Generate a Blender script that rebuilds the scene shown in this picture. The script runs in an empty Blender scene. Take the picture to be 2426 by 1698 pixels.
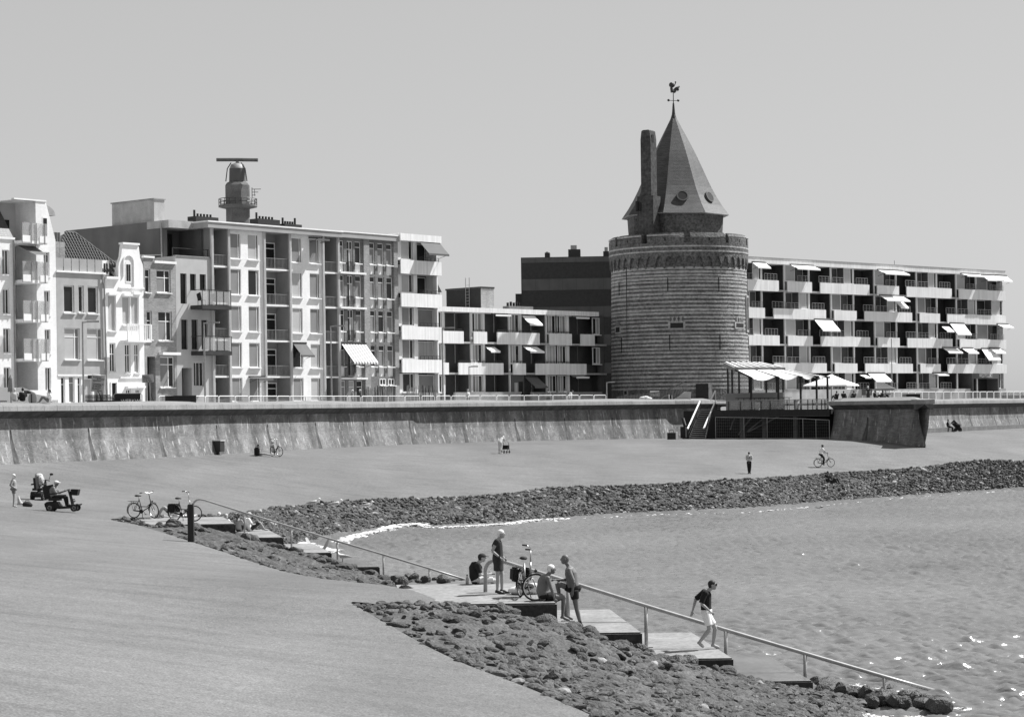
import bpy, bmesh, math, random
import numpy as np
from mathutils import Vector, Matrix, noise as mnoise
R = math.radians
random.seed(7); rng = np.random.RandomState(7)
scene = bpy.context.scene
C = scene.collection
# ---------------------------------------------------------------- camera
F, CX, CY, VH, ROLL, ZC = 5000.0, 1213.0, 849.0, 121.0, R(0.8), 7.2
cam = bpy.data.cameras.new('camera'); camo = bpy.data.objects.new('camera', cam); C.objects.link(camo)
cr, sr = math.cos(ROLL), math.sin(ROLL)
camo.matrix_world = Matrix(((cr, sr, 0, 0), (0, 0, -1, 0), (-sr, cr, 0, ZC), (0, 0, 0, 1)))
cam.sensor_width = 36.0; cam.lens = F / 2426 * 36; cam.shift_y = VH / 2426
cam.clip_start = 0.5; cam.clip_end = 20000
scene.camera = camo
# ---------------------------------------------------------------- sky, sun, exposure
SUN_AZ, SUN_EL = 116.0, 52.0            # azimuth measured from "towards the camera" round to the right
sd = Vector((math.cos(R(SUN_EL)) * math.sin(R(SUN_AZ)), -math.cos(R(SUN_EL)) * math.cos(R(SUN_AZ)), math.sin(R(SUN_EL))))
world = bpy.data.worlds.new('World'); scene.world = world; world.use_nodes = True
nt = world.node_tree; nt.nodes.clear()
wo = nt.nodes.new('ShaderNodeOutputWorld'); bg = nt.nodes.new('ShaderNodeBackground')
sky = nt.nodes.new('ShaderNodeTexSky'); sky.sky_type = 'NISHITA'; sky.sun_disc = False
sky.sun_elevation = R(SUN_EL); sky.sun_rotation = math.atan2(sd.x, sd.y); sky.air_density = 1.0; sky.dust_density = 1.2
bw = nt.nodes.new('ShaderNodeRGBToBW'); gm = nt.nodes.new('ShaderNodeMath'); gm.operation = 'POWER'; gm.inputs[1].default_value = 0.35
nt.links.new(sky.outputs[0], bw.inputs[0]); nt.links.new(bw.outputs[0], gm.inputs[0])
sm = nt.nodes.new('ShaderNodeMath'); sm.operation = 'MULTIPLY'; sm.inputs[1].default_value = 1.75; nt.links.new(gm.outputs[0], sm.inputs[0])
nt.links.new(sm.outputs[0], bg.inputs[0]); bg.inputs[1].default_value = 0.12
nt.links.new(bg.outputs[0], wo.inputs[0])
sl = bpy.data.lights.new('sun', 'SUN'); sl.energy = 5.0; sl.angle = R(0.5); sl.color = (1, 1, 1)
so = bpy.data.objects.new('sun', sl); C.objects.link(so); so.location = sd * 300
so.rotation_euler = (-sd).to_track_quat('-Z', 'Y').to_euler()
scene.view_settings.view_transform = 'Standard'; scene.view_settings.look = 'None'
scene.view_settings.exposure = 0.7; scene.view_settings.gamma = 1.0; scene.view_settings.use_curve_mapping = False
# ---------------------------------------------------------------- placing helpers
def ray(px, py):
    u, v = px - CX, py - CY - VH
    return (cr * u - sr * v) / F, -(sr * u + cr * v) / F
def W(px, py, d):
    a, b = ray(px, py); return Vector((a * d, d, ZC + b * d))
def G(px, py, z):
    a, b = ray(px, py); d = (z - ZC) / b; return Vector((a * d, d, z))
# ---------------------------------------------------------------- materials
MATS = {}
def mat(name, v, rough=0.8, n1=None, n2=None, bump=None, spec=0.3, metal=0.0, brick=None, streak=None, voro=None, lo=None, alpha=None):
    """grey procedural material; n1/n2=(scale,amount) value noise, bump=(scale,strength,dist), brick=(w,h,mortar_mult)"""
    if name in MATS: return MATS[name]
    m = bpy.data.materials.new(name); m.use_nodes = True; t = m.node_tree; N = t.nodes; L = t.links
    p = N['Principled BSDF']; p.inputs['Roughness'].default_value = rough; p.inputs['Metallic'].default_value = metal
    p.inputs['Specular IOR Level'].default_value = spec
    tc = N.new('ShaderNodeTexCoord'); vec = tc.outputs['Object']
    val = N.new('ShaderNodeValue'); val.outputs[0].default_value = v; cur = val.outputs[0]
    def mul(a, b):
        q = N.new('ShaderNodeMath'); q.operation = 'MULTIPLY'; L.new(a, q.inputs[0])
        if isinstance(b, float): q.inputs[1].default_value = b
        else: L.new(b, q.inputs[1])
        return q.outputs[0]
    def rng_(src, a, b, f0=0.0, f1=1.0):
        q = N.new('ShaderNodeMapRange'); L.new(src, q.inputs[0]); q.inputs[1].default_value = f0; q.inputs[2].default_value = f1
        q.inputs[3].default_value = a; q.inputs[4].default_value = b; return q.outputs[0]
    def noi(scale, det=4.0, scl=None):
        q = N.new('ShaderNodeTexNoise'); q.inputs['Scale'].default_value = scale; q.inputs['Detail'].default_value = det
        if scl:
            mp = N.new('ShaderNodeMapping'); mp.inputs['Scale'].default_value = scl; L.new(vec, mp.inputs[0]); L.new(mp.outputs[0], q.inputs[0])
        else: L.new(vec, q.inputs[0])
        return q.outputs[0]
    for nn in (n1, n2):
        if nn: cur = mul(cur, rng_(noi(nn[0], 5.0, nn[2] if len(nn) > 2 else None), 1 - nn[1], 1 + nn[1], 0.3, 0.7))
    if streak:   # (xscale, zscale, amount)
        cur = mul(cur, rng_(noi(1.0, 6.0, (streak[0], streak[0], streak[1])), 1 - streak[2], 1 + streak[2] * 0.7, 0.35, 0.68))
    bh = None
    if brick:
        sx = N.new('ShaderNodeSeparateXYZ'); L.new(vec, sx.inputs[0]); ad = N.new('ShaderNodeMath'); L.new(sx.outputs[0], ad.inputs[0]); L.new(sx.outputs[1], ad.inputs[1])
        cb = N.new('ShaderNodeCombineXYZ'); L.new(ad.outputs[0], cb.inputs[0]); L.new(sx.outputs[2], cb.inputs[1])
        bv = brick[3] if len(brick) > 3 else .28
        bt = N.new('ShaderNodeTexBrick'); L.new(cb.outputs[0], bt.inputs[0]); bt.inputs['Scale'].default_value = 1.0
        bt.inputs['Brick Width'].default_value = brick[0]; bt.inputs['Row Height'].default_value = brick[1]
        bt.inputs['Mortar Size'].default_value = brick[1] * 0.14; bt.inputs['Bias'].default_value = 0.0
        bt.inputs['Color1'].default_value = (1 - bv,) * 3 + (1,); bt.inputs['Color2'].default_value = (1 + bv * .7,) * 3 + (1,)
        k = brick[2]; bt.inputs['Mortar'].default_value = (k, k, k, 1)
        b2 = N.new('ShaderNodeRGBToBW'); L.new(bt.outputs[0], b2.inputs[0]); cur = mul(cur, b2.outputs[0]); bh = bt.outputs['Fac']
    if voro:     # (scale, amount) cellular colour variation
        vo = N.new('ShaderNodeTexVoronoi'); vo.inputs['Scale'].default_value = voro[0]; L.new(vec, vo.inputs[0])
        b3 = N.new('ShaderNodeRGBToBW'); L.new(vo.outputs['Color'], b3.inputs[0]); cur = mul(cur, rng_(b3.outputs[0], 1 - voro[1], 1 + voro[1]))
    cc = N.new('ShaderNodeCombineColor')
    for i in range(3): L.new(cur, cc.inputs[i])
    L.new(cc.outputs[0], p.inputs['Base Color'])
    if bump or bh:
        bp = N.new('ShaderNodeBump')
        if bump:
            bp.inputs['Strength'].default_value = bump[1]; bp.inputs['Distance'].default_value = bump[2]; L.new(noi(bump[0], 6.0), bp.inputs['Height'])
        else:
            bp.inputs['Strength'].default_value = 0.5; bp.inputs['Distance'].default_value = 0.012; bp.invert = True; L.new(bh, bp.inputs['Height'])
        L.new(bp.outputs[0], p.inputs['Normal'])
    if alpha is not None: p.inputs['Alpha'].default_value = alpha
    MATS[name] = m; return m
mat('white_brick', .84, .8, n1=(.6, .05), brick=(.21, .065, .92, .06), streak=(1.2, .25, .06))
mat('white_paint', .82, .7, n1=(2., .04), streak=(2, .3, .05))
mat('white_frame', .78, .5, n1=(3., .05))
mat('render_grey', .40, .9, n1=(1.5, .08), streak=(1.0, .15, .07))
mat('render_light', .46, .9, n1=(1.2, .06), streak=(1.0, .15, .05))
mat('column_grey', .5, .8, n1=(1., .08))
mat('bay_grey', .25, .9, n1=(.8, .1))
mat('party_grey', .16, .9, n1=(.5, .12), streak=(.6, .12, .12))
mat('brick_mid', .26, .9, brick=(.22, .07, 1.5), n1=(.8, .18))
mat('brick_dark', .15, .9, brick=(.22, .07, 1.7), n1=(.8, .2))
mat('panel_white', .80, .75, streak=(4.0, .10, .12), n1=(.7, .05))
mat('panel_pale', .74, .8, streak=(3.0, .12, .10), n1=(.5, .06))
mat('panel_grey', .105, .85, n1=(.8, .12), streak=(1, .2, .1))  # low grey carries loggia shade in its colour; also plain grey parts
mat('panel_dark', .045, .85, n1=(3., .15))  # recess shade put into this colour; also the dark steel balconies
mat('fascia_grey', .34, .7, n1=(1., .08))
mat('concrete', .42, .9, n1=(1.2, .12), n2=(14., .12), streak=(1.5, .3, .12), bump=(20., .3, .01))
mat('concrete_dark', .15, .9, n1=(1.2, .2), n2=(9., .2), bump=(20., .3, .01))
mat('glass', .02, .12, n1=(.25, .5), spec=.35)
mat('blind_shaded', .09, .8, n1=(.35, .3))  # copy of the blind with the recess shade put into its colour
mat('blind', .22, .8, n1=(.35, .18), streak=(3, .3, .05))
mat('blind_light', .42, .8, n1=(.35, .14))
mat('curtain', .42, .9, streak=(9., .05, .35))
mat('dark_metal', .03, .5, n1=(4., .2), spec=.4)
mat('black', .018, .7, n1=(5., .2))
mat('rubber', .022, .8)
mat('steel', .32, .4, metal=.6, n1=(8., .15))
mat('rail_steel', .34, .45, metal=.3, n1=(5., .15), n2=(40., .1))
mat('awning_white', .86, .85, n1=(.8, .05))
mat('awning_grey', .12, .85, n1=(.8, .08))
mat('roof_tile', .10, .85, n1=(2., .25), voro=(4., .3))
mat('slate', .055, .55, n1=(.9, .3), brick=(.3, .16, .55), spec=.5)
mat('wood_dark', .03, .85, n1=(3., .3, (6, 6, .6)))
mat('wood_grey', .22, .9, n1=(3., .35, (8, 8, .5)))
mat('lead', .28, .55, n1=(2., .2))
mat('skin', .33, .55, n1=(6., .05)); mat('skin_tan', .15, .5, n1=(6., .08))
mat('hair_white', .72, .7, n1=(20., .15)); mat('hair_grey', .45, .7, n1=(20., .2)); mat('hair_dark', .02, .6, n1=(20., .3))
mat('cloth_black', .014, .9, n1=(8., .2)); mat('cloth_dark', .032, .9, n1=(8., .2)); mat('cloth_mid', .2, .9, n1=(8., .15))
mat('cloth_white', .78, .9, n1=(8., .06)); mat('cloth_pale', .5, .9, n1=(8., .1)); mat('cloth_pattern', .40, .9, voro=(14., .75))
mat('towel', .62, .95, n1=(6., .2)); mat('van_white', .82, .25, spec=.5); mat('feather', .78, .8, n1=(10., .08)); mat('feather_grey', .38, .8)
mat('skin_mid', .30, .55, n1=(6., .06)); mat('sign_grey', .36, .6, n1=(2., .05)); mat('ink', .02, .7); mat('chrome', .7, .2, metal=1.0)
mat('plant', .06, .8, n1=(6., .4)); mat('clear_glass', .5, .08, alpha=.35, spec=.6)
def M(n): return MATS[n]
# ---------------------------------------------------------------- mesh helper
class MB:
    def __init__(s): s.v = []; s.f = []
    def add(s, vs, fs):
        n = len(s.v); s.v.extend([tuple(x) for x in vs]); s.f.extend([tuple(i + n for i in f) for f in fs]); return s
    def quad(s, a, b, c, d): return s.add([a, b, c, d], [(0, 1, 2, 3)])
    def box(s, x0, y0, z0, x1, y1, z1):
        return s.add([(x0, y0, z0), (x1, y0, z0), (x1, y1, z0), (x0, y1, z0), (x0, y0, z1), (x1, y0, z1), (x1, y1, z1), (x0, y1, z1)],
                     [(0, 3, 2, 1), (4, 5, 6, 7), (0, 1, 5, 4), (1, 2, 6, 5), (2, 3, 7, 6), (3, 0, 4, 7)])
    def bar(s, p, q, w, h=None, up=(0, 0, 1)):
        p, q = Vector(p), Vector(q); h = h or w; d = (q - p).normalized(); u = Vector(up)
        if abs(d.dot(u)) > .95: u = Vector((1, 0, 0))
        a = d.cross(u).normalized() * (w / 2); b = a.cross(d).normalized() * (h / 2)
        vs = [p - a - b, p + a - b, p + a + b, p - a + b, q - a - b, q + a - b, q + a + b, q - a + b]
        return s.add(vs, [(3, 2, 1, 0), (4, 5, 6, 7), (0, 1, 5, 4), (1, 2, 6, 5), (2, 3, 7, 6), (3, 0, 4, 7)])
    def tube(s, pts, rad, n=8, cap=True, flat=None):
        pts = [Vector(p) for p in pts]; k = len(pts)
        if not isinstance(rad, (list, tuple)): rad = [rad] * k
        base = len(s.v); prev = None
        for i, p in enumerate(pts):
            t = (pts[min(i + 1, k - 1)] - pts[max(i - 1, 0)])
            t = t.normalized() if t.length > 1e-9 else Vector((0, 0, 1))
            if prev is None:
                u = Vector((0, 0, 1)) if abs(t.z) < .9 else Vector((0, 1, 0))
                a = t.cross(u).normalized()
            else: a = (prev - t * prev.dot(t)).normalized()
            prev = a; b = t.cross(a)
            r = rad[i]; ra, rb = (r, r) if not isinstance(r, (tuple, list)) else r
            for j in range(n):
                th = 2 * math.pi * j / n; s.v.append(tuple(p + a * (math.cos(th) * ra) + b * (math.sin(th) * rb)))
        for i in range(k - 1):
            for j in range(n):
                j2 = (j + 1) % n; s.f.append((base + i * n + j, base + i * n + j2, base + (i + 1) * n + j2, base + (i + 1) * n + j))
        if cap:
            s.f.append(tuple(base + j for j in range(n - 1, -1, -1))); s.f.append(tuple(base + (k - 1) * n + j for j in range(n)))
        return s
    def lathe(s, prof, n=24, c=(0, 0, 0), a0=0, a1=2 * math.pi, closed=True):
        base = len(s.v); full = abs(a1 - a0 - 2 * math.pi) < 1e-6; m = n if full else n + 1
        for (r, z) in prof:
            for j in range(m):
                th = a0 + (a1 - a0) * j / n; s.v.append((c[0] + r * math.cos(th), c[1] + r * math.sin(th), c[2] + z))
        for i in range(len(prof) - 1):
            for j in range(n):
                j2 = (j + 1) % m; s.f.append((base + i * m + j, base + i * m + j2, base + (i + 1) * m + j2, base + (i + 1) * m + j))
        return s
    def ball(s, c, r, n=10, m=7):
        c = Vector(c); r = Vector(r) if isinstance(r, (tuple, list, Vector)) else Vector((r, r, r)); base = len(s.v)
        s.v.append((c.x, c.y, c.z - r.z))
        for i in range(1, m):
            ph = -math.pi / 2 + math.pi * i / m
            for j in range(n):
                th = 2 * math.pi * j / n; s.v.append((c.x + r.x * math.cos(ph) * math.cos(th), c.y + r.y * math.cos(ph) * math.sin(th), c.z + r.z * math.sin(ph)))
        s.v.append((c.x, c.y, c.z + r.z)); top = len(s.v) - 1
        for j in range(n):
            j2 = (j + 1) % n; s.f.append((base, base + 1 + j2, base + 1 + j)); s.f.append((top, top - n + j, top - n + j2))
        for i in range(m - 2):
            for j in range(n):
                j2 = (j + 1) % n; a = base + 1 + i * n; s.f.append((a + j, a + j2, a + n + j2, a + n + j))
        return s
    def prism(s, poly, y0, y1):
        """poly [(x,z)] counter-clockwise seen from -y, extruded from y0 to y1"""
        n = len(poly); vs = [(x, y0, z) for x, z in poly] + [(x, y1, z) for x, z in poly]
        fs = [tuple(range(n)), tuple(range(2 * n - 1, n - 1, -1))] + [(i, i + n, (i + 1) % n + n, (i + 1) % n) for i in range(n)]
        return s.add(vs, fs)
    def mesh(s, name, m=None, smooth=False):
        me = bpy.data.meshes.new(name); me.from_pydata(s.v, [], s.f)
        if m: me.materials.append(M(m) if isinstance(m, str) else m)
        if smooth: me.polygons.foreach_set('use_smooth', [True] * len(me.polygons))
        me.update(); return me
    def build(s, name, m=None, parent=None, smooth=False, loc=None):
        return obj(name, s.mesh(name, m, smooth), parent, loc)
def obj(name, me, parent=None, loc=None, rz=None):
    o = bpy.data.objects.new(name, me); C.objects.link(o)
    if parent is not None: o.parent = parent
    if loc is not None: o.location = loc
    if rz is not None: o.rotation_euler.z = rz
    return o
def tag(o, label=None, cat=None, group=None, kind=None):
    if label: o['label'] = label
    if cat: o['category'] = cat
    if group: o['group'] = group
    if kind: o['kind'] = kind
    return o
def thing(name, label, cat, loc=(0, 0, 0), rz=0.0, group=None):
    o = obj(name, None, None, loc, rz); o.empty_display_size = .2; return tag(o, label, cat, group)
def copy_tree(o, parent=None):
    c = o.copy(); C.objects.link(c); c.parent = parent
    for ch in list(o.children): copy_tree(ch, c)
    return c
def text_mesh(txt, size, name, m, parent, loc, rot, align='CENTER', ext=.004, squash=1.0):
    cu = bpy.data.curves.new(name, 'FONT'); cu.body = txt; cu.size = size; cu.align_x = align; cu.extrude = ext
    t = bpy.data.objects.new('tmp', cu); C.objects.link(t)
    bpy.context.view_layer.update(); dg = bpy.context.evaluated_depsgraph_get()
    me = bpy.data.meshes.new_from_object(t.evaluated_get(dg)); bpy.data.objects.remove(t); bpy.data.curves.remove(cu)
    me.materials.clear(); me.materials.append(M(m)); o = obj(name, me, parent, loc); o.rotation_euler = rot; o.scale = (squash, 1, 1); return o
# ================================================================ terrain
ZS = 7.4            # street level behind the sea wall
ZF = 4.4            # foot of the sea wall
def lerp_poly(pts, n):
    P = np.array([[p[0], p[1], p[2]] for p in pts]); d = np.r_[0, np.cumsum(np.linalg.norm(np.diff(P, axis=0), axis=1))]
    t = np.linspace(0, d[-1], n); return np.stack([np.interp(t, d, P[:, i]) for i in range(3)], 1)
def smooth_poly(P, it=3):
    P = P.copy()
    for _ in range(it): P[1:-1] = P[1:-1] * .5 + (P[:-2] + P[2:]) * .25
    return P
# wall foot (main wall, bastion, far wall)
WALLPX = [(-260, 1113, 4.4), (0, 1100, 4.4), (150, 1093, 4.4), (300, 1086, 4.4), (450, 1079, 4.4), (600, 1071, 4.4), (800, 1061, 4.4), (1000, 1052, 4.4), (1300, 1043, 4.34), (1600, 1038, 4.12), (1660, 1037.5, 4.07), (1720, 1036, 3.97)]
WALL = [G(*q) for q in WALLPX]
DECKP = G(1800, 1039, 4.22)
BAST = [G(1966, 1040, 4.15), G(2192, 1049, 3.9), G(2172, 1025, 4.3)]
FARW = [G(2172, 1025, 4.3), G(2300, 1018.5, 4.3), G(2426, 1013, 4.3), G(2700, 1001, 4.3)]
# asphalt control points  (pixel, height)
CP = WALLPX + [(1800, 1039, 4.22), (1966, 1040, 4.15), (2192, 1049, 3.9), (2172, 1025, 4.3), (2300, 1018.5, 4.3), (2426, 1013, 4.3), (2700, 1001, 4.3)]
EDGE_FAR = [(2900, 1076, 2.1), (2700, 1084, 2.1), (2426, 1098, 2.0), (2200, 1110, 1.98), (2000, 1119, 1.95), (1775, 1132, 1.92), (1600, 1143, 1.85), (1450, 1150, 1.8), (1300, 1158, 1.7), (1213, 1167, 1.65),
            (1050, 1177, 1.6), (900, 1184, 1.55), (760, 1193, 1.6), (650, 1203, 1.75), (580, 1214, 2.05), (470, 1222, 2.45)]
EDGE_NEAR = [(250, 1231, 2.75), (330, 1245, 2.6), (430, 1275, 2.4), (540, 1310, 2.25), (650, 1348, 2.2), (720, 1366, 2.2), (800, 1378, 2.25), (900, 1383, 2.46), (970, 1388, 2.62), (1010, 1402, 2.63), (1112, 1438, 2.60), (960, 1436, 2.58), (815, 1425, 2.62),
             (900, 1482, 2.35), (1000, 1532, 2.25), (1100, 1574, 2.2), (1250, 1628, 2.1), (1400, 1690, 2.05), (1560, 1770, 2.0), (1700, 1850, 1.95)]
CP += EDGE_FAR + EDGE_NEAR
CP += [(140, 1210, 3.05), (33, 1201, 3.05), (345, 1225, 2.72), (1185, 1074, 3.85), (1775, 1122, 2.1), (1952, 1106, 2.35), (100, 1300, 3.1), (300, 1400, 3.05), (0, 1450, 3.4), (500, 1600, 3.0), (0, 1698, 3.7), (-400, 1500, 4.2), (0, 1900, 3.9), (800, 1750, 2.7), (600, 1450, 2.75)]
cpw = np.array([tuple(G(x, y, z)) for x, y, z in CP])
cxy, cz = cpw[:, :2] / 30.0, cpw[:, 2]
def tps(r2): return np.where(r2 > 1e-12, r2 * np.log(np.maximum(r2, 1e-12)) * .5, 0)
_n = len(cxy); K = tps(((cxy[:, None] - cxy[None]) ** 2).sum(-1)) + np.eye(_n) * .06
Pm = np.c_[np.ones(_n), cxy]; A_ = np.block([[K, Pm], [Pm.T, np.zeros((3, 3))]])
_w = np.linalg.solve(A_, np.r_[cz, 0, 0, 0])
def gz(X, Y):
    X = np.atleast_1d(np.asarray(X, float)); Y = np.atleast_1d(np.asarray(Y, float)); q = np.stack([X, Y], -1) / 30.0
    k = tps(((q[..., None, :] - cxy) ** 2).sum(-1)); return k @ _w[:_n] + _w[_n] + q @ _w[_n + 1:]
def gz1(x, y): return float(gz(x, y)[0])
def on_ground(px, py):
    """where the pixel's line of sight meets the asphalt"""
    a, b = ray(px, py); d = 30.0; step = .5
    while d < 400:
        if ZC + b * d < gz1(a * d, d): break
        d += step
    for _ in range(18):
        lo_, hi_ = d - step, d; mid = (lo_ + hi_) / 2; step /= 2
        d = mid if ZC + b * mid < gz1(a * mid, mid) else hi_
    return Vector((a * d, d, gz1(a * d, d)))
edge = [G(x, y, z) for x, y, z in EDGE_FAR + EDGE_NEAR]
EDGE = smooth_poly(lerp_poly(edge, 420), 2)
wallline = WALL + [DECKP, BAST[0], BAST[1], BAST[2]] + FARW[1:]
land_top = list(reversed(wallline)) + [Vector((-45, 90, 4.9)), Vector((-34, 50, 4.6)), Vector((-20, 22, 4.2)), Vector((-6, 12, 4.0))]
# asphalt sheet: grid of fine cells inside the outline, cut exactly along it
def make_asphalt():
    from mathutils.geometry import delaunay_2d_cdt
    outline = [(p[0], p[1]) for p in EDGE] + [(6.0, 20.0), (4.0, 12.0)] + [(p.x, p.y) for p in list(reversed(land_top))]
    V2 = [Vector(p) for p in outline]; n = len(V2); E2 = [(i, (i + 1) % n) for i in range(n)]
    ys = list(np.arange(14, 60, 1.5)) + list(np.arange(60, 130, 2.5)) + list(np.arange(130, 300, 4.0))
    for y in ys:
        for x in np.arange(-46, 98, 3.0): V2.append(Vector((x + .37, y + .21)))
    r = delaunay_2d_cdt(V2, E2, [list(range(n))], 1, 1e-4)
    co = np.array([tuple(v) for v in r[0]]); zz = gz(co[:, 0], co[:, 1])
    fs = []
    for f in r[2]:
        a, b, c = (co[i] for i in f[:3])
        fs.append(tuple(f) if (b[0] - a[0]) * (c[1] - a[1]) - (b[1] - a[1]) * (c[0] - a[0]) > 0 else tuple(reversed(f)))
    me = bpy.data.meshes.new('promenade'); me.from_pydata([(x, y, z) for (x, y), z in zip(co, zz)], [], fs)
    me.polygons.foreach_set('use_smooth', [True] * len(me.polygons)); me.update(); return me
def asphalt_mat():
    m = bpy.data.materials.new('asphalt'); m.use_nodes = True; t = m.node_tree; N = t.nodes; L = t.links; p = N['Principled BSDF']
    tc = N.new('ShaderNodeTexCoord')
    def noi(sc, scl, det=5.0):
        mp = N.new('ShaderNodeMapping'); mp.inputs['Scale'].default_value = scl; L.new(tc.outputs['Object'], mp.inputs[0])
        q = N.new('ShaderNodeTexNoise'); q.inputs['Scale'].default_value = sc; q.inputs['Detail'].default_value = det; L.new(mp.outputs[0], q.inputs[0]); return q.outputs[0]
    def rr(s, a, b, f0=.3, f1=.7):
        q = N.new('ShaderNodeMapRange'); L.new(s, q.inputs[0]); q.inputs[1].default_value = f0; q.inputs[2].default_value = f1; q.inputs[3].default_value = a; q.inputs[4].default_value = b; return q.outputs[0]
    def mul(a, b):
        q = N.new('ShaderNodeMath'); q.operation = 'MULTIPLY'; L.new(a, q.inputs[0]); L.new(b, q.inputs[1]); return q.outputs[0]
    v = rr(noi(.18, (1, .45, 1)), .108, .152)
    v = mul(v, rr(noi(1.1, (.5, 1.0, 1)), .90, 1.10)); v = mul(v, rr(noi(26., (1, 1, 1), 2.0), .62, 1.42)); v = mul(v, rr(noi(7., (1, .7, 1), 3.0), .88, 1.12))
    # worn streaks of tar
    v = mul(v, rr(noi(.55, (.35, 1.8, 1), 7.0), .88, 1.0, .34, .43))
    cc = N.new('ShaderNodeCombineColor'); [L.new(v, cc.inputs[i]) for i in range(3)]; L.new(cc.outputs[0], p.inputs['Base Color'])
    p.inputs['Roughness'].default_value = .85; p.inputs['Specular IOR Level'].default_value = .3
    bp = N.new('ShaderNodeBump'); bp.inputs['Strength'].default_value = .7; bp.inputs['Distance'].default_value = .012; L.new(noi(38., (1, 1, 1), 3.0), bp.inputs['Height']); L.new(bp.outputs[0], p.inputs['Normal'])
    return m
am = make_asphalt(); am.materials.append(asphalt_mat()); prom = obj('promenade', am); tag(prom, kind='structure')
# land sheet under and behind the town, out to the horizon
wl = [Vector((-300, 70, 0)), Vector((-60, 100, 0))] + WALL + [DECKP, BAST[0], BAST[2]] + FARW[1:] + [Vector((400, 420, 0)), Vector((3000, 1500, 0))]
vs, fs = [], []
for i, p in enumerate(wl):
    a = wl[max(i - 1, 0)]; b = wl[min(i + 1, len(wl) - 1)]; t = Vector((b.x - a.x, b.y - a.y)).normalized()
    vs += [(p.x - t.y * 1.1, p.y + t.x * 1.1, ZS), (-4000 + 9000 * i / len(wl), 7000, ZS)]
for i in range(len(wl) - 1): fs.append((2 * i, 2 * i + 2, 2 * i + 3, 2 * i + 1))
me = bpy.data.meshes.new('boulevard'); me.from_pydata(vs, [], fs)
me.materials.append(mat('paving', .27, .9, n1=(.3, .1), n2=(6., .15))); tag(obj('boulevard', me), kind='structure')

# ---------------------------------------------------------------- sea
def water_mat():
    m = bpy.data.materials.new('sea_water'); m.use_nodes = True; t = m.node_tree; N = t.nodes; L = t.links; p = N['Principled BSDF']
    p.inputs['Base Color'].default_value = (.13, .13, .13, 1); p.inputs["Roughness"].default_value = .19; p.inputs['IOR'].default_value = 1.33
    tc = N.new('ShaderNodeTexCoord'); prev = None
    for sc, st, di, scl in ((2.2, .6, .09, (.45, 1, 1)), (6., .6, .05, (.5, 1, 1))):
        mp = N.new('ShaderNodeMapping'); mp.inputs['Scale'].default_value = scl; mp.inputs['Rotation'].default_value = (0, 0, R(-18)); L.new(tc.outputs['Object'], mp.inputs[0])
        q = N.new('ShaderNodeTexNoise'); q.inputs['Scale'].default_value = sc; q.inputs['Detail'].default_value = 3; L.new(mp.outputs[0], q.inputs[0])
        bp = N.new('ShaderNodeBump'); bp.inputs['Strength'].default_value = st; bp.inputs['Distance'].default_value = di; L.new(q.outputs[0], bp.inputs['Height'])
        if prev: L.new(prev, bp.inputs['Normal'])
        prev = bp.outputs[0]
    L.new(prev, p.inputs['Normal'])
    # suspended sand: slow variation
    q = N.new('ShaderNodeTexNoise'); q.inputs['Scale'].default_value = .07; q.inputs['Detail'].default_value = 4; L.new(tc.outputs['Object'], q.inputs[0])
    r_ = N.new('ShaderNodeMapRange'); L.new(q.outputs[0], r_.inputs[0]); r_.inputs[1].default_value = .3; r_.inputs[2].default_value = .7; r_.inputs[3].default_value = .13; r_.inputs[4].default_value = .18
    cc = N.new('ShaderNodeCombineColor'); [L.new(r_.outputs[0], cc.inputs[i]) for i in range(3)]; L.new(cc.outputs[0], p.inputs['Base Color'])
    return m
WM = water_mat()
def wave_h(X, Y):
    h = np.zeros_like(X); r = np.random.RandomState(3)
    for k in range(44):
        wl_ = .2 * (1.04 ** k); a = R(-94 + r.randn() * 25); kx, ky = math.cos(a) * 2 * math.pi / wl_, math.sin(a) * 2 * math.pi / wl_
        amp = .0225 * wl_ ** .9; ph = r.rand() * 6.28
        s = np.sin(kx * X + ky * Y + ph + 1.1 * np.sin(.31 * X + .13 * Y + k) + .7 * np.sin(.9 * X - .2 * Y + 2 * k)); h += amp * (s + .3 * s * s)
    return h * (.8 + .25 * np.sin(.09 * X + .05 * Y) * np.sin(.04 * X - .07 * Y + 1))
def water_grid(name, d0, d1, nd, px0, px1, nx):
    d = d0 * (d1 / d0) ** np.linspace(0, 1, nd); u = (np.linspace(px0, px1, nx) - CX) / F
    D, U = np.meshgrid(d, u, indexing='ij'); X = D * U; Y = D; Z = wave_h(X, Y)
    edge_f = np.clip(np.minimum(np.linspace(0, 1, nd)[:, None], 1 - np.linspace(0, 1, nd)[:, None]) * 40, 0, 1); Z = Z * edge_f
    v = np.stack([X, Y, Z], -1).reshape(-1, 3); i = np.arange((nd - 1) * (nx - 1)); a = (i // (nx - 1)) * nx + i % (nx - 1)
    f = np.stack([a, a + 1, a + nx + 1, a + nx], 1)
    me = bpy.data.meshes.new(name); me.vertices.add(len(v)); me.vertices.foreach_set('co', v.ravel()); me.loops.add(f.size); me.loops.foreach_set('vertex_index', f.ravel().astype(np.int32))
    me.polygons.add(len(f)); me.polygons.foreach_set('loop_start', np.arange(0, f.size, 4, dtype=np.int32)); me.polygons.foreach_set('loop_total', np.full(len(f), 4, dtype=np.int32))
    me.polygons.foreach_set('use_smooth', np.ones(len(f), bool)); me.update(); me.validate(); me.materials.append(WM); return me
sea = obj('sea', water_grid('sea', 44., 205., 900, 480, 2760, 620)); tag(sea, kind='structure')
mb = MB(); mb.quad((-60, -200, -.12), (5000, -400, -.12), (5000, 3000, -.12), (-60, 320, -.12)); so_ = mb.build('sea', WM); tag(so_, kind='structure')
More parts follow.
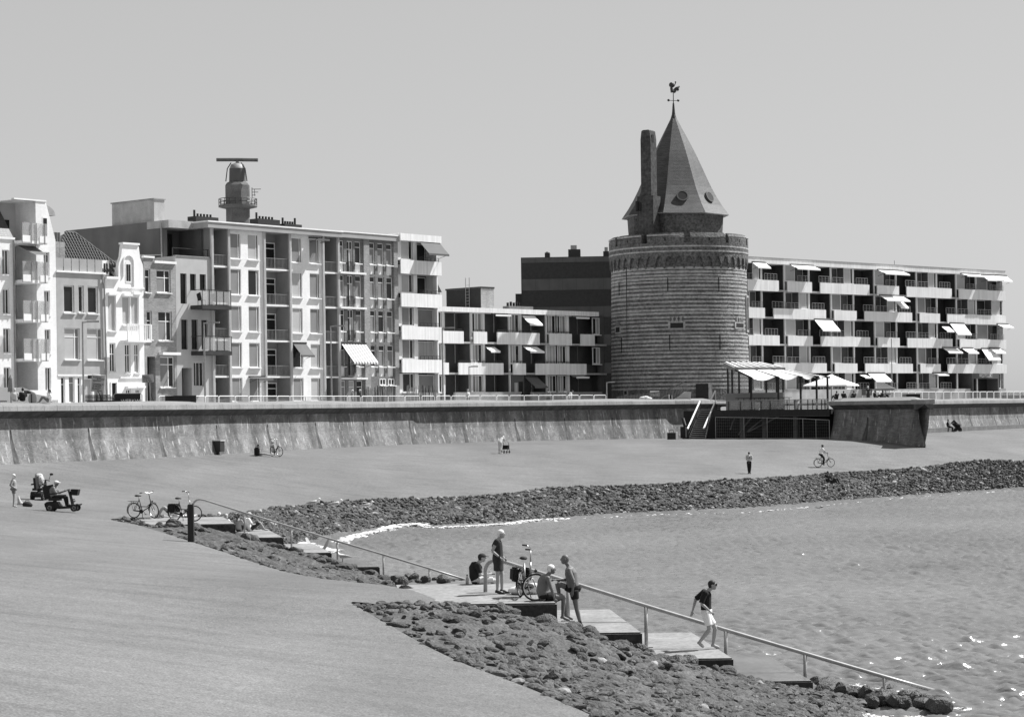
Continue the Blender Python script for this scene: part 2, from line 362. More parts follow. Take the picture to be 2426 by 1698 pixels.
# ================================================================ rock slope
# outer (under water) line of the rock slope, pixel + height, same order as EDGE
def strip(inner, outer, n, rows, zfun, seed):
    I = inner; O = np.array(outer); vs = []
    for i in range(n):
        for j in range(rows):
            t = j / (rows - 1); p = I[i] * (1 - t) + O[i] * t; vs.append(p)
    vs = np.array(vs)
    fs = [(i * rows + j, i * rows + j + 1, (i + 1) * rows + j + 1, (i + 1) * rows + j) for i in range(n - 1) for j in range(rows - 1)]
    return vs, fs
# split EDGE in the far part, patch beside the far steps and patch beside the near steps
def edge_idx(px, py, z):
    p = G(px, py, z); d = ((EDGE[:, :2] - np.array([p.x, p.y])) ** 2).sum(1); return int(d.argmin())
mat('rock', .075, .9, n1=(1.3, .3), n2=(9., .4), bump=(9., 1.0, .06), voro=(5., .35))
mat('rock_pale', .26, .9, n1=(2., .25), n2=(12., .3), bump=(9., .8, .04))
mat('rock_black', .035, .55, n1=(2., .3), n2=(12., .4), bump=(12., 1.0, .05), spec=.5)
mat('mossy_rock', .092, .95, n1=(.9, .3), n2=(16., .4), bump=(14., 1.0, .05))
slopes = []
def nz(p, s, seed): return mnoise.noise(Vector((p[0] * s + seed, p[1] * s, p[2] * s + seed * 1.7)))
def fixz(x, y, z):
    """keep the rocks heaped up against the fronts of the two flights of sea steps"""
    for yf, yt, xs_, zs_, wd in ((49.3, 51.6, (-1.3, 1.09, 3.15, 5.3, 7.25, 9.3), (2.58, 2.0, 1.34, .70, .06, -.4), 2.0), (87.2, 88.8, (-14, -11.54, -9.5, -7.5, -5.5, -3.5), (2.58, 2.12, 1.5, .88, .25, -.3), 2.6)):
        if yf - 3 * wd < y < yt: zs = float(np.interp(x, xs_, zs_)); k = math.exp(-(max(0, yf - y) / wd) ** 2); return z + (max(z, zs) - z) * k
    return z
def slope_obj(inner, outer, n, rows, amp, m):
    vs, fs = strip(inner, outer, n, rows, None, 0)
    out = []
    for k, p in enumerate(vs):
        j = k % rows; t = j / (rows - 1); w = min(1, t * 5) 
        q_ = (p[0] * .75, p[1] * 1.0, p[2]); b = amp * w * ((1 - abs(nz(q_, 1.1, 3)) * 2.2) * .9 + .8 * (.4 - abs(nz(q_, 2.6, 9))) + .75 * nz(q_, 5., 4) + .45 * nz(q_, 11., 7) - .3) - .03
        out.append((p[0], p[1], fixz(p[0], p[1], p[2]) + b))
    me = bpy.data.meshes.new('rock_slope'); me.from_pydata(out, [], fs); me.polygons.foreach_set('use_smooth', [True] * len(me.polygons)); me.update()
    o = obj('rock_slope', me); me.materials.append(M(m)); tag(o, kind='structure'); return o
stations = [((2900, 1076, 2.1), (2900, 1128, -.5)), ((2426, 1098, 2.0), (2426, 1166, -.35)), ((2000, 1119, 1.95), (2000, 1197, -.3)), ((1775, 1132, 1.92), (1775, 1217, -.3)), ((1450, 1150, 1.8), (1450, 1229, -.3)),
            ((1213, 1167, 1.65), (1213, 1252, -.3)), ((900, 1184, 1.55), (900, 1272, -.35)), ((650, 1203, 1.75), (800, 1294, -.5)), ((470, 1222, 2.45), (740, 1312, -.5)), ((250, 1231, 2.75), ('w', -4.0, 86.5, -.5)),
            ((430, 1275, 2.4), ('w', -3.4, 83.5, -.5)), ((650, 1348, 2.2), ('w', -1.2, 73, -.5)), ((800, 1378, 2.25), ('w', .2, 66, -.5)), ((970, 1388, 2.62), ('w', 1.5, 60, -.5))]
def strip_from_stations(st, per):
    I, O = [], []
    for k in range(len(st) - 1):
        i0, i1 = edge_idx(*st[k][0]), edge_idx(*st[k + 1][0])
        seg = lerp_poly([Vector(p) for p in EDGE[min(i0, i1):max(i0, i1) + 1]], per + 1)
        if i0 > i1: seg = seg[::-1]
        o0, o1 = (np.array(q[1:]) if q[0] == 'w' else np.array(G(*q)) for q in (st[k][1], st[k + 1][1]))
        for j in range(per):
            I.append(seg[j]); O.append(o0 + (o1 - o0) * j / per)
    I.append(seg[-1]); O.append(o1); I = np.array(I); I[:, 2] = gz(I[:, 0], I[:, 1]) - .01; return I, smooth_poly(np.array(O), 8)
I1, O1 = strip_from_stations(stations, 60)
sl1 = slope_obj(I1, O1, len(I1), 40, .14, 'rock')
st2 = [((1112, 1438, 2.60), ('w', 9.3, 50.6, -.35)), ((960, 1436, 2.58), ('w', 9.4, 49.6, -.35)), ((815, 1425, 2.62), ('w', 9.5, 48.6, -.4)), ((1000, 1532, 2.25), (2225, 1672, -.5)), ((1250, 1628, 2.1), (2200, 1700, -.5)), ((1400, 1690, 2.05), (2160, 1760, -.5)), ((1700, 1850, 1.95), (2200, 1900, -.5))]
I2, O2 = strip_from_stations(st2, 50)
sl2 = slope_obj(I2, O2, len(I2), 150, .12, 'mossy_rock')
# dark sea bed so that the shallow water has a bottom
mb = MB(); mb.quad((-60, 0, -1.6), (5000, 0, -1.6), (5000, 3000, -1.6), (-60, 300, -1.6)); sb = mb.build('seabed', 'rock'); tag(sb, kind='structure')
# ---------------------------------------------------------------- stones
def stone_mesh(seed, flat=.6, m='rock', sub=2):
    r = random.Random(seed); bm = bmesh.new(); bmesh.ops.create_icosphere(bm, subdivisions=sub, radius=.5)
    cuts = [Vector((r.gauss(0, 1), r.gauss(0, 1), r.gauss(0, .8))).normalized() for _ in range(7)]; offs = [r.uniform(.26, .42) for _ in cuts]
    for v in bm.verts:
        for c, o_ in zip(cuts, offs):
            d = v.co.dot(c)
            if d > o_: v.co -= c * (d - o_) * .9
        v.co *= 1 + .10 * mnoise.noise(v.co * 3 + Vector((seed, 0, 0))); v.co.z *= flat; v.co.x *= 1.25
    me = bpy.data.meshes.new('stone'); bm.to_mesh(me); bm.free(); me.materials.append(M(m)); return me
SM = {m: [stone_mesh(k + 31 * i, .5 + .06 * (k % 5), m) for k in range(6)] for i, m in enumerate(('rock', 'rock_black', 'rock_pale', 'mossy_rock'))}
SL = {m: [stone_mesh(k + 57 * i, .45 + .06 * (k % 5), m, 1) for k in range(6)] for i, m in enumerate(SM)}
np_cache = {}
def stone_np(m, k, lo=False):
    me = (SL if lo else SM)[m][k]
    if me.name not in np_cache:
        v = np.zeros(len(me.vertices) * 3); me.vertices.foreach_get('co', v); np_cache[me.name] = (v.reshape(-1, 3), [tuple(p.vertices) for p in me.polygons])
    return np_cache[me.name]
class Stuff:
    def __init__(s): s.v = []; s.f = []; s.n = 0
    def put(s, m, k, loc, sz, rot, tilt, lo=False):
        v, f = stone_np(m, k, lo); q = Matrix.Rotation(rot, 3, 'Z') @ Matrix.Rotation(tilt[0], 3, 'X') @ Matrix.Rotation(tilt[1], 3, 'Y')
        w = (v * sz) @ np.array(q).T + np.array(loc); s.v.append(w); s.f.extend([tuple(i + s.n for i in g) for g in f]); s.n += len(v)
    def build(s, m, parent):
        if not s.n: return
        me = bpy.data.meshes.new('small_stones'); me.from_pydata(np.concatenate(s.v).tolist(), [], s.f); me.materials.append(M(m)); o = obj('small_stones', me, parent); tag(o, kind='stuff'); return o
def scatter(I, O, parent, n_small, n_big, szs, szb, pal, tmax=1.0, seed=1, pw=1.0, dens=None, sink=.1, lo=False, zf=1.0):
    r = random.Random(seed); n = len(I); st = {m: Stuff() for m in pal}
    seg = np.r_[0, np.cumsum(np.linalg.norm(np.diff((I + O) / 2, axis=0), axis=1))]
    def pos():
        while True:
            i = min(int(np.searchsorted(seg, r.random() * seg[-1])), n - 1); t = r.random() ** pw * tmax; p = I[i] * (1 - t) + O[i] * t
            if dens is None or r.random() < dens(p, t): return (p[0], p[1], fixz(p[0], p[1], p[2])), t
    def pick(t):
        w = {'rock': 1, 'rock_black': .25 + .9 * t * t, 'rock_pale': .10, 'mossy_rock': .5}; ms = list(pal); return r.choices(ms, [w[m] * pal[m] for m in ms])[0]
    for _ in range(n_small):
        p, t = pos(); m = pick(t); s_ = r.uniform(*szs); st[m].put(m, r.randrange(6), (p[0], p[1], p[2] + s_ * sink), s_, r.random() * 6.3, (r.gauss(0, .3), r.gauss(0, .3)), lo)
    for m in pal: st[m].build(m, parent)
    for _ in range(n_big):
        p, t = pos(); m = pick(t); s_ = r.uniform(*szb); o = obj('stone', SM[m][r.randrange(6)], parent, (p[0], p[1], p[2] + s_ * sink), r.random() * 6.3)
        o.rotation_euler.x = r.gauss(0, .25); o.rotation_euler.y = r.gauss(0, .25); o.scale = (s_, s_, s_ * zf)
far = [(i) for i in range(len(I1))]
nf = 8 * 60
scatter(I1[:nf], O1[:nf], sl1, 26000, 170, (.14, .46), (.42, .75), {'rock': 1, 'rock_black': .7, 'rock_pale': .9, 'mossy_rock': .7}, .97, 5, lo=True, sink=.04)
scatter(I1[nf:], O1[nf:], sl1, 2200, 60, (.12, .42), (.35, .7), {'mossy_rock': 1.6, 'rock': .5, 'rock_black': .5}, .95, 6, sink=-.04)
scatter(I2, O2, sl2, 5200, 150, (.08, .36), (.24, .56), {'mossy_rock': 2.4, 'rock': .5, 'rock_black': .5, 'rock_pale': .2}, .93, 8, sink=-.01, zf=.75)  # black stones: real dark rocks, and stand-ins for shaded crevices
# ================================================================ sea wall
def wall_mat():
    m = mat('wall_brick', .16, .9, brick=(.24, .075, 1.35), n1=(.35, .16), n2=(2.2, .22), streak=(.7, .10, .42))
    # white salt runs low on the wall
    t = m.node_tree; N = t.nodes; L = t.links; p = N['Principled BSDF']; src = p.inputs['Base Color'].links[0].from_socket
    tc = N.new('ShaderNodeTexCoord'); mp = N.new('ShaderNodeMapping'); mp.inputs['Scale'].default_value = (1.6, 1.6, .28); L.new(tc.outputs['Object'], mp.inputs[0])
    q = N.new('ShaderNodeTexNoise'); q.inputs['Scale'].default_value = 2.6; q.inputs['Detail'].default_value = 6; L.new(mp.outputs[0], q.inputs[0])
    r_ = N.new('ShaderNodeMapRange'); L.new(q.outputs[0], r_.inputs[0]); r_.inputs[1].default_value = .60; r_.inputs[2].default_value = .70
    mx = N.new('ShaderNodeMix'); mx.data_type = 'RGBA'; L.new(r_.outputs[0], mx.inputs['Factor']); L.new(src, mx.inputs['A']); mx.inputs['B'].default_value = (.42, .42, .42, 1)
    L.new(mx.outputs['Result'], p.inputs['Base Color']); return m
wall_mat()
mat('coping_stone', .25, .9, n1=(.6, .12), n2=(7., .12), streak=(1.2, .2, .14))
mat('corbel_shaded', .085, .9, n1=(.6, .2), n2=(7., .2), streak=(2.2, .2, .3))  # darker than the coping: shadow of the overhang put into the colour
def poly_len(P): return np.r_[0, np.cumsum([ (Vector(P[i + 1]).xy - Vector(P[i]).xy).length for i in range(len(P) - 1)])]
def sea_wall(name, label, pts, ztop, L_, batter=.62, over=.68, group=None, back=True, crown=True):
    """pts: foot line left to right (front side to the right of travel); pieces are built on the line"""
    n = max(2, int(poly_len(pts)[-1] / L_)); P = lerp_poly(pts, n + 1)
    root = thing(name, label, 'sea wall', tuple(P[0])); o0 = Vector(P[0]); face = MB(); backv = MB()
    T = np.gradient(P[:, :2], axis=0); T /= np.linalg.norm(T, axis=1)[:, None]; NB = np.stack([-T[:, 1], T[:, 0]], 1)   # into the land
    def pt(i, off, z): return Vector((P[i, 0] + NB[i, 0] * off, P[i, 1] + NB[i, 1] * off, z)) - o0
    zc = ztop - .36; zu = zc - .42; zd = zu - .05
    for i in range(n):
        rows = [(0, P[i, 2] - .3, P[i + 1, 2] - .3), (batter * .55, None, None), (batter, zd - .02, zd - .02)]
        a = [pt(i, -.08, P[i, 2] - .3), pt(i, batter * .62, (P[i, 2] + zd) / 2), pt(i, batter, ztop - .1)]
        b = [pt(i + 1, -.08, P[i + 1, 2] - .3), pt(i + 1, batter * .62, (P[i + 1, 2] + zd) / 2), pt(i + 1, batter, ztop - .1)]
        for k in range(2): face.quad(a[k], b[k], b[k + 1], a[k + 1])
    face.build('wall_face', 'wall_brick', root)
    cm = []
    for i in range(n):
        mb = MB(); g = .012; e0, e1 = g / L_, 1 - g / L_
        def q(t, off, z): return pt(i, off, z) * (1 - t) + pt(i + 1, off, z) * t
        def ex(prof, nm, m):
            mb = MB(); k = len(prof); mb.add([q(e0, o_, z_) for o_, z_ in prof] + [q(e1, o_, z_) for o_, z_ in prof], [tuple(range(k - 1, -1, -1)), tuple(range(k, 2 * k))] + [(j, (j + 1) % k, (j + 1) % k + k, j + k) for j in range(k)]); mb.build(nm, m, root)
        ex([(batter - .02, zd), (batter - .07, zu), (batter - over, zc - .004), (batter + .3, zc - .004), (batter + .3, zd)], 'corbel_block', 'corbel_shaded')
        ex([(batter - over - .02, zc + .0), (batter - over - .03, zc + .03), (batter - over, ztop - .03), (batter - over + .05, ztop), (batter + .5, ztop + .02), (batter + .5, zc)], 'coping_block', 'coping_stone')
    for i in range(3, n - 1, 6):      # weep slots with the damp stain that has run down from each
        zm = (P[i, 2] + zd) / 2; o1, o2 = batter * .62 + .035, -.04 - .006
        def sl(t, du, e): q0 = pt(i, 0, 0) * (1 - du) + pt(i + 1, 0, 0) * du; nb = Vector((NB[i, 0], NB[i, 1], 0)); zf_ = P[i, 2]; zz_ = zf_ + (zm + .45 - zf_) * t; off = (-.08 + (batter * .62 + .08) * min(1, (zz_ - zf_ + .3) / (zm - zf_ + .3))) if zz_ < zm else batter * .62 + batter * .38 * (zz_ - zm) / (ztop - .1 - zm); return Vector((q0.x, q0.y, zz_ - o0.z)) + nb * (off - e)
        mb = MB(); K = 5
        for k in range(K): t0, t1 = 1 - k / K, 1 - (k + 1) / K; w0, w1 = .06 + .16 * k / K, .06 + .16 * (k + 1) / K; mb.quad(sl(t1, -w1, .008), sl(t1, w1, .008), sl(t0, w0, .008), sl(t0, -w0, .008))
        mb.build('damp_stain', mat('damp', .085, .8, n1=(3., .3), streak=(4., .4, .4)), root)
        mb = MB(); mb.quad(sl(1.0, -.06, .014), sl(1.0, .06, .014), sl(1.14, .05, .014), sl(1.14, -.05, .014)); mb.build('weep_slot', 'black', root)
    if crown:
        cb = MB()
        for i in range(n):
            h0, h1 = .20 + .05 * math.sin(i * .35), .20 + .05 * math.sin((i + 1) * .35)
            a = [pt(i, batter + .5, ztop - .1), pt(i, batter + .52, ztop + .04), pt(i, batter + 1.5, ztop + h0), pt(i, batter + 3.2, ztop + h0), pt(i, batter + 3.4, ZS - .2)]
            b = [pt(i + 1, batter + .5, ztop - .1), pt(i + 1, batter + .52, ztop + .04), pt(i + 1, batter + 1.5, ztop + h1), pt(i + 1, batter + 3.2, ztop + h1), pt(i + 1, batter + 3.4, ZS - .2)]
            for k in range(4): cb.quad(a[k], b[k], b[k + 1], a[k + 1])
        cb.build('crown_slope', mat('crown_asphalt', .20, .9, n1=(.5, .1), n2=(8., .12)), root, True)
    return root, P
main_wall, WP = sea_wall('sea_wall', 'long brick sea wall with overhanging stone coping along the boulevard', WALL, 7.86, 1.3)
bastion, BP = sea_wall('sea_wall', 'shaded brick bastion jutting out beside the cafe terrace', [BAST[0] + Vector((0, 0, 0)), BAST[1]], 7.55, 1.6, crown=False)
bast_side, BSP = sea_wall('sea_wall', 'short return wall closing the far side of the brick bastion', [BAST[1], BAST[2] + Vector((3, 12, .1))], 7.55, 1.6, crown=False)
farw, FP_ = sea_wall('sea_wall', 'far sea wall with white stains behind the seated person with the pushchair', FARW, 7.5, 1.25)
# top of the bastion
mb = MB(); h = [BAST[0] + Vector((1.0, 1.0, 0)), BAST[1] + Vector((-.3, 1.2, 0)), BAST[2] + Vector((2, 6, 0)), BAST[0] + Vector((4, 26, 0))]
mb.add([(p.x, p.y, 7.56) for p in h], [(0, 1, 2, 3)]); c = (h[0] + h[1] + h[2] + h[3]) / 4
mb.add([(p.x + (c.x - p.x) * .12, p.y + (c.y - p.y) * .12, 7.82) for p in h] + [(p.x, p.y, 7.52) for p in h], [(0, 1, 2, 3), (0, 4, 5, 1), (1, 5, 6, 2), (2, 6, 7, 3), (3, 7, 4, 0)])
mb.build('crown_slope', 'crown_asphalt', bastion, loc=-bastion.location)
# ================================================================ buildings
class Bld:
    """a building: local x along the facade, local y into the building, z up from the street"""
    def __init__(s, name, label, line, px_left, off=0.0, z0=ZS - .05, cat='building'):
        X, Y, A = line; s.A = R(A); s.c, s.s = math.cos(s.A), math.sin(s.A); s.z0 = z0
        a, _ = ray(px_left, 760); k = off - X * s.s + Y * s.c; d = k / (-a * s.s + s.c)
        s.O = Vector((a * d, d, z0)); s.root = thing(name, label, cat, s.O, s.A)
    def fp(s, px, py, y=0.0):
        """pixel -> (u, z) on the plane at local depth y"""
        a, b = ray(px, py); k = y - s.O.x * s.s + s.O.y * s.c; d = k / (-a * s.s + s.c)
        u = (a * d - s.O.x) * s.c + (d - s.O.y) * s.s; return u, ZC + b * d - s.z0
    def u(s, px, py=760, y=0.0): return s.fp(px, py, y)[0]
    def z(s, px, py, y=0.0): return s.fp(px, py, y)[1]
    def part(s, mb, name, m, parent=None, smooth=False): return mb.build(name, m, parent or s.root, smooth)
def wall_open(mb, u0, u1, z0, z1, y, ops, depth=.22):
    """front wall face with openings and reveals. ops: (u0,u1,z0,z1[,depth])"""
    us = sorted({u0, u1} | {min(max(o[i], u0), u1) for o in ops for i in (0, 1)}); zs = sorted({z0, z1} | {min(max(o[i], z0), z1) for o in ops for i in (2, 3)})
    for i in range(len(us) - 1):
        for j in range(len(zs) - 1):
            cu, cz_ = (us[i] + us[i + 1]) / 2, (zs[j] + zs[j + 1]) / 2
            if any(o[0] < cu < o[1] and o[2] < cz_ < o[3] for o in ops): continue
            mb.quad((us[i], y, zs[j]), (us[i + 1], y, zs[j]), (us[i + 1], y, zs[j + 1]), (us[i], y, zs[j + 1]))
    for o in ops:
        a, b, c, d = o[:4]; dp = o[4] if len(o) > 4 else depth; e = y + dp
        mb.quad((a, y, c), (a, e, c), (b, e, c), (b, y, c)); mb.quad((a, y, d), (b, y, d), (b, e, d), (a, e, d))
        mb.quad((a, y, c), (a, y, d), (a, e, d), (a, e, c)); mb.quad((b, y, c), (b, e, c), (b, e, d), (b, y, d))
    return mb
_wc = {}
def window(b, u0, u1, z0, z1, y=0.16, cols=(), rows=(), pane='blind', fw=.07, sill=True, frame='white_frame', name='window', upper=None, parent=None):
    """framed window; cols/rows: fractions of the mullions; pane: material (or list per column)"""
    w, h = round(u1 - u0, 2), round(z1 - z0, 2); key = ('f', w, h, tuple(cols), tuple(rows), fw, frame, sill)
    if key not in _wc:
        mb = MB(); mb.box(0, 0, 0, fw, .07, h); mb.box(w - fw, 0, 0, w, .07, h); mb.box(fw, 0, 0, w - fw, .07, fw); mb.box(fw, 0, h - fw, w - fw, .07, h)
        for c_ in cols: mb.box(w * c_ - fw * .45, .004, fw, w * c_ + fw * .45, .066, h - fw)
        for r_ in rows: mb.box(fw, .002, h * r_ - fw * .4, w - fw, .064, h * r_ + fw * .4)
        if sill: mb.box(-.06, -.26, -.09, w + .06, .05, -.004)
        _wc[key] = mb.mesh(name, frame)
    o = obj(name, _wc[key], parent or b.root, (u0, y, z0))
    cs = [0] + list(cols) + [1]; panes = pane if isinstance(pane, (list, tuple)) else [pane] * (len(cs) - 1)
    rs = [0] + list(rows) + [1]
    for i in range(len(cs) - 1):
        for j in range(len(rs) - 1):
            p_ = panes[i % len(panes)]
            if upper and j == len(rs) - 2 and len(rs) > 2: p_ = upper
            pw, ph = round(w * (cs[i + 1] - cs[i]), 2), round(h * (rs[j + 1] - rs[j]), 2); k2 = ('p', pw, ph, p_)
            if k2 not in _wc:
                mb = MB(); mb.box(.01, 0, .01, pw - .01, .012, ph - .01); _wc[k2] = mb.mesh('pane', p_)
            obj('pane', _wc[k2], o, (w * cs[i], .03, h * rs[j]))
    return o
def railing(b, u0, u1, z0, y, h=.95, step=.14, m='dark_metal', name='railing', bars='v', r=.012, parent=None):
    mb = MB(); mb.bar((u0, y, z0 + h), (u1, y, z0 + h), .045); mb.bar((u0, y, z0 + .08), (u1, y, z0 + .08), .03)
    if bars == 'v':
        n = max(2, int((u1 - u0) / step))
        for i in range(n + 1): x = u0 + (u1 - u0) * i / n; mb.bar((x, y, z0 + .08), (x, y, z0 + h), r * 2)
    else:
        n = max(1, int((u1 - u0) / .55))
        for i in range(n + 1): x = u0 + (u1 - u0) * i / n; mb.bar((x, y, z0), (x, y, z0 + h), .035)
        for k in (.36, .64): mb.bar((u0, y, z0 + h * k), (u1, y, z0 + h * k), .022)
    return b.part(mb, name, m, parent)
def awning(b, u0, u1, ztop, drop, out, m='awning_white', y=-.02, label=None, arms=True, skew=0.0):
    """drop-arm awning: cloth sheet sloping out from the wall, valance, box and two arms"""
    mb = MB(); a, c_ = Vector((u0, y, ztop)), Vector((u1, y, ztop)); d, e = Vector((u1, y - out, ztop - drop)), Vector((u0, y - out, ztop - drop)); t = Vector((0, 0, .012))
    n = 6; vs = []
    for i in range(n + 1):
        for j in (0, 1, 2): f_ = j / 2; p = (a * (1 - i / n) + c_ * (i / n)) * (1 - f_) + (e * (1 - i / n) + d * (i / n)) * f_; vs.append(p - Vector((0, 0, .03 * math.sin(math.pi * f_))))
    k = len(vs); fs = []
    for i in range(n):
        for j in (0, 1): q = i * 3 + j; fs.append((q, q + 1, q + 4, q + 3))
    mb.add(vs + [v + t for v in vs], fs + [tuple(reversed([i + k for i in f])) for f in fs])
    mb.box(u0, y - out - .02, ztop - drop - .16, u1, y - out, ztop - drop + .02)
    o = b.part(mb, 'awning', m); 
    if label: o['label'] = label
    ar = MB(); ar.box(u0 - .03, y - .1, ztop - .03, u1 + .03, y + .05, ztop + .1); ar.build('awning_box', 'dark_metal', o)
    if arms:
        for x in (u0 + .05, u1 - .05): ar = MB(); ar.bar((x, y + .02, ztop - drop - .25 * out), (x, y - out, ztop - drop), .03); ar.build('awning_arm', 'dark_metal', o)
    return o
ROW = (-23.9, 182.6, 50)
# ---------------------------------------------------------------- B0 white brick flats with corner balconies
b = Bld('apartment_house', 'white brick apartment house with glazed corner balconies and slate mansard', ROW, -60)
x1 = b.u(134); zt = b.z(50, 565); zt2 = b.z(85, 478)
def frac(bx, by, ox, oy, sc): return ox + bx / sc, oy + by / sc
def r1(X, Y): return X / 2.869, 440 + Y / 2.869            # zoom of the left houses -> photo pixels
ux = lambda X, Y=900: b.fp(*r1(X, Y))[0]
uz = lambda X, Y: b.fp(*r1(X, Y))[1]
rows0 = [(uz(330, 1395), uz(330, 1235)), (uz(320, 1140), uz(320, 975)), (uz(318, 880), uz(318, 713)), (uz(318, 617), uz(318, 452)), (uz(315, 350), uz(312, 212))]
ops = []
for k, (za, zb) in enumerate(rows0[:4]):
    ops.append((ux(20), ux(66), za, zb)); ops.append((ux(302), ux(342), za, zb))
# main wall left of the balconies, the notch, and the wall right of it
mbw = MB(); uL, uR = ux(104), ux(252)
lo = [o for o in ops if o[1] < uL]; hi = [o for o in ops if o[0] > uR]
wall_open(mbw, 0, uL, 0, uz(60, 365), 0, lo); wall_open(mbw, uR, x1, 0, uz(320, 365), 0, hi + [(ux(296), ux(334), rows0[4][0], uz(320, 362))] if False else hi)
g0, g1 = uz(320, 365), uz(280, 108)     # gable bit above
mbw.add([(uR, 0, g0), (x1, 0, g0), (ux(322), 0, g1), (uR, 0, g1)], [(0, 1, 2, 3)])
mbw.quad((uL, 0, 0), (uL, 2.6, 0), (uL, 2.6, uz(60, 365)), (uL, 0, uz(60, 365))); mbw.quad((uR, 0, 0), (uR, 0, g1), (uR, 2.6, g1), (uR, 2.6, 0))
mbw.quad((x1, 0, 0), (x1, 10, 0), (x1, 10, g0), (x1, 0, g0)); mbw.quad((0, 0, 0), (0, 0, g0), (0, 10, g0), (0, 10, 0))
mbw.add([(x1, 0, g0), (x1, 10, g0), (ux(322), 10, g1), (ux(322), 0, g1)], [(0, 1, 2, 3)]); mbw.quad((uL, 0, g1), (ux(322), 0, g1), (ux(322), 10, g1), (uL, 10, g1))
b.part(mbw, 'wall', 'white_brick')
mb = MB(); mb.quad((uL, 2.6, 0), (uR, 2.6, 0), (uR, 2.6, g1), (uL, 2.6, g1)); b.part(mb, 'balcony_wall', 'render_light')
mb = MB(); mb.box(ux(104), -.06, g1, ux(322) + .02, .3, g1 + .12); b.part(mb, 'cornice', 'white_paint'); mb = MB(); mb.box(0, -.1, uz(60, 365), uL, .12, uz(60, 350)); b.part(mb, 'cornice', 'white_paint')
mb = MB(); ym = 2.2; z_m = uz(60, 352); z_t = uz(60, 105)
mb.add([(0, .1, z_m), (uL, .1, z_m), (uL, ym, z_t), (0, ym, z_t), (uL, 3, z_m), (uL, 3, z_t)], [(0, 1, 2, 3), (1, 4, 5, 2)]); b.part(mb, 'mansard_roof', 'slate')
mb = MB(); mb.add([(ux(-6), .45, uz(10, 300)), (ux(20), .45, uz(20, 300)), (ux(20), 1.55, uz(12, 180)), (ux(-6), 1.55, uz(0, 180))], [(0, 1, 2, 3)]); b.part(mb, 'roof_window', 'glass')
mb = MB(); n = 10
for i in range(n):   # little barrel canopy on the roof edge
    t0, t1 = math.pi * .5 * i / n, math.pi * .5 * (i + 1) / n; xa, za = ux(322), uz(330, 195); w_ = ux(418) - xa; h_ = uz(330, 122) - za
    mb.add([(xa + w_ * math.sin(t0), .6, za + h_ * math.cos(t0)), (xa + w_ * math.sin(t1), .6, za + h_ * math.cos(t1)), (xa + w_ * math.sin(t1), 2.6, za + h_ * math.cos(t1)), (xa + w_ * math.sin(t0), 2.6, za + h_ * math.cos(t0))], [(0, 1, 2, 3)])
    mb.add([(xa, .6, za), (xa + w_ * math.sin(t1), .6, za + h_ * math.cos(t1)), (xa + w_ * math.sin(t0), .6, za + h_ * math.cos(t0))], [(0, 1, 2)])
b.part(mb, 'barrel_canopy', 'lead')
for (a_, b_, za, zb) in lo + hi: window(b, a_, b_, za, zb, .14, (.55,), (), ['blind', 'glass'])
# sloping attic window with its frame
wz0, wz1 = rows0[4]; mb = MB(); mb.box(ux(296), -.02, wz0, ux(332), .01, wz1); w_ = b.part(mb, 'window', 'white_frame'); mb = MB(); mb.box(ux(302), -.032, wz0 + .12, ux(327), -.022, wz1 - .12); b.part(mb, 'pane', 'glass', w_)
for k, (Yt, Yb) in enumerate(((260, 400), (520, 665), (785, 930), (1042, 1195))):     # balconies
    zs_, zr = uz(200, Yb), uz(200, Yt); mb = MB(); ua, ub = ux(108), ux(282)
    mb.box(ua, -.9, zs_, ub, 2.6, zs_ + .22); mb.box(ua, -.94, zs_ + .1, ux(165), -.9, zs_ + .62); mb.box(ux(228), -.94, zs_ + .1, ub, -.9, zs_ + .62)
    bal = b.part(mb, 'balcony', 'white_paint')
    mb = MB(); mb.box(ua, -.9, zs_ + .23, ub, -.88, zr); mb.box(ub - .02, -.88, zs_ + .23, ub, 0, zr); mb.build('glass_panel', 'clear_glass', bal)
    for X in (108, 170, 205, 262): mb = MB(); mb.bar((ux(X), -.95, zs_), (ux(X), -.95, zr), .05); mb.build('post', 'steel', bal)
    mb = MB(); mb.box(ux(118), 2.5, zs_ + .3, ux(150), 2.58, zs_ + 2.1); mb.box(ux(160), 2.5, zs_ + .3, ux(205), 2.58, zs_ + 2.1); mb.build('pane', 'glass', bal)
mb = MB(); mb.bar((ux(96), -.08, .3), (ux(96), -.08, uz(60, 365)), .1); b.part(mb, 'downpipe', 'steel')
mb = MB(); a0_ = ux(128); mb.add([(a0_, .2, uz(180, 405)), (ux(250), .2, uz(180, 405)), (ux(262), -1.3, uz(180, 475)), (ux(175), -1.3, uz(180, 475))], [(0, 1, 2, 3)]); b.part(mb, 'awning', 'awning_grey')
mb = MB(); mb.box(uL + .02, -.9, 0, ux(262), -.86, uz(200, 1390)); b.part(mb, 'garden_wall', 'white_paint')
mb = MB(); mb.box(ux(262) , -.05, 0, x1, -.003, uz(320, 1455)); b.part(mb, 'plinth', 'concrete')

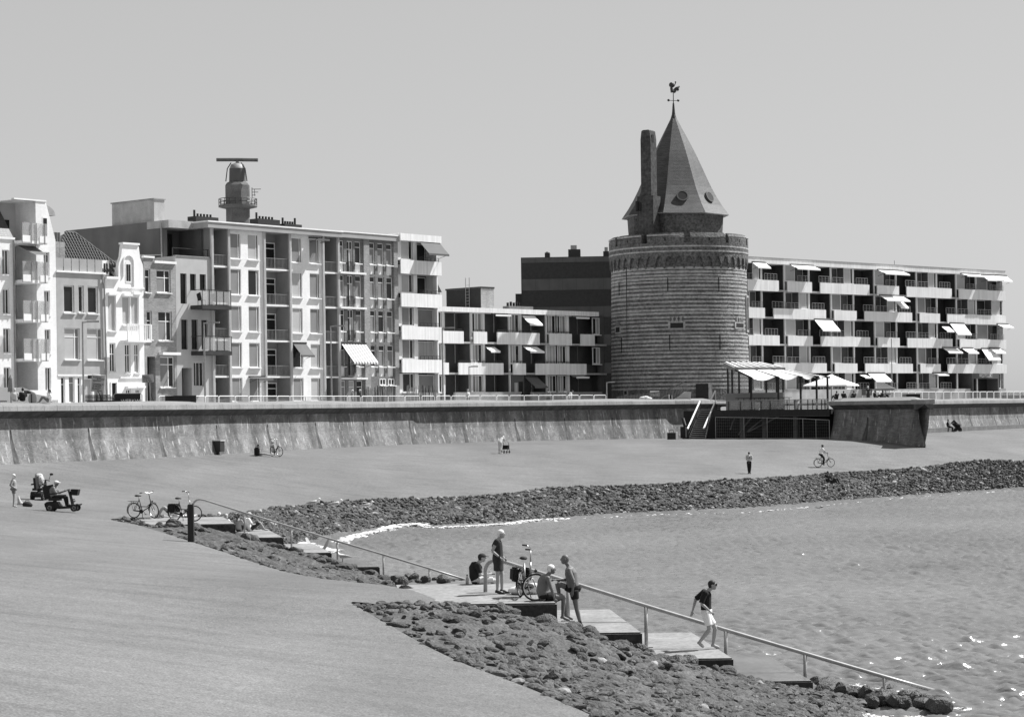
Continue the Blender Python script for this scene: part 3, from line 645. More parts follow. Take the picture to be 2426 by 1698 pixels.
# ---------------------------------------------------------------- B1 grey rendered town house with tiled hipped roof
b = Bld('town_house', 'grey rendered town house with tiled hipped roof and parapet panels', ROW, 134.5)
x1 = b.u(250); ops = []; zt = uz(550, 585)
W1 = [(435, 507, 675, 862), (535, 572, 678, 862), (598, 668, 682, 868), (436, 540, 965, 1180), (590, 696, 968, 1183)]
for X0, X1, Y0, Y1 in W1: ops.append((ux(X0), ux(X1), uz(X0, Y1), uz(X0, Y0)))
for X0, X1, Y0, Y1 in ((412, 440, 1300, 1500), (465, 505, 1295, 1475), (525, 548, 1300, 1500), (560, 625, 1310, 1500), (635, 712, 1290, 1500)): ops.append((ux(X0), ux(X1), max(.05, uz(X0, Y1)), uz(X0, Y0), .3))
mb = MB(); zg = uz(550, 1283); wall_open(mb, 0, x1, zg, zt, 0, ops[:5]); mb.quad((0, 0, zg), (0, 0, zt), (0, 8, zt), (0, 8, zg)); mb.quad((x1, 0, zg), (x1, 8, zg), (x1, 8, zt), (x1, 0, zt)); mb.quad((0, .0, zt), (x1, .0, zt), (x1, 8, zt), (0, 8, zt)); b.part(mb, 'wall', 'render_grey')
mb = MB(); wall_open(mb, 0, x1, 0, zg, .06, ops[5:], .25); mb.box(0, -.03, zg - .12, x1, .058, zg); b.part(mb, 'shop_front', 'white_paint')
for o, pn in zip(ops[:3], ('glass', 'glass', 'glass')): window(b, o[0], o[1], o[2], o[3], .12, (), (), pn, fw=.11)
for o in ops[3:5]: window(b, o[0], o[1], o[2], o[3], .12, (.72,), (.72,), ['blind_light', 'blind'], fw=.08)
for i, o in enumerate(ops[5:]): window(b, o[0], o[1], o[2], o[3], .2, (), (.75,) if i < 3 else (), ['glass', 'blind', 'glass', 'blind_light', 'blind'][i], fw=.07, sill=False, name='shop_window')
mb = MB(); mb.box(-.02, -.14, zt - .12, x1 + .02, .1, zt + .02); b.part(mb, 'gutter', 'white_paint')
zp = uz(520, 495)
for i in range(6):
    mb = MB(); u_a, u_b = x1 * (.0 + i / 6.2), x1 * ((i + .93) / 6.2); mb.box(u_a + .02, .05, zt + .03, u_b, .1, zp); b.part(mb, 'parapet_panel', 'fascia_grey')
# hipped roof of tiles
mb = MB(); zr0 = zt + .2; e0, e1 = ux(385), ux(740); apex0, apex1 = (ux(480, 330), 4.5), (ux(560, 330), 4.5); zr1 = b.fp(*r1(480, 318), 4.5)[1]; tA, tB = b.fp(*r1(455, 320), 4.5)[0], b.fp(*r1(505, 322), 4.5)[0]; e1 = b.fp(*r1(800, 450), 1.5)[0]
corners = [(e0, .5), (e1, .5), (e1, 9), (e0, 9)]
mb.add([(e0, .5, zr0), (e1, .5, zr0), (e1, 9, zr0), (e0, 9, zr0), (tA, 4.5, zr1), (tB, 4.5, zr1)], [(0, 1, 5, 4), (1, 2, 5), (2, 3, 4, 5), (3, 0, 4)]); rf = b.part(mb, 'roof', 'roof_tile')
tile = MB(); tile.tube([(0, 0, 0), (0, .34, .0)], [.11, .10], 6); tm = tile.mesh('roof_tile', 'roof_tile')
A0, B0_ = Vector((e0, .5, zr0)), Vector((e1, .5, zr0)); T0, T1 = Vector((tA, 4.5, zr1)), Vector((tB, 4.5, zr1)); rows_ = 13
sl = (T0 - A0); pitch = math.atan2(T0.z - A0.z, 4.0)
for j in range(rows_):
    t = j / rows_; pa = A0.lerp(T0, t); pb = B0_.lerp(T1, t); n = max(2, int((pb - pa).length / .27))
    for i in range(n):
        if (j * 31 + i) % 1 == 0 and len([0]) and j < 13:
            p = pa.lerp(pb, (i + .5) / n); o = obj('tile', tm, rf, p + Vector((0, 0, .03))); o.rotation_euler = (pitch, 0, 0); o.scale = (1, 1.1, 1)
mb = MB(); mb.tube([B0_, T1], .14, 6); mb.tube([T0, T1], .14, 6); mb.build('ridge_tiles', 'roof_tile', rf)
mb = MB(); mb.box(ux(408), .9, zt, ux(460), 1.5, uz(430, 375)); mb.box(ux(462), .9, zt, ux(496), 1.5, uz(430, 375)); ch = b.part(mb, 'chimney', 'brick_mid')
mb = MB()
for X in (435, 455, 472): mb.tube([(ux(X), 1.2, uz(430, 375)), (ux(X), 1.2, uz(430, 310))], .12, 8)
mb.build('chimney_pot', 'concrete_dark', ch)
mb = MB(); mb.tube([(ux(690, 600), -.12, zt - .1), (ux(690, 640), -.12, uz(690, 640)), (ux(706), -.12, uz(700, 680)), (ux(716), -.12, .2)], .06, 8); b.part(mb, 'downpipe', 'lead')
mb = MB(); mb.box(ux(590), -.35, uz(600, 1310), ux(625), -.02, uz(600, 1288)); b.part(mb, 'shop_sign', 'black')

# ---------------------------------------------------------------- B2 white ornate gabled house
b = Bld('gabled_house', 'white ornate house with curved gable, arched window and small balcony', ROW, 250.5)
x1 = b.u(341); us_ = ux(810); zc1 = uz(770, 622); ops = []
W2 = [(735, 790, 745, 985, 'b'), (832, 885, 755, 945, 'b'), (893, 945, 755, 945, 'b'), (742, 782, 1068, 1265, 'w'), (846, 884, 1076, 1272, 'w'), (910, 944, 1076, 1272, 'w'), (752, 785, 1340, 1495, 'd'), (850, 885, 1382, 1480, 'w'), (915, 948, 1382, 1480, 'w')]
for q in W2: ops.append((ux(q[0]), ux(q[1]), max(.05, uz(q[0], q[3])), uz(q[0], q[2])))
zg2, ztop = uz(900, 560), uz(890, 400); mb = MB(); xg0, xg1 = us_ + .05, x1 - .02
az0, az1, acx, aw = uz(875, 660), uz(875, 505), ux(876), (ux(895) - ux(856))
wall_open(mb, 0, us_, 0, zc1, 0, [o for o in ops if o[1] <= us_]); wall_open(mb, us_, x1, 0, zg2, 0, [o for o in ops if o[0] >= us_] + [(acx - aw / 2, acx + aw / 2, az0, zg2)] if False else [o for o in ops if o[0] >= us_])
# gable with concave shoulders
gp = [(us_, zg2), (x1, zg2), (x1 - .05, zg2 + .35), (x1 - .32, zg2 + .9), (x1 - .42, zg2 + 1.7), (x1 - .5, ztop), (us_ + .5, ztop), (us_ + .42, zg2 + 1.7), (us_ + .3, zg2 + .9), (us_ + .05, zg2 + .35)]
mb.prism(gp, 0, .35); mb.quad((0, 0, 0), (0, 0, zc1), (0, 8, zc1), (0, 8, 0)); mb.quad((x1, 0, 0), (x1, 8, 0), (x1, 8, zg2), (x1, 0, zg2)); mb.quad((0, .3, zc1), (us_, .3, zc1), (us_, 8, zc1), (0, 8, zc1)); mb.quad((us_, .35, zg2), (x1, .35, zg2), (x1, 8, zg2), (us_, 8, zg2)); mb.quad((us_, 0, zc1), (us_, 0, zg2), (us_, 8, zg2), (us_, 8, zc1)); b.part(mb, 'wall', 'white_paint')
mb = MB(); mb.prism([(us_ + .42, ztop - .02), (x1 - .42, ztop - .02), (x1 - .42, ztop + .14), (us_ + .42, ztop + .14)], -.12, .45)
for z_ in (uz(880, 690), uz(880, 1060), uz(880, 1300)): mb.box(us_ - .02, -.1, z_ - .1, x1 + .02, -.004, z_ + .02)
mb.box(-.03, -.25, zc1 - .16, us_, -.004, zc1 + .04); b.part(mb, 'cornice', 'white_paint')
mb = MB(); n = 14; pts = [(acx + aw * .9 * math.cos(t), -.06, az1 - aw * .3 + aw * .95 * math.sin(t)) for t in np.linspace(0, math.pi, n)]; pts = [(pts[0][0], -.06, az0 - .3)] + pts + [(pts[-1][0], -.06, az0 + .5)]; mb.tube(pts, .07, 6); b.part(mb, 'arch_moulding', 'white_paint')
mb = MB(); pp = [(acx - aw / 2, az0), (acx + aw / 2, az0)] + [(acx + aw / 2 * math.cos(t), az1 - aw * .5 + aw / 2 * math.sin(t)) for t in np.linspace(0, math.pi, 10)]; mb.prism(pp, -.03, -.006); aw_ = b.part(mb, 'window', 'white_frame')
mb = MB(); mb.box(acx - aw * .36, -.045, az0 + .15, acx - aw * .04, -.033, az1 - aw * .6); mb.box(acx + aw * .04, -.045, az0 + .15, acx + aw * .36, -.033, az1 - aw * .6); mb.build('pane', 'glass', aw_)
for q, o in zip(W2, ops):
    if q[4] == 'b': window(b, *o, .13, (), (), 'blind_light', fw=.05)
    elif q[4] == 'w': window(b, *o, .13, (.5,), (.62,), 'glass', fw=.09)
    else:
        mb = MB(); mb.box(o[0], .15, o[2], o[1], .2, o[3]); dr = b.part(mb, 'door', 'black'); mb = MB(); mb.box(o[0] - .12, -.05, 0, o[0], .2, o[3] + .1); mb.box(o[1], -.05, 0, o[1] + .12, .2, o[3] + .1); mb.build('frame', 'white_paint', dr)
mb = MB(); za, zb = uz(900, 1050), uz(900, 945); mb.box(us_ + .1, -.95, za - .18, x1, -.003, za); bl = b.part(mb, 'balcony', 'white_paint')
mb = MB(); u_a, u_b = us_ + .12, x1 - .02; mb.bar((u_a, -.9, zb), (u_b, -.9, zb), .07)
for i in range(13): x_ = u_a + (u_b - u_a) * i / 12; mb.bar((x_, -.9, za), (x_, -.9, zb), .05 if i % 6 else .11)
mb.build('balustrade', 'white_paint', bl)
for X in (740, 800, 830, 880, 895, 950):
    if X in (740, 830, 895): pass
mb = MB()
for (Xa, Xb, Y) in ((728, 795, 735), (832, 890, 742), (897, 955, 732)): mb.box(ux(Xa), -.3, uz(Xa, Y + 8), ux(Xb), -.004, uz(Xa, Y - 10))
for (Xa, Xb, Y) in ((846, 905, 1368), (910, 972, 1366)): mb.box(ux(Xa), -.35, uz(Xa, Y + 8), ux(Xb), -.004, uz(Xa, Y - 6))
b.part(mb, 'hood_mould', 'white_paint')
mb = MB(); dz0, dz1 = zc1 + .05, uz(755, 505); mb.box(ux(730), .6, dz0, ux(778), 1.6, dz1); dm = b.part(mb, 'dormer', 'white_paint'); mb = MB(); mb.box(ux(742), .58, dz0 + .25, ux(752), .598, dz1 - .25); mb.box(ux(758), .58, dz0 + .25, ux(768), .598, dz1 - .25); mb.build('pane', 'glass', dm)
mb = MB(); mb.add([(0, .4, zc1 + .02), (us_, .4, zc1 + .02), (us_, 4, uz(760, 420)), (-.2, 4, uz(760, 420))], [(0, 1, 2, 3)]); b.part(mb, 'roof', 'slate')

# ---------------------------------------------------------------- B3 brick town house
b = Bld('brick_house', 'weathered grey brick town house with white window frames', ROW, 341.5)
x1 = b.u(417); ops = []; zt = uz(1120, 530); zl = uz(1000, 490); ul = ux(1052)
W3 = [(990, 1026, 565, 725), (1068, 1164, 570, 725), (998, 1032, 850, 1045), (1076, 1168, 852, 1052), (1084, 1182, 1160, 1370)]
for q in W3: ops.append((ux(q[0]), ux(q[1]), uz(q[0], q[3]), uz(q[0], q[2])))
ops.append((ux(996), ux(1052), .05, uz(1000, 1160), .9))
mb = MB(); wall_open(mb, 0, ul, 0, zl, 0, [o for o in ops if o[1] <= ul + .02]); wall_open(mb, ul, x1, 0, zt, 0, [o for o in ops if o[0] > ul]); mb.quad((0, 0, 0), (0, 0, zl), (0, 8, zl), (0, 8, 0)); mb.quad((x1, 0, 0), (x1, 8, 0), (x1, 8, zt), (x1, 0, zt)); mb.quad((0, 0, zl), (ul, 0, zl), (ul, 8, zl), (0, 8, zl)); mb.quad((ul, .0, zt), (x1, 0, zt), (x1, 8, zt), (ul, 8, zt)); mb.quad((ul, 0, zt), (ul, 8, zt), (ul, 8, zl), (ul, 0, zl)); b.part(mb, 'wall', 'brick_mid')
for i, o in enumerate(ops[:5]): window(b, *o[:4], .13, (.62,) if i in (1, 3, 4) else (), (.66,) if i != 4 else (.74,), ['blind', 'glass'] if i in (1, 3, 4) else 'glass', fw=.09, upper='glass' if i in (1, 3) else None)
mb = MB(); mb.box(ul - .04, -.16, zt, x1 + .02, .25, zt + .2); b.part(mb, 'cornice', 'white_paint'); mb = MB(); mb.box(-.02, -.1, zl, ul, .2, zl + .16); b.part(mb, 'cornice', 'white_paint'); mb = MB(); mb.box(ux(1075), -.55, uz(1080, 1150), x1 + .03, -.004, uz(1080, 1132)); b.part(mb, 'door_hood', 'white_paint')
mb = MB(); o = ops[5]; mb.box(o[0], .85, .05, o[1], .9, o[3]); b.part(mb, 'door', 'cloth_dark')
mb = MB(); mb.bar((ux(965), .1, uz(965, 470)), (ux(1110), .1, uz(1110, 470)), .05); mb.bar((ux(965), .1, uz(965, 470)), (ux(965), .1, zl), .05); mb.bar((ux(1110), .1, uz(1110, 470)), (ux(1110), .1, zt), .05); b.part(mb, 'roof_rail', 'steel')

# ---------------------------------------------------------------- B4 modern grey house with projecting balconies
def r2(X, Y): return 380 + X / 2.471, 350 + Y / 2.471
ux = lambda X, Y=900: b.fp(*r2(X, Y))[0]
uz = lambda X, Y: b.fp(*r2(X, Y))[1]
b = Bld('modern_house', 'narrow grey rendered house with two dark projecting steel balconies', ROW, 417.5)
x1 = ux(300); zt = uz(190, 640); ops = []
W4 = [(118, 155, 735, 912), (175, 210, 738, 835), (232, 268, 740, 835), (120, 158, 1005, 1180), (180, 218, 1005, 1180), (238, 275, 1008, 1180), (190, 250, 1255, 1395)]
for q in W4: ops.append((ux(q[0]), ux(q[1]), uz(q[0], q[3]), uz(q[0], q[2])))
ops.append((ux(120), ux(178), .05, uz(120, 1288), 1.2))
mb = MB(); wall_open(mb, 0, x1, 0, zt, 0, ops, .28); mb.quad((0, 0, 0), (0, 0, zt), (0, 9, zt), (0, 9, 0)); mb.quad((0, 0, zt), (x1, 0, zt), (x1, 9, zt), (0, 9, zt)); b.part(mb, 'wall', 'render_light')
for i, o in enumerate(ops[:7]): window(b, *o[:4], .18, (.55,) if i < 6 else (.33, .66), (), 'glass', fw=.05, frame='dark_metal' if i < 6 else 'white_frame', sill=False)
mb = MB(); o = ops[7]; mb.box(o[0], 1.15, .05, o[1], 1.2, o[3]); b.part(mb, 'door', 'black')
for k, (Yb, Yt) in enumerate(((948, 835), (1215, 1105))):
    z_s, z_r = uz(200, Yb), uz(200, Yt); mb = MB(); mb.box(ux(176), -1.5, z_s, x1 + .9, .0, z_s + .34); bl = b.part(mb, 'balcony', 'panel_dark')
    mb = MB(); u_a, u_b = ux(178), x1 + .88; mb.bar((u_a, -1.46, z_r), (u_b, -1.46, z_r), .05); mb.bar((u_a, -1.46, z_r), (u_a, 0, z_r), .05); mb.bar((u_b, -1.46, z_r), (u_b, 0, z_r), .05)
    for i in range(5): x_ = u_a + (u_b - u_a) * i / 4; mb.bar((x_, -1.46, z_s + .3), (x_, -1.46, z_r), .04)
    mb.build('railing', 'dark_metal', bl)
    mb = MB(); mb.box(u_a, -1.45, z_s + .4, u_b, -1.44, z_r - .08); mb.build('glass_panel', 'clear_glass', bl)
    if k == 0:
        for x_ in (ux(200), ux(285)):
            c_ = thing('balcony_chair', 'dark folding chair on the upper balcony of the narrow grey house', 'chair', b.root.matrix_basis @ Vector((x_, -.9, z_s + .34)), b.A, 'chairs on the grey balcony')
            mm = MB(); mm.box(-.25, -.25, .4, .25, .25, .45); mm.build('seat', 'black', c_); mm = MB(); mm.bar((0, .22, .45), (0, .4, 1.05), .5, .04, (1, 0, 0)); mm.build('backrest', 'black', c_)
            for sx in (-.22, .22):
                for sy in (-.22, .22): mm = MB(); mm.bar((sx, sy, 0), (sx, sy, .4), .03); mm.build('leg', 'dark_metal', c_)
mb = MB(); mb.box(-.03, -.06, zt, x1, .3, zt + .08); b.part(mb, 'parapet', 'lead')
mb = MB(); z_ = uz(180, 590); mb.bar((ux(88), .3, z_), (x1, .3, z_), .05); mb.bar((ux(88), .3, zt), (ux(88), .3, z_), .05); mb.bar((x1 - .1, .3, zt), (x1 - .1, .3, z_), .05); b.part(mb, 'roof_railing', 'dark_metal')

# ---------------------------------------------------------------- B5 white apartment block with side wall
b = Bld('apartment_block', 'white brick five storey apartment block with grey columns and recessed balconies', ROW, 501.5)
x1 = b.u(804); zt = uz(400, 438); zf = uz(400, 478)
def zrow(Xr, Ys): return uz(Xr, Ys)
tops, bots = [500, 710, 925, 1140, 1345], [650, 860, 1075, 1285, 1485]
Z = [(zrow(440, q), zrow(440, p)) for p, q in zip(tops, bots)]
cols = [ux(302, 900) + .0, ux(400), ux(608), ux(758), ux(952), x1 - .12]
wins = [ux(412), ux(474), ux(516), ux(578), ux(772), ux(832), ux(876), ux(936)]
ops = []
for z0_, z1_ in Z:
    for i in (0, 2, 4, 6): ops.append((wins[i], wins[i + 1], z0_, z1_))
mb = MB()
wall_open(mb, cols[1], cols[2], 0, zf, 0, [o for o in ops if o[1] < cols[2]]); b.part(mb, 'wall', 'white_brick'); mb = MB(); wall_open(mb, cols[3], cols[4], 0, zf, 0, [o for o in ops if o[0] > cols[3]]); b.part(mb, 'wall', 'white_brick')
for k, (z0_, z1_) in enumerate(Z):
    for i in (0, 2, 4, 6):
        pn = ['blind', 'blind', 'blind_light', 'blind', 'blind', 'glass', 'blind', 'blind_light'][(k * 3 + i) % 8]
        window(b, wins[i], wins[i + 1], z0_, z1_, .08, (.82,), (), [pn, 'glass'], fw=.07)
# recessed balcony bays
bays = [(cols[0] + .12, cols[1] - .14), (cols[2] + .14, cols[3] - .14), (cols[4] + .14, cols[5] - .05)]
mb = MB(); fz = [zrow(340, q) for q in (690, 905, 1120, 1335)] + [.1]
for (u0_, u1_) in bays:
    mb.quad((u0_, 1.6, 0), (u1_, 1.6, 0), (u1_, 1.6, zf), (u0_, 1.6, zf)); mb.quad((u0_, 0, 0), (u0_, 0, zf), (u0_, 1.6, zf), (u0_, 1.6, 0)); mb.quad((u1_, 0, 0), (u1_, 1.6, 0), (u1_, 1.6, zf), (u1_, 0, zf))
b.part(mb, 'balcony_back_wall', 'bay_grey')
for bi, (u0_, u1_) in enumerate(bays):
    for k, z_ in enumerate(fz):
        mb = MB(); mb.box(u0_, -.05, z_ - .14, u1_, 1.6, z_); sl_ = b.part(mb, 'balcony_slab', 'white_paint')
        railing(b, u0_ + .02, u1_ - .02, z_, .04, .92, .16, 'steel', parent=sl_)
        w_ = u1_ - u0_
        window(b, u0_ + w_ * .48, u0_ + w_ * .94, z_ + .03, z_ + 2.45, 1.5, (), (.78,), ['glass'], fw=.09, sill=False, name='balcony_door')
        window(b, u0_ + w_ * .05, u0_ + w_ * .44, z_ + .9, z_ + 2.45, 1.5, (.5,), (.72,), [['blind', 'glass'], ['glass', 'curtain'], ['curtain', 'glass']][(k + bi) % 3], fw=.07, sill=False)
for c_ in cols: 
    mb = MB(); mb.box(c_ - .10, -.18, 0, c_ - .02, 0.05, zf); mb.box(c_ + .02, -.18, 0, c_ + .10, .05, zf); mb.box(c_ - .02, -.1, 0, c_ + .02, .02, zf); b.part(mb, 'column', 'column_grey')
mb = MB(); mb.box(-.6, -.38, zf, x1 + .2, 11.5, zt - .12); b.part(mb, 'fascia', 'fascia_grey')
mb = MB(); mb.box(-.66, -.45, zt - .12, x1 + .24, 11.6, zt); b.part(mb, 'roof_edge', 'white_paint')
mb = MB(); mb.quad((x1, .0, 0), (x1, 11.5, 0), (x1, 11.5, zf), (x1, 0, zf)); b.part(mb, 'end_wall', 'render_grey')
# recessed left part and big party wall
uq = b.fp(389, 700, 2.4)[0]; z2 = b.fp(389, 523, 2.4)[1]
mb = MB(); yb = 2.4
mb.quad((uq, yb, 0), (uq, yb, z2), (uq, yb + 13.2, z2), (uq, yb + 13.2, 0)); mb.quad((uq, yb, z2), (0, yb, z2), (0, 13, z2), (uq, 15.6, z2)); mb.box(uq, yb - .02, 0, uq + .4, yb + .5, z2 - .01)
mb.quad((uq, 15.6, 0), (uq, 15.6, z2), (0, 15.6, z2), (0, 15.6, 0)); b.part(mb, 'party_wall', 'party_grey')
mb = MB(); zl_ = uz(90, 640); mb.quad((uq + .4, yb + 1.6, 0), (-.05, yb + 1.6, 0), (-.05, yb + 1.6, z2), (uq + .4, yb + 1.6, z2)); mb.quad((-.05, yb - 1.3, 0), (-.05, yb - 1.3, z2), (-.05, yb + 1.6, z2), (-.05, yb + 1.6, 0)) ; b.part(mb, 'terrace_wall', 'panel_grey')
for f0, f1 in ((.18, .42), (.46, .72)): window(b, uq + (-uq) * f0, uq + (-uq) * f1, zl_, z2 - .9, yb + 1.5, (.5,), (), 'glass', fw=.06, frame='dark_metal', sill=False, name='terrace_door')
mb = MB(); mb.box(uq - .1, yb - .8, z2 - .62, .0, yb + 2, z2 + .02); b.part(mb, 'terrace_roof', 'concrete')
mb = MB(); mb.bar((b.fp(383, 600, 2.3)[0], yb - .08, 0), (b.fp(383, 600, 2.3)[0], yb - .08, z2), .1); b.part(mb, 'downpipe', 'steel')
# roof box
uu0, uu1 = b.fp(255, 500, 14)[0], b.fp(367, 500, 14)[0]; zb1 = b.fp(367, 476, 5)[1]; mb = MB(); ur0 = b.fp(365, 500, 4)[0]; ur1 = b.fp(390, 500, 4)[0]
mb.box(ur0, 4, z2 - .4, ur1, 9.6, zb1); rb = b.part(mb, 'roof_box', 'concrete'); mb = MB(); mb.box(ur0 - .08, 3.92, zb1, ur1 + .08, 9.7, zb1 + .1); mb.build('cap', 'lead', rb)
# chimneys and vents on the roof
for (Xa, Xb, Yb, Yt) in ((186, 318, 440, 402), (550, 678, 448, 416), (706, 806, 456, 446)):
    u0_, z0_ = b.fp(*r2(Xa, Yb), 4.0); u1_, _ = b.fp(*r2(Xb, Yb), 4.0); z1_ = b.fp(*r2(Xa, Yt), 4.0)[1]
    mb = MB(); mb.box(u0_, 3.5, zt - .3, u1_, 4.6, z1_); ch = b.part(mb, 'chimney', 'black')
    for i in range(6): mm = MB(); x_ = u0_ + (u1_ - u0_) * (i + .7) / 7; mm.tube([(x_, 4, z1_), (x_, 4, z1_ + .28 + .3 * (i == 0) + .35 * (i == 5 and Xa > 700))], .1, 7); mm.build('chimney_pot', 'black', ch)
# awnings on two windows of the block
awning(b, wins[4] - .05, wins[5] + .3, Z[3][1] + .05, 1.1, 1.1, 'awning_grey', -.05, 'dark grey drop arm awning half lowered')
awning(b, wins[2] - .1, wins[3] + .4, Z[4][1] + .05, .15, 1.2, 'awning_grey', -.05); awning(b, wins[6] - .05, wins[7] + .15, Z[0][1] + .05, .12, 1.1, 'awning_grey', -.05)
def fin(b, u0, u1, z0, z1, y0, y1, back):
    mb = MB(); mb.box(u0, y0, z0, u1, y0 + .16, z1); b.part(mb, 'fin', 'panel_pale'); mb = MB(); mb.box(u0 + .01, y0 + .163, z0, u1 - .01, y1, z1); b.part(mb, 'side_wall', back)  # fin behind its front edge coloured dark, as painted recess shade
# ---------------------------------------------------------------- B6 block with brick mullions
def r3(X, Y): return 760 + X / 3.2125, 500 + Y / 3.2125
ux = lambda X, Y=800: b.fp(*r3(X, Y))[0]
uz = lambda X, Y: b.fp(*r3(X, Y))[1]
b = Bld('mullioned_block', 'tall block with brick mullions between narrow white framed windows', ROW, 805)
x1 = ux(588); zt = uz(300, 165); zf = uz(300, 212)
T = [230, 490, 750, 1015]; xl = [(140, 182), (205, 250), (266, 312)]; xr = [(374, 418), (438, 484), (504, 550)]
ops = []; zz = [(uz(240, t + 242), uz(240, t)) for t in T] ; 
for z0_, z1_ in zz:
    for a_, c_ in xl + xr: ops.append((ux(a_), ux(c_), z0_, z1_))
for a_, c_ in xl: ops.append((ux(a_), ux(c_), .1, uz(240, 1290)))
mb = MB(); wall_open(mb, 0, x1, 0, zf, 0, ops, .3); mb.quad((x1, 0, 0), (x1, 10, 0), (x1, 10, zf), (x1, 0, zf)); b.part(mb, 'wall', 'brick_dark')
mb = MB(); mb.box(-.1, -.32, zf, x1 + .05, 10, zt - .1); b.part(mb, 'fascia', 'fascia_grey'); mb = MB(); mb.box(-.12, -.38, zt - .1, x1 + .08, 10.1, zt); b.part(mb, 'roof_edge', 'white_paint')
for k, (z0_, z1_) in enumerate(zz):
    h = z1_ - z0_
    for j, (a_, c_) in enumerate(xl + xr):
        u0_, u1_ = ux(a_), ux(c_)
        door = j == 1
        w_ = window(b, u0_, u1_, z0_ + (0 if door else h * .31), z1_, .1, (.5,) if door else (), (.74,), ['glass', 'curtain'] if door else ['blind', 'blind', 'glass', 'blind'][(k + j) % 4], fw=.07, sill=not door, upper='glass')
        if not door: mb = MB(); mb.box(u0_ + .01, .12, z0_, u1_ - .01, .2, z0_ + h * .29); b.part(mb, 'spandrel_panel', 'white_paint')
        else: railing(b, u0_ - .04, u1_ + .04, z0_ + .05, -.04, .95, .12)
for a_, c_ in xl: window(b, ux(a_), ux(c_), .1, uz(240, 1290), .1, (), (.78,), ['blind', 'curtain', 'glass'][xl.index((a_, c_))], fw=.07, sill=False)
for Y in (475, 740, 1275): mb = MB(); mb.box(ux(136), -.35, uz(240, Y + 6), ux(332), -.004, uz(240, Y - 8)); b.part(mb, 'ledge', 'white_paint')
mb = MB(); mb.box(ux(326), -.14, 0, ux(368), -.004, zf); b.part(mb, 'brick_pier', 'brick_mid'); mb = MB(); mb.box(ux(556), -.12, 0, ux(586), -.004, zf); b.part(mb, 'brick_pier', 'brick_mid')
# striped awning
m = mat('awning_stripe', .6, .85); t = m.node_tree; N = t.nodes; wv = N.new('ShaderNodeTexWave'); wv.wave_type = 'BANDS'; wv.bands_direction = 'X'; wv.inputs['Scale'].default_value = .85; tc = N.new('ShaderNodeTexCoord'); t.links.new(tc.outputs['Object'], wv.inputs[0])
cr_ = N.new('ShaderNodeValToRGB'); cr_.color_ramp.elements[0].position = .42; cr_.color_ramp.elements[0].color = (.22, .22, .22, 1); cr_.color_ramp.elements[1].position = .5; cr_.color_ramp.elements[1].color = (.8, .8, .8, 1); t.links.new(wv.outputs[0], cr_.inputs[0]); t.links.new(cr_.outputs[0], N['Principled BSDF'].inputs['Base Color'])
awning(b, ux(150), ux(335), uz(240, 1008), 1.75, 1.6, 'awning_stripe', -.06, 'striped pale awning lowered over the first floor windows')
for X in (505, 540, 565, 595, 622): mb = MB(); uu, _ = b.fp(*r3(X, 180), 5.0); mb.tube([(uu, 5, zt - .1), (uu, 5, zt + .35 + .2 * (X in (540, 622)))], .13, 8); b.part(mb, 'roof_vent', 'black')
for (a_, c_) in xr[1:]: 
    u0_, u1_ = ux(a_), ux(c_); window(b, u0_, u1_, uz(460, 1325), uz(460, 1275), -.05, (.5,), (), 'glass', fw=.08)

# ---------------------------------------------------------------- B7 white panelled block
b = Bld('panelled_block', 'white ribbed panel apartment block with deep balconies and dark side awnings', ROW, 943)
x1 = b.u(1038.5); zt = uz(600, 172); zf = uz(600, 225); ua, uc, ud, ue = ux(612), ux(705), ux(737), ux(886)
bands = [(375, 480), (627, 730), (878, 978), (1130, 1230)]
opn = [(225, 375), (480, 627), (730, 878), (978, 1130), (1236, 1385)]
for k, (Y0, Y1) in enumerate(opn):
    z0_, z1_ = max(.1, uz(650, Y1)), uz(650, Y0)
    mb = MB(); mb.quad((0, 1.5, z0_ - .3), (x1, 1.5, z0_ - .3), (x1, 1.5, z1_ + .3), (0, 1.5, z1_ + .3)); b.part(mb, 'loggia_wall', 'panel_grey')  # shade of the deep balconies put into the wall colour
    mb = MB(); mb.box(0, 0, z0_, ua, .3, z1_); b.part(mb, 'wall_strip', 'panel_pale'); fin(b, uc + .1, ud, z0_, z1_, 0, 1.5, 'panel_grey')
    mb = MB(); mb.box(ue, .0, z0_, x1, .5, z1_); b.part(mb, 'corner_post', 'panel_pale')
    window(b, ua, uc, z0_ + .1, z1_, .1, (.12, .72), (), ['white_frame', ['blind_light', 'blind_light', 'blind', 'blind', 'glass'][k], 'glass'], fw=.06)
    window(b, ud + .05, ue - .05, z0_, z1_ - .1, 1.42 if k < 2 else .5, (.2,), (), [['glass', 'black'], ['black', 'black'], ['glass', 'blind'], ['glass', 'curtain'], ['glass', 'blind']][k], fw=.06, sill=False, name='balcony_door')
    if k < 4: railing(b, ud, ue, z0_, -.3, .35, .5, 'dark_metal', bars='h')
for k, (Y0, Y1) in enumerate(bands):
    z0_, z1_ = uz(650, Y1), uz(650, Y0); n = 14
    for i in range(n): mb = MB(); mb.box(-.02 + (x1 + .05) * i / n + .006, -.5, z0_, -.02 + (x1 + .05) * (i + 1) / n - .006, -.36, z1_); b.part(mb, 'parapet_panel', 'panel_white')
    mb = MB(); mb.box(0, -.35, z0_ + .02, x1, 1.5, z0_ + .2); b.part(mb, 'floor_slab', 'concrete')
mb = MB(); mb.box(-.03, -.5, zf, x1 + .06, 9, zt); b.part(mb, 'fascia', 'panel_white'); mb = MB(); mb.quad((x1, .5, 0), (x1, 9, 0), (x1, 9, zf), (x1, .5, zf)); b.part(mb, 'end_wall', 'panel_pale')
mb = MB(); mb.box(0, -.1, 0, x1, -.004, uz(650, 1385)); b.part(mb, 'plinth', 'brick_mid')
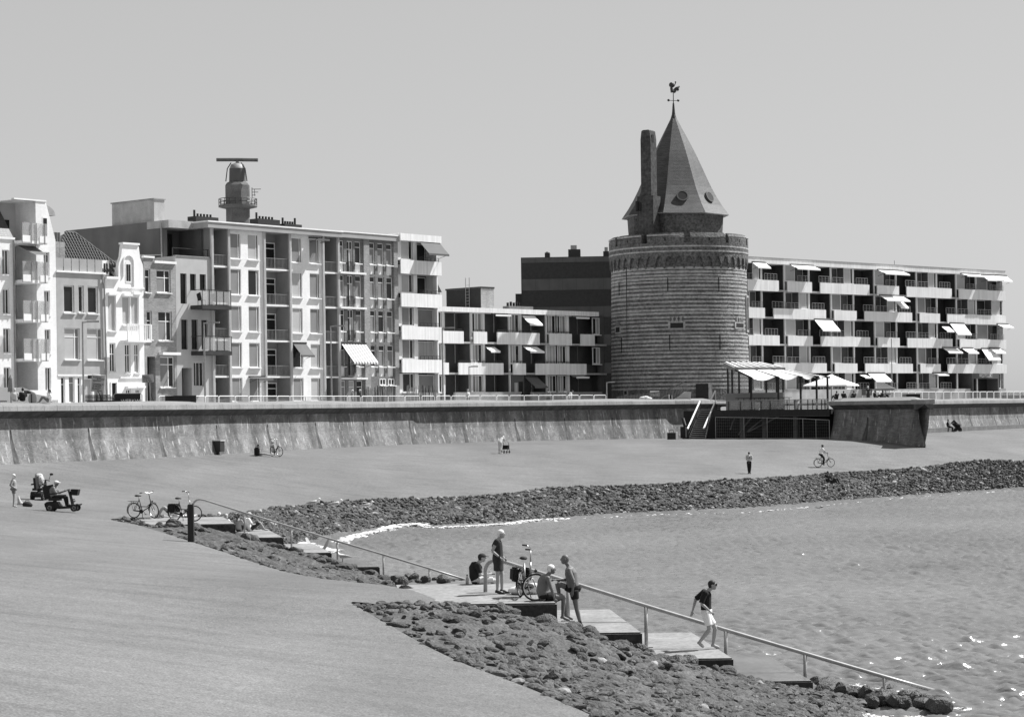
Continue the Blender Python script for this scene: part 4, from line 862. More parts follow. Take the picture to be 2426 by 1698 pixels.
awning(b, ud, ue + .1, uz(800, 238), 1.2, 1.2, 'awning_grey', -.36, 'dark awning lowered over the top balcony')
mb = MB(); zz_ = uz(885, 510); mb.add([(x1 + .02, .4, zz_), (x1 + .02, 2.6, zz_), (x1 + 1.0, 2.6, zz_ - 1.3), (x1 + 1.0, .4, zz_ - 1.3), (x1 + .02, .4, zz_ + .03), (x1 + .02, 2.6, zz_ + .03), (x1 + 1.0, 2.6, zz_ - 1.27), (x1 + 1.0, .4, zz_ - 1.27)], [(0, 1, 2, 3), (7, 6, 5, 4), (0, 3, 7, 4)]); b.part(mb, 'awning', 'awning_grey')

# ---------------------------------------------------------------- sawtooth balcony blocks
def band_panels(b, u0, u1, z0, z1, y, m, w=.62):
    n = max(1, round((u1 - u0) / w))
    for i in range(n): mb = MB(); mb.box(u0 + (u1 - u0) * i / n + .006, y, z0, u0 + (u1 - u0) * (i + 1) / n - .006, y + .14, z1); b.part(mb, 'parapet_panel', m)
# B8 three storey wing
LINE8 = (-5.2, 212.0, 46)
def r4(X, Y): return 1020 + X / 3.826, 560 + Y / 3.826
ux = lambda X, Y=1000, y=0.0: b.fp(*r4(X, Y), y)[0]
uz = lambda X, Y, y=0.0: b.fp(*r4(X, Y), y)[1]
b = Bld('balcony_wing', 'low three storey wing with white ribbed balconies left of the round tower', LINE8, 1024)
x1 = ux(1570); zt = uz(700, 660); zf = uz(700, 702)
fl = [(702, 872), (982, 1150), (1258, 1412)]; pb = [(872, 980), (1150, 1254)]
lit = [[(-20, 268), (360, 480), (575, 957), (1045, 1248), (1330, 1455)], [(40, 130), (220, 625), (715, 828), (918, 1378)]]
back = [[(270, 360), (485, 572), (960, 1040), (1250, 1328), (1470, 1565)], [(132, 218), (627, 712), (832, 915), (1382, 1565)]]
wins8 = [(36, 100), (378, 466), (714, 803), (1050, 1135), (1150, 1226)]
fins = [(105, 122), (358, 374), (468, 486), (705, 716), (805, 822), (1040, 1050), (1228, 1250)]
ZP = [(uz(700, q[1]), uz(700, q[0])) for q in pb]; ZW = [(max(.0, uz(700, q[1])), uz(700, q[0])) for q in fl]
logg = [(122, 358), (486, 705), (822, 1040), (1250, 1455)]
mb = MB(); mb.quad((0, 1.7, 0), (x1, 1.7, 0), (x1, 1.7, zf), (0, 1.7, zf)); b.part(mb, 'loggia_back_wall', 'panel_grey')  # dark grey holds the loggia shade in the wall colour
mb = MB(); mb.quad((x1, 0, 0), (x1, 12, 0), (x1, 12, zf), (x1, 0, zf)); b.part(mb, 'end_wall', 'panel_grey')
mb = MB(); mb.box(-.3, -.7, zf, ux(1487), 12, zt); b.part(mb, 'fascia', 'panel_white'); mb = MB(); mb.box(ux(1487) + .01, -.1, zf, x1 + .02, 12, zt - .25); b.part(mb, 'fascia', 'panel_grey')
for k, (z0_, z1_) in enumerate(ZW):
    for j, (a_, c_) in enumerate(wins8):
        window(b, ux(a_), ux(c_), z0_, z1_, .02, (.3, .62), (), [['blind', 'curtain', 'glass'], ['glass', 'curtain', 'blind'], ['curtain', 'blind', 'glass']][(j + k) % 3] if not (k == 1 and j == 3) else ['blind_light'] * 3, fw=.08)
    window(b, ux(1470), ux(1536), z0_, z1_ - .1, .02, (.5,), (), ['glass', 'curtain'], fw=.1) if k < 2 else None
    for j, (a_, c_) in enumerate(logg):
        u0_, u1_ = ux(a_), ux(c_); w_ = u1_ - u0_; s0 = .05 if j % 2 == k % 2 else .06
        window(b, u0_ + w_ * s0, u0_ + w_ * (s0 + .42), z0_, z1_ - .12, 1.6, (.6,), (), ['glass', 'blind' if (j + k) % 3 == 0 else 'glass'], fw=.07, sill=False, name='balcony_door')
        mb = MB(); mb.bar((u0_ + w_ * .52, .4, z0_), (u0_ + w_ * .52, .4, z1_), .06); b.part(mb, 'post', 'steel')
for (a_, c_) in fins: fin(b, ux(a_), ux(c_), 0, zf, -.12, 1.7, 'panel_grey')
mb = MB(); mb.box(ux(1536), -.02, 0, x1, .4, zf); b.part(mb, 'corner_strip', 'panel_grey')
for k, (z0_, z1_) in enumerate(ZP):
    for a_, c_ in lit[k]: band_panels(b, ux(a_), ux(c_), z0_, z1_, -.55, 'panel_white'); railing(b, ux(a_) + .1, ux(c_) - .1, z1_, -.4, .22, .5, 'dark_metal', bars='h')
    for a_, c_ in back[k]: band_panels(b, ux(a_), ux(c_), z0_, z1_, .9, 'panel_grey')  # setback panels coloured grey for the shade they stand in
    mb = MB(); mb.box(0, -.4, z0_ + .02, x1, 1.7, z0_ + .2); b.part(mb, 'floor_slab', 'concrete')
mb = MB(); mb.box(ux(140), -1.3, 0, ux(730), -1.0, uz(400, 1412)); b.part(mb, 'garden_wall', 'brick_mid'); mb = MB(); mb.box(ux(835), -1.3, 0, ux(1470), -1.0, uz(1000, 1412)); b.part(mb, 'garden_wall', 'brick_mid')
mb = MB(); mb.box(ux(722), -.15, 0, ux(835), 1.7, ZP[1][0]); pr = b.part(mb, 'entrance_porch', 'panel_grey'); mb = MB(); mb.box(ux(785), -.17, 0, ux(822), -.152, uz(800, 1315)); mb.build('door', 'black', pr); mb = MB(); mb.box(ux(745), -.17, .1, ux(778), -.152, uz(760, 1325)); mb.build('pane', 'curtain', pr)
awning(b, ux(822), ux(938), ZW[0][1] - .1, .95, 1.2, y=-.1); awning(b, ux(822), ux(950), ZW[1][1] - .1, .6, 1.2, y=-.1); awning(b, ux(490), ux(575), ZW[1][1] - .2, .5, .9, y=.0, arms=False); awning(b, ux(840), ux(955), ZW[2][1] - .15, 1.05, 1.5, 'awning_grey', y=-.1)
awning(b, ux(1255), ux(1372), ZW[2][1] - .05, .12, .9, y=-.1, arms=False)
for (a_, c_) in ((550, 690), (1280, 1400)): awning(b, ux(a_), ux(c_), ZW[0][1] - .05, .1, .6, y=-.1, arms=False)
# plant room with ladder on its roof
zr = zt
def rb_box(Xa, Xm, Xb, Yt, y, nm, m1, m2):
    u0_ = ux(Xa, 600, y + 5); u1_ = ux(Xm, 600, y); u2_ = ux(Xb, 600, y); zt_ = b.fp(*r4(Xm, Yt), y)[1]
    mb = MB(); mb.box(u1_, y, zr - .05, u2_, y + (u1_ - u0_) * 0 + 5.2, zt_); return b.part(mb, nm, m1), u1_, u2_, zt_
pr, pu1, pu2, pz = rb_box(180, 458, 575, 470, 5.0, 'plant_room', 'brick_mid', 'black')
mb = MB(); mb.box(pu1 - .06, 4.94, pz, pu2 + .06, 10.3, pz + .18); mb.build('cap', 'dark_metal', pr)
mb = MB(); mb.box(pu1 - .02, 5.02, zr, pu1 - .003, 10.18, pz - .01); mb.build('shade_sheet', 'black', pr)  # black sheet added over the left face as its painted shade
mb = MB(); yl = 6.6
for yy in (yl, yl + .55): mb.bar((pu1 - .12, yy, zr), (pu1 - .12, yy, pz + 1.2), .05)
for i in range(9): mb.bar((pu1 - .12, yl, zr + .2 + i * .33), (pu1 - .12, yl + .55, zr + .2 + i * .33), .03)
mb.build('ladder', 'steel', pr)
for i, X in enumerate((700, 728, 755, 780, 800)): mb = MB(); uu = ux(X, 650, 6); mb.tube([(uu, 6, zr), (uu, 6, uz(X, 600 - 8 * (i % 2), 6))], .13, 8); b.part(mb, 'roof_vent', 'black')
mb = MB(); mb.box(ux(685, 650, 6), 5.5, zr, ux(900, 650, 6), 6.5, uz(700, 632, 6)); b.part(mb, 'vent_base', 'concrete_dark')

# B9 long five storey block right of the tower, with a dark end wing left of it
LINE9 = ((1776 - CX) / F * 243, 243.0, 42)
def r7(X, Y): return 1760 + X / 4.017, 580 + Y / 4.017
def r8(X, Y): return 2080 + X / 4.228, 600 + Y / 4.228
b = Bld('balcony_block', 'long five storey block with pale sawtooth balconies and white awnings right of the tower', LINE9, 1700)
px7 = lambda X: 1760 + X / 4.017
px8 = lambda X: 2080 + X / 4.228
up = lambda px, y=0.0: b.fp(px, 780, y)[0]
finp = [px7(q) for q in (-30, 182, 400, 633, 842, 1055, 1255)] + [px8(q) for q in (185, 390, 592, 787, 985)]
finp = [1755.0] + finp[1:]
x1 = up(px8(1252)); zt = b.z(2070, 627); zf = b.z(2070, 639)
zrow9 = [b.z(px7(900), 580 + q / 4.017) for q in (370, 470, 625, 720, 875, 968, 1128, 1220, 1375)]   # parapet tops / bottoms
ZP = [(zrow9[1], zrow9[0]), (zrow9[3], zrow9[2]), (zrow9[5], zrow9[4]), (zrow9[7], zrow9[6])]; ZW = [(zrow9[0], zf), (zrow9[2], zrow9[1]), (zrow9[4], zrow9[3]), (zrow9[6], zrow9[5]), (zrow9[8], zrow9[7])]
U = [up(p) for p in finp] + [x1]
mb = MB(); mb.quad((0, 1.9, 0), (x1 - .02, 1.9, 0), (x1 - .02, 1.9, zf), (0, 1.9, zf)); b.part(mb, 'loggia_back_wall', 'panel_dark')  # near black wall colour includes the shade of the loggias
mb = MB(); mb.quad((x1, 0, 0), (x1, 12, 0), (x1, 12, zf), (x1, 0, zf)); b.part(mb, 'end_wall', 'panel_pale')
mb = MB(); mb.box(-.3, -.45, zf, x1 + .02, 12, zt); b.part(mb, 'fascia', 'panel_pale'); mb = MB(); mb.box(-.32, -.5, zt, x1 + .06, 12.1, zt + .1); b.part(mb, 'roof_edge', 'lead')
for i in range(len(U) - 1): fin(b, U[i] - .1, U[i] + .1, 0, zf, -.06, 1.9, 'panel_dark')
for k, (z0_, z1_) in enumerate(ZP):          # parapets, storey by storey
    for i in range(len(U) - 1):
        u0_, u1_ = U[i], U[i + 1]; w_ = u1_ - u0_; logg_ = i % 2 == 1 and i < 10
        if not logg_ or i >= 10: band_panels(b, u0_, u1_, z0_, z1_, -.5, 'panel_pale', .8)
        else:
            right = ((i // 2) + k) % 2 == 1
            a_, c_ = (u0_ + w_ * .38, u1_) if right else (u0_, u0_ + w_ * .62)
            band_panels(b, a_, c_, z0_, z1_, -.5, 'panel_pale', .8)
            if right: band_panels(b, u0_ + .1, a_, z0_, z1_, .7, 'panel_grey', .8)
            else: band_panels(b, c_, u1_ - .1, z0_, z1_, .7, 'panel_grey', .8)  # setback parapets darkened in colour for their shade
    mb = MB(); mb.box(0, -.35, z0_ + .02, x1, 1.9, z0_ + .2); b.part(mb, 'floor_slab', 'concrete')
for k, (z0_, z1_) in enumerate(ZW):
    z0_ = max(z0_, .05)
    for i in range(len(U) - 1):
        u0_, u1_ = U[i] + .12, U[i + 1] - .12; w_ = u1_ - u0_
        if k == 4 and i >= 10: continue
        if i % 2 == 1 and i < 10:     # open loggia
            right = ((i // 2) + k) % 2 == 1; s0 = .02 if not right else .05
            window(b, u0_ + w_ * s0, u0_ + w_ * (s0 + .5), z0_, z1_ - .1, 1.75, (.45,), (), [['glass', 'black'], ['blind_shaded', 'black'], ['black', 'glass']][(i + k) % 3], fw=.07, sill=False, name='balcony_door')
            railing(b, u0_ + w_ * (.36 if right else .02), u0_ + w_ * (.98 if right else .6), z0_, -.3, .78, .5, 'rail_steel', bars='h')
        else:
            flip = (i // 2 + k) % 2; lw = .42
            a_, c_ = (u0_, u0_ + w_ * lw) if flip else (u1_ - w_ * lw, u1_)
            window(b, a_, c_, z0_ + .05, z1_, -.02, (.75,) if not flip else (), (), [['blind_light', 'glass'], ['blind_light', 'blind']][(i + k) % 2] if not flip else ['blind_light', 'blind'][(i + k) % 2], fw=.06)
            d0, d1 = (u0_ + w_ * (lw + .06), u1_) if flip else (u0_, u1_ - w_ * (lw + .06))
            mb = MB(); mb.box(a_ - .12 if not flip else c_, -.02, z0_, a_ if not flip else c_ + .12, 1.2, z1_); b.part(mb, 'reveal', 'panel_grey')  # grey instead of white: shade on the reveal put into its colour
            window(b, d0, d1, z0_, z1_, .8, (), (), ['blind_shaded', 'black', 'panel_grey', 'glass'][(i + 2 * k) % 4], fw=.05, sill=False, name='balcony_door')
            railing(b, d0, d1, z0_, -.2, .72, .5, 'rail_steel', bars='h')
mb = MB(); mb.box(0, -.3, 0, up(px8(900)), -.1, zrow9[8]); b.part(mb, 'plinth', 'concrete'); mb = MB(); mb.box(up(px8(1180)), -.3, 0, x1, -.1, zrow9[8]); b.part(mb, 'plinth', 'concrete')
# entrance with lettering
e0, e1 = up(px8(905)), up(px8(1175)); mb = MB(); mb.box(e0, -.5, 0, e0 + .3, 1.9, ZP[3][0]); mb.box(e1 - .3, -.5, 0, e1, 1.9, ZP[3][0]); mb.box(e0 + .3, -.5, b.z(2330, 897), e1 - .3, 1.9, ZP[3][0]); en = b.part(mb, 'entrance_porch', 'panel_grey')
mb = MB(); mb.box(e0 + .3, 1.2, 0, e1 - .3, 1.25, b.z(2330, 897)); mb.build('door', 'black', en)
mb = MB()
for f_ in (.12, .3, .44): mb.bar((e0 + (e1 - e0) * f_, 1.15, 0), (e0 + (e1 - e0) * f_, 1.15, b.z(2330, 897)), .06)
mb.build('door_frame', 'panel_grey', en)
text_mesh('WESTPOORT', .78, 'lettering', 'white_paint', en, ((e0 + e1) / 2, -.52, b.z(2330, 894)), (R(90), 0, 0), squash=.62)
window(b, up(px8(1180)), up(px8(1222)), ZW[4][0], ZW[4][1], -.02, (.5,), (), ['blind', 'glass'], fw=.08)
for pa, pc, ya, yb_, o_ in ((1776, 1812, 622, 634, .9), (1866, 1926, 628, 637, 1.1), (2073, 2136, 640, 649, 1.2), (1921, 1968, 757, 783, 1.3), (2076, 2136, 700, 712, 1.2), (2113, 2137, 714, 729, .9), (2270, 2318, 649, 654, 1.0), (2318, 2345, 652, 664, 1.0), (2338, 2362, 653, 664, 1.0), (2352, 2382, 653, 667, 1.0),
                        (2242, 2280, 766, 792, 1.2), (2222, 2244, 773, 785, .9), (2354, 2384, 768, 776, 1.0), (2224, 2262, 824, 835, 1.0), (2270, 2300, 825, 836, 1.0), (2316, 2350, 826, 852, 1.1), (2335, 2364, 825, 836, 1.0), (2046, 2090, 884, 903, 1.3), (2200, 2230, 884, 888, .9), (2026, 2046, 888, 894, .9)):
    awning(b, up(pa), up(pc) - .4, b.z(pa, ya), max(.15, b.z(pa, ya) - b.z(pa, yb_)), o_, 'awning_white', y=-.52)
for px in (1820, 1877, 1895, 1981, 2080, 2211): mb = MB(); uu = up(px, 3); mb.box(uu, 3, zt, uu + .9, 4, zt + .32); b.part(mb, 'roof_vent', 'lead')
mb = MB(); u0_, u1_ = up(2110, 5), up(2180, 5); mb.box(u0_, 5, zt + .1, u1_, 8, zt + .4); b.part(mb, 'roof_hatch', 'dark_metal'); mb = MB(); mb.bar((up(2136, 5), 6, zt), (up(2136, 5), 6, zt + 1.3), .04); b.part(mb, 'aerial', 'dark_metal')
# end wing, its shade put into dark panel colours
b = Bld('end_wing', 'dark banded end wall of the five storey block seen left of the tower', ((1246 - CX) / F * 250, 250.0, -3), 1238)
x1 = b.u(1560); zt = b.z(1246, 611); ys = [(195, 242, 'panel_grey'), (242, 388, 'panel_dark'), (388, 492, 'panel_grey'), (492, 642, 'panel_dark'), (642, 742, 'panel_grey'), (742, 898, 'panel_dark'), (898, 998, 'panel_grey'), (998, 1155, 'panel_dark'), (1155, 1252, 'panel_grey'), (1252, 1470, 'panel_dark')]
for (Y0, Y1, m_) in ys:
    z1_, z0_ = b.fp(*r4(865, Y0))[1], max(0, b.fp(*r4(865, Y1))[1]); n = 10
    for i in range(n): mb = MB(); mb.box(x1 * i / n + .01, 0 if m_ == 'panel_grey' else .03, z0_ + .01, x1 * (i + 1) / n - .01, .5, z1_ - .01); b.part(mb, 'facing_panel', m_)
mb = MB(); mb.box(-.1, .05, 0, x1, 14, zt + .05); b.part(mb, 'body', 'panel_dark')
for (Xa, Xb, Yt) in ((1035, 1080, 148), (1248, 1358, 118), (1565, 1625, 135)):
    u0_, u1_ = b.fp(*r4(Xa, 160), 3)[0], b.fp(*r4(Xb, 160), 3)[0]; zz_ = b.fp(*r4(Xa, Yt), 3)[1]; mb = MB(); mb.box(u0_, 3, zt, u1_, 5, zz_); c_ = b.part(mb, 'roof_unit', 'dark_metal'); mb = MB(); mb.box(u0_ + (u1_ - u0_) * .2, 3.2, zz_, u1_ - (u1_ - u0_) * .3, 4.6, zz_ + (.5 if Xa > 1100 else .12)); mb.build('cowl', 'steel', c_)
mb = MB(); u0_ = b.fp(*r4(770, 550), 2)[0]; u1_ = b.fp(*r4(838, 550), 2)[0]; mb.box(u0_, 2, 0, u1_, 5, b.fp(*r4(770, 520), 2)[1]); b.part(mb, 'stair_tower', 'panel_dark')

# ---------------------------------------------------------------- radar tower
d_ = 236.0; c0 = W(564, 520, d_); s_ = d_ / F; rt = thing('radar_tower', 'grey concrete radar tower with railed gallery and rotating bar antenna', 'tower', (c0.x, c0.y, ZS))
zt_ = lambda py: W(564, py, d_).z - ZS
mb = MB(); mb.lathe([(29 * s_, 0), (29 * s_, zt_(495))], 8, a0=R(22.5), a1=R(382.5)); mb.build('shaft', 'concrete_dark', rt)
mb = MB(); mb.lathe([(29 * s_, zt_(495)), (46 * s_, zt_(491)), (46 * s_, zt_(487)), (0.1, zt_(487))], 16); mb.build('gallery', 'concrete_dark', rt)
mb = MB(); mb.lathe([(30 * s_, zt_(487)), (30 * s_, zt_(440)), (26 * s_, zt_(434)), (20 * s_, zt_(431))], 8, a0=R(22.5), a1=R(382.5)); mb.build('cabin', 'concrete_dark', rt)
mb = MB(); mb.lathe([(20 * s_, zt_(431)), (19 * s_, zt_(400))], 20); mb.build('drum', 'panel_grey', rt, True)
mb = MB(); mb.lathe([(19 * s_, zt_(400)), (15 * s_, zt_(390)), (4 * s_, zt_(386)), (3 * s_, zt_(380))], 20); mb.build('cap', 'lead', rt, True)
mb = MB(); mb.tube([(-49 * s_, 0, zt_(378)), (0, 0, zt_(378.5)), (49 * s_, 0, zt_(380))], [(.25, .2)] * 3, 8); mb.build('antenna', 'panel_grey', rt)
mb = MB(); rr = 45 * s_
for k in range(20):
    a_ = 2 * math.pi * k / 20; mb.bar((rr * math.cos(a_), rr * math.sin(a_), zt_(487)), (rr * math.cos(a_), rr * math.sin(a_), zt_(472)), .06)
for zz_ in (zt_(472), zt_(480)): mb.tube([(rr * math.cos(2 * math.pi * k / 20), rr * math.sin(2 * math.pi * k / 20), zz_) for k in range(21)], .04, 5)
mb.build('railing', 'dark_metal', rt)
mb = MB()
for sx in (-1, 1): mb.tube([(sx * 12 * s_, -1, zt_(388)), (sx * 21 * s_, -1, zt_(402)), (sx * 25 * s_, -1, zt_(432))], .06, 5)
mb.build('guard_rail', 'dark_metal', rt)
mb = MB()
for i in range(4): mb.bar((30 * s_ + .2, 0, zt_(470 - i * 7)), (36 * s_ + .3 * i, 0, zt_(470 - i * 7)), .06)
mb.bar((34 * s_, 0, zt_(470)), (34 * s_, 0, zt_(445)), .07); mb.bar((40 * s_, 0, zt_(465)), (40 * s_, 0, zt_(448)), .05); mb.build('aerial', 'dark_metal', rt)
# ================================================================ round tower
TD = 228.0; tc_ = W(1612, 930, TD); TX, TY = tc_.x, TD; ts = TD / F
mat('tower_brick', .095, .9, brick=(.22, .075, 1.4), n1=(.5, .25), n2=(4., .5), bump=(5., 1.0, .10))
mat('chimney_brick', .05, .9, brick=(.22, .075, 1.4), n1=(.5, .2), n2=(3., .4), bump=(6., .6, .05))
mat('tower_stone', .32, .85, n1=(1.0, .25), n2=(5., .3), bump=(6., .8, .06))
tw = thing('round_tower', 'old round brick tower with pale stone bands, battlements and pointed slate roof', 'tower', (TX, TY, ZS))
tz = lambda py: W(1612, py, TD - 7).z - ZS
tzc = lambda py: W(1612, py, TD).z - ZS
RT0, RT1 = 163.0 * ts, 159.5 * ts      # radius at base and below the corbels
z_arc0, z_arc1, z_par, z_top = tz(628), tz(601), tz(595), tz(551)
def rad(z): return RT0 + (RT1 - RT0) * z / z_arc0
seg = 96
mb = MB(); prof = [(rad(z), z) for z in np.linspace(0, z_arc1 + .1, 16)]
bm_ = MB(); N_ = seg
for i in range(len(prof) - 1):
    pass
mb.lathe(prof, N_); body = mb.build('wall', 'tower_brick', tw)
# every stone band a ring of its own
ybands = [402, 432, 460, 487, 513, 547, 578, 612, 644, 680, 715, 747, 774, 808, 838, 872, 905, 940, 970, 1002, 1035, 1068, 1098, 1132, 1165, 1197, 1228, 1262, 1297, 1330, 1362, 1395]
for Y in ybands:
    z_ = tz(520 + Y / 3.4925); r_ = rad(z_); mb = MB(); h_ = .095 + .03 * ((Y * 7) % 5) / 5
    n2 = 200; ang_ = np.linspace(0, 2 * math.pi, n2 + 1)
    for j in range(n2):      # stones of uneven height
        q0 = math.floor(j / 4); rr_ = random.Random(q0 * 131 + Y); h0, dz_, ro = h_ * rr_.uniform(.82, 1.12), rr_.uniform(-.012, .012), rr_.uniform(.004, .03)
        e = 0; A0, A1 = ang_[j], ang_[j + 1] - e / r_; zl, zh = z_ + dz_ - h0, z_ + dz_ + h0; P2 = lambda a, z, r: (r * math.cos(a), r * math.sin(a), z)
        mb.add([P2(A0, zl, r_ - .03), P2(A1, zl, r_ - .03), P2(A1, zl, r_ + ro), P2(A0, zl, r_ + ro), P2(A0, zh, r_ - .03), P2(A1, zh, r_ - .03), P2(A1, zh, r_ + ro), P2(A0, zh, r_ + ro)], [(3, 2, 6, 7), (0, 1, 2, 3), (4, 7, 6, 5)])
    mb.build('stone_band', 'tower_stone', tw)
# corbel table with pointed arches
NA = 44; RO = RT1 + .2; mbA = MB(); K = 8
for i in range(NA):
    a0 = 2 * math.pi * i / NA; a1 = 2 * math.pi * (i + 1) / NA; mid = (a0 + a1) / 2; hw = (a1 - a0) * .36; pts = []
    for k in range(K + 1):
        t = -1 + 2 * k / K; pts.append((mid + hw * t, z_arc0 + .1 + (z_arc1 - z_arc0 - .35) * math.sqrt(max(0, 1 - t * t * .98))))
    P_ = lambda a, z, r=RO: (r * math.cos(a), r * math.sin(a), z)
    mbA.add([P_(a0, z_arc0 + .1), P_(pts[0][0], pts[0][1]), P_(pts[0][0], z_arc1), P_(a0, z_arc1)], [(0, 1, 2, 3)]); mbA.add([P_(pts[-1][0], pts[-1][1]), P_(a1, z_arc0 + .1), P_(a1, z_arc1), P_(pts[-1][0], z_arc1)], [(0, 1, 2, 3)])
    for k in range(K):
        mbA.add([P_(pts[k][0], pts[k][1]), P_(pts[k + 1][0], pts[k + 1][1]), P_(pts[k + 1][0], z_arc1), P_(pts[k][0], z_arc1)], [(0, 1, 2, 3)])
        mbA.add([P_(pts[k][0], pts[k][1]), P_(pts[k][0], pts[k][1], RT1 - .05), P_(pts[k + 1][0], pts[k + 1][1], RT1 - .05), P_(pts[k + 1][0], pts[k + 1][1])], [(0, 1, 2, 3)])
    ac = a0; w2 = (a1 - a0) * .14       # tapering corbel between two arches
    mbA.add([P_(ac - w2, z_arc0 + .1), P_(ac + w2, z_arc0 + .1), P_(ac + w2 * .6, z_arc0 - .35, RT1 + .02), P_(ac - w2 * .6, z_arc0 - .35, RT1 + .02), P_(ac - w2, z_arc0 + .1, RT1), P_(ac + w2, z_arc0 + .1, RT1)], [(3, 2, 1, 0), (0, 4, 3), (1, 2, 5)])
mbA.build('corbel_table', 'tower_brick', tw)
# parapet with embrasures
zp1 = z_top; zemb = tz(575); gaps = []
for X in (218, 428, 767, 1098, 1282):
    xs = ((1400 + X / 3.4925) - 1612) / (RO / ts); gaps.append((math.asin(max(-1, min(1, xs))), .045 if X in (428, 767) else .03))
gaps += [(g + math.pi, .045) for g, _ in gaps]
mb = MB(); mb.lathe([(RO, z_arc1), (RO + .03, z_arc1 + .3), (RO + .03, zemb), (RO - .7, zemb), (RO - .7, z_arc1)], N_); mb.build('parapet', 'tower_brick', tw)
gs = sorted([((g - math.pi / 2) % (2 * math.pi), w) for g, w in gaps]); 
for i in range(len(gs)):
    g0, w0 = gs[i]; g1, w1 = gs[(i + 1) % len(gs)]
    if g1 < g0: g1 += 2 * math.pi
    aa, bb = g0 + w0, g1 - w1
    if bb - aa < .02: continue
    mb = MB(); n = max(3, int((bb - aa) / .07)); pf = [(RO - .7, zemb + .01), (RO + .03, zemb + .01), (RO + .03, zp1 - .5), (RO - .25, zp1), (RO - .7, zp1 - .1)]
    mb.lathe(pf + [pf[0]], n, a0=aa, a1=bb); m_ = n + 1
    mb.f.append(tuple(j * m_ for j in range(5))); mb.f.append(tuple(j * m_ + n for j in range(4, -1, -1))); ml = mb.build('merlon', 'tower_brick', tw)
    am_ = (aa + bb) / 2; s2 = MB(); s2.lathe([(RO + .02, zemb + .75), (RO + .052, zemb + .75), (RO + .052, zemb + .9), (RO + .02, zemb + .9)], n, a0=aa, a1=bb); s2.build('stone_band', 'tower_stone', ml)
    s2 = MB(); q = Matrix.Rotation(am_, 4, 'Z'); s2.add([q @ Vector(v) for v in ((RO + .02, -.07, zemb + .2), (RO + .045, -.07, zemb + .2), (RO + .045, .07, zemb + .2), (RO + .02, .07, zemb + .2), (RO + .02, -.07, zp1 - .55), (RO + .045, -.07, zp1 - .55), (RO + .045, .07, zp1 - .55), (RO + .02, .07, zp1 - .55))], [(0, 1, 5, 4), (1, 2, 6, 5), (2, 3, 7, 6), (4, 5, 6, 7)]); s2.build('arrow_slit', 'black', ml)
for Y in (222, 262):
    z_ = tz(520 + Y / 3.4925); mb = MB(); mb.lathe([(RO - .02, z_ - .08), (RO + .05, z_ - .08), (RO + .05, z_ + .08), (RO - .02, z_ + .08)], N_); mb.build('stone_band', 'tower_stone', tw)
mb = MB(); mb.lathe([(RO - .6, zemb - .2), (0, zemb - .2)], N_); mb.build('roof_walk', 'lead', tw)
# wall furniture placed by angle
def onwall(X, Y, r=None):
    xs = (1400 + X / 3.4925 - 1612) * ts; z_ = tz(520 + Y / 3.4925); r_ = r or rad(z_); a = math.asin(max(-.995, min(.995, xs / r_))) - math.pi / 2; return a, z_, r_
def radial_box(name, m, a, r, z0, z1, w, dep=.05, out=.03, parent=None):
    q = Matrix.Rotation(a, 4, 'Z'); mb = MB(); mb.box(r - dep, -w / 2, z0, r + out, w / 2, z1); mb.v = [tuple(q @ Vector(v)) for v in mb.v]; return mb.build(name, m, parent or tw)
for X, Y0, Y1 in ((235, 497, 607), (608, 480, 592), (1022, 480, 597), (1293, 485, 582), (247, 962, 1090), (617, 950, 1080), (1024, 955, 1078), (1296, 958, 1075)):
    a, z_, r_ = onwall(X, (Y0 + Y1) / 2); radial_box('wall_anchor', 'black', a, r_, onwall(X, Y1)[1], onwall(X, Y0)[1], .09, .05, .07)
for X, Y0, Y1, w in ((674, 855, 898, 1.35), (220, 872, 913, .95), (1203, 858, 890, 1.6)):
    a, z_, r_ = onwall(X, (Y0 + Y1) / 2); z0_, z1_ = onwall(X, Y1)[1], onwall(X, Y0)[1]
    su = radial_box('window', 'tower_stone', a, r_, z0_ - .15, z1_ + .15, w + .45, .1, .035); radial_box('pane', 'black', a, r_, z0_, z1_, w, .05, .05, su)
    for k in range(-3, 4): radial_box('arch_stone', 'tower_stone' if k % 2 == 0 else 'tower_brick', a + k * w * .16 / r_, r_, z1_ + .18, z1_ + .62, w * .1, .05, .05, su)
a, z_, r_ = onwall(1290, 770, RT0 + .02); su = radial_box('tall_window', 'tower_stone', a, r_ - .02, onwall(1290, 925)[1], onwall(1290, 615)[1], 1.3, .3, .03); radial_box('pane', 'black', a, r_ - .02, onwall(1290, 905)[1], onwall(1290, 635)[1], .8, .1, .05, su)
a, z_, r_ = onwall(870, 1425); dr = radial_box('door', 'black', a, r_, 0, onwall(870, 1360)[1], 1.35, .3, .035); a2, _, _ = onwall(935, 1425); radial_box('pilaster', 'tower_stone', a2, r_, 0, onwall(935, 1360)[1], .42, .1, .12)
a, z_, r_ = onwall(272, 1420); su = radial_box('window', 'tower_stone', a, r_, onwall(272, 1448)[1], onwall(272, 1392)[1], .75, .1, .05); radial_box('pane', 'black', a, r_, onwall(272, 1438)[1], onwall(272, 1410)[1], .42, .05, .065, su)
a, z_, r_ = onwall(290, 700); radial_box('lightning_rod', 'dark_metal', a, r_ + .02, 0, z_arc0, .03, .03, .05)
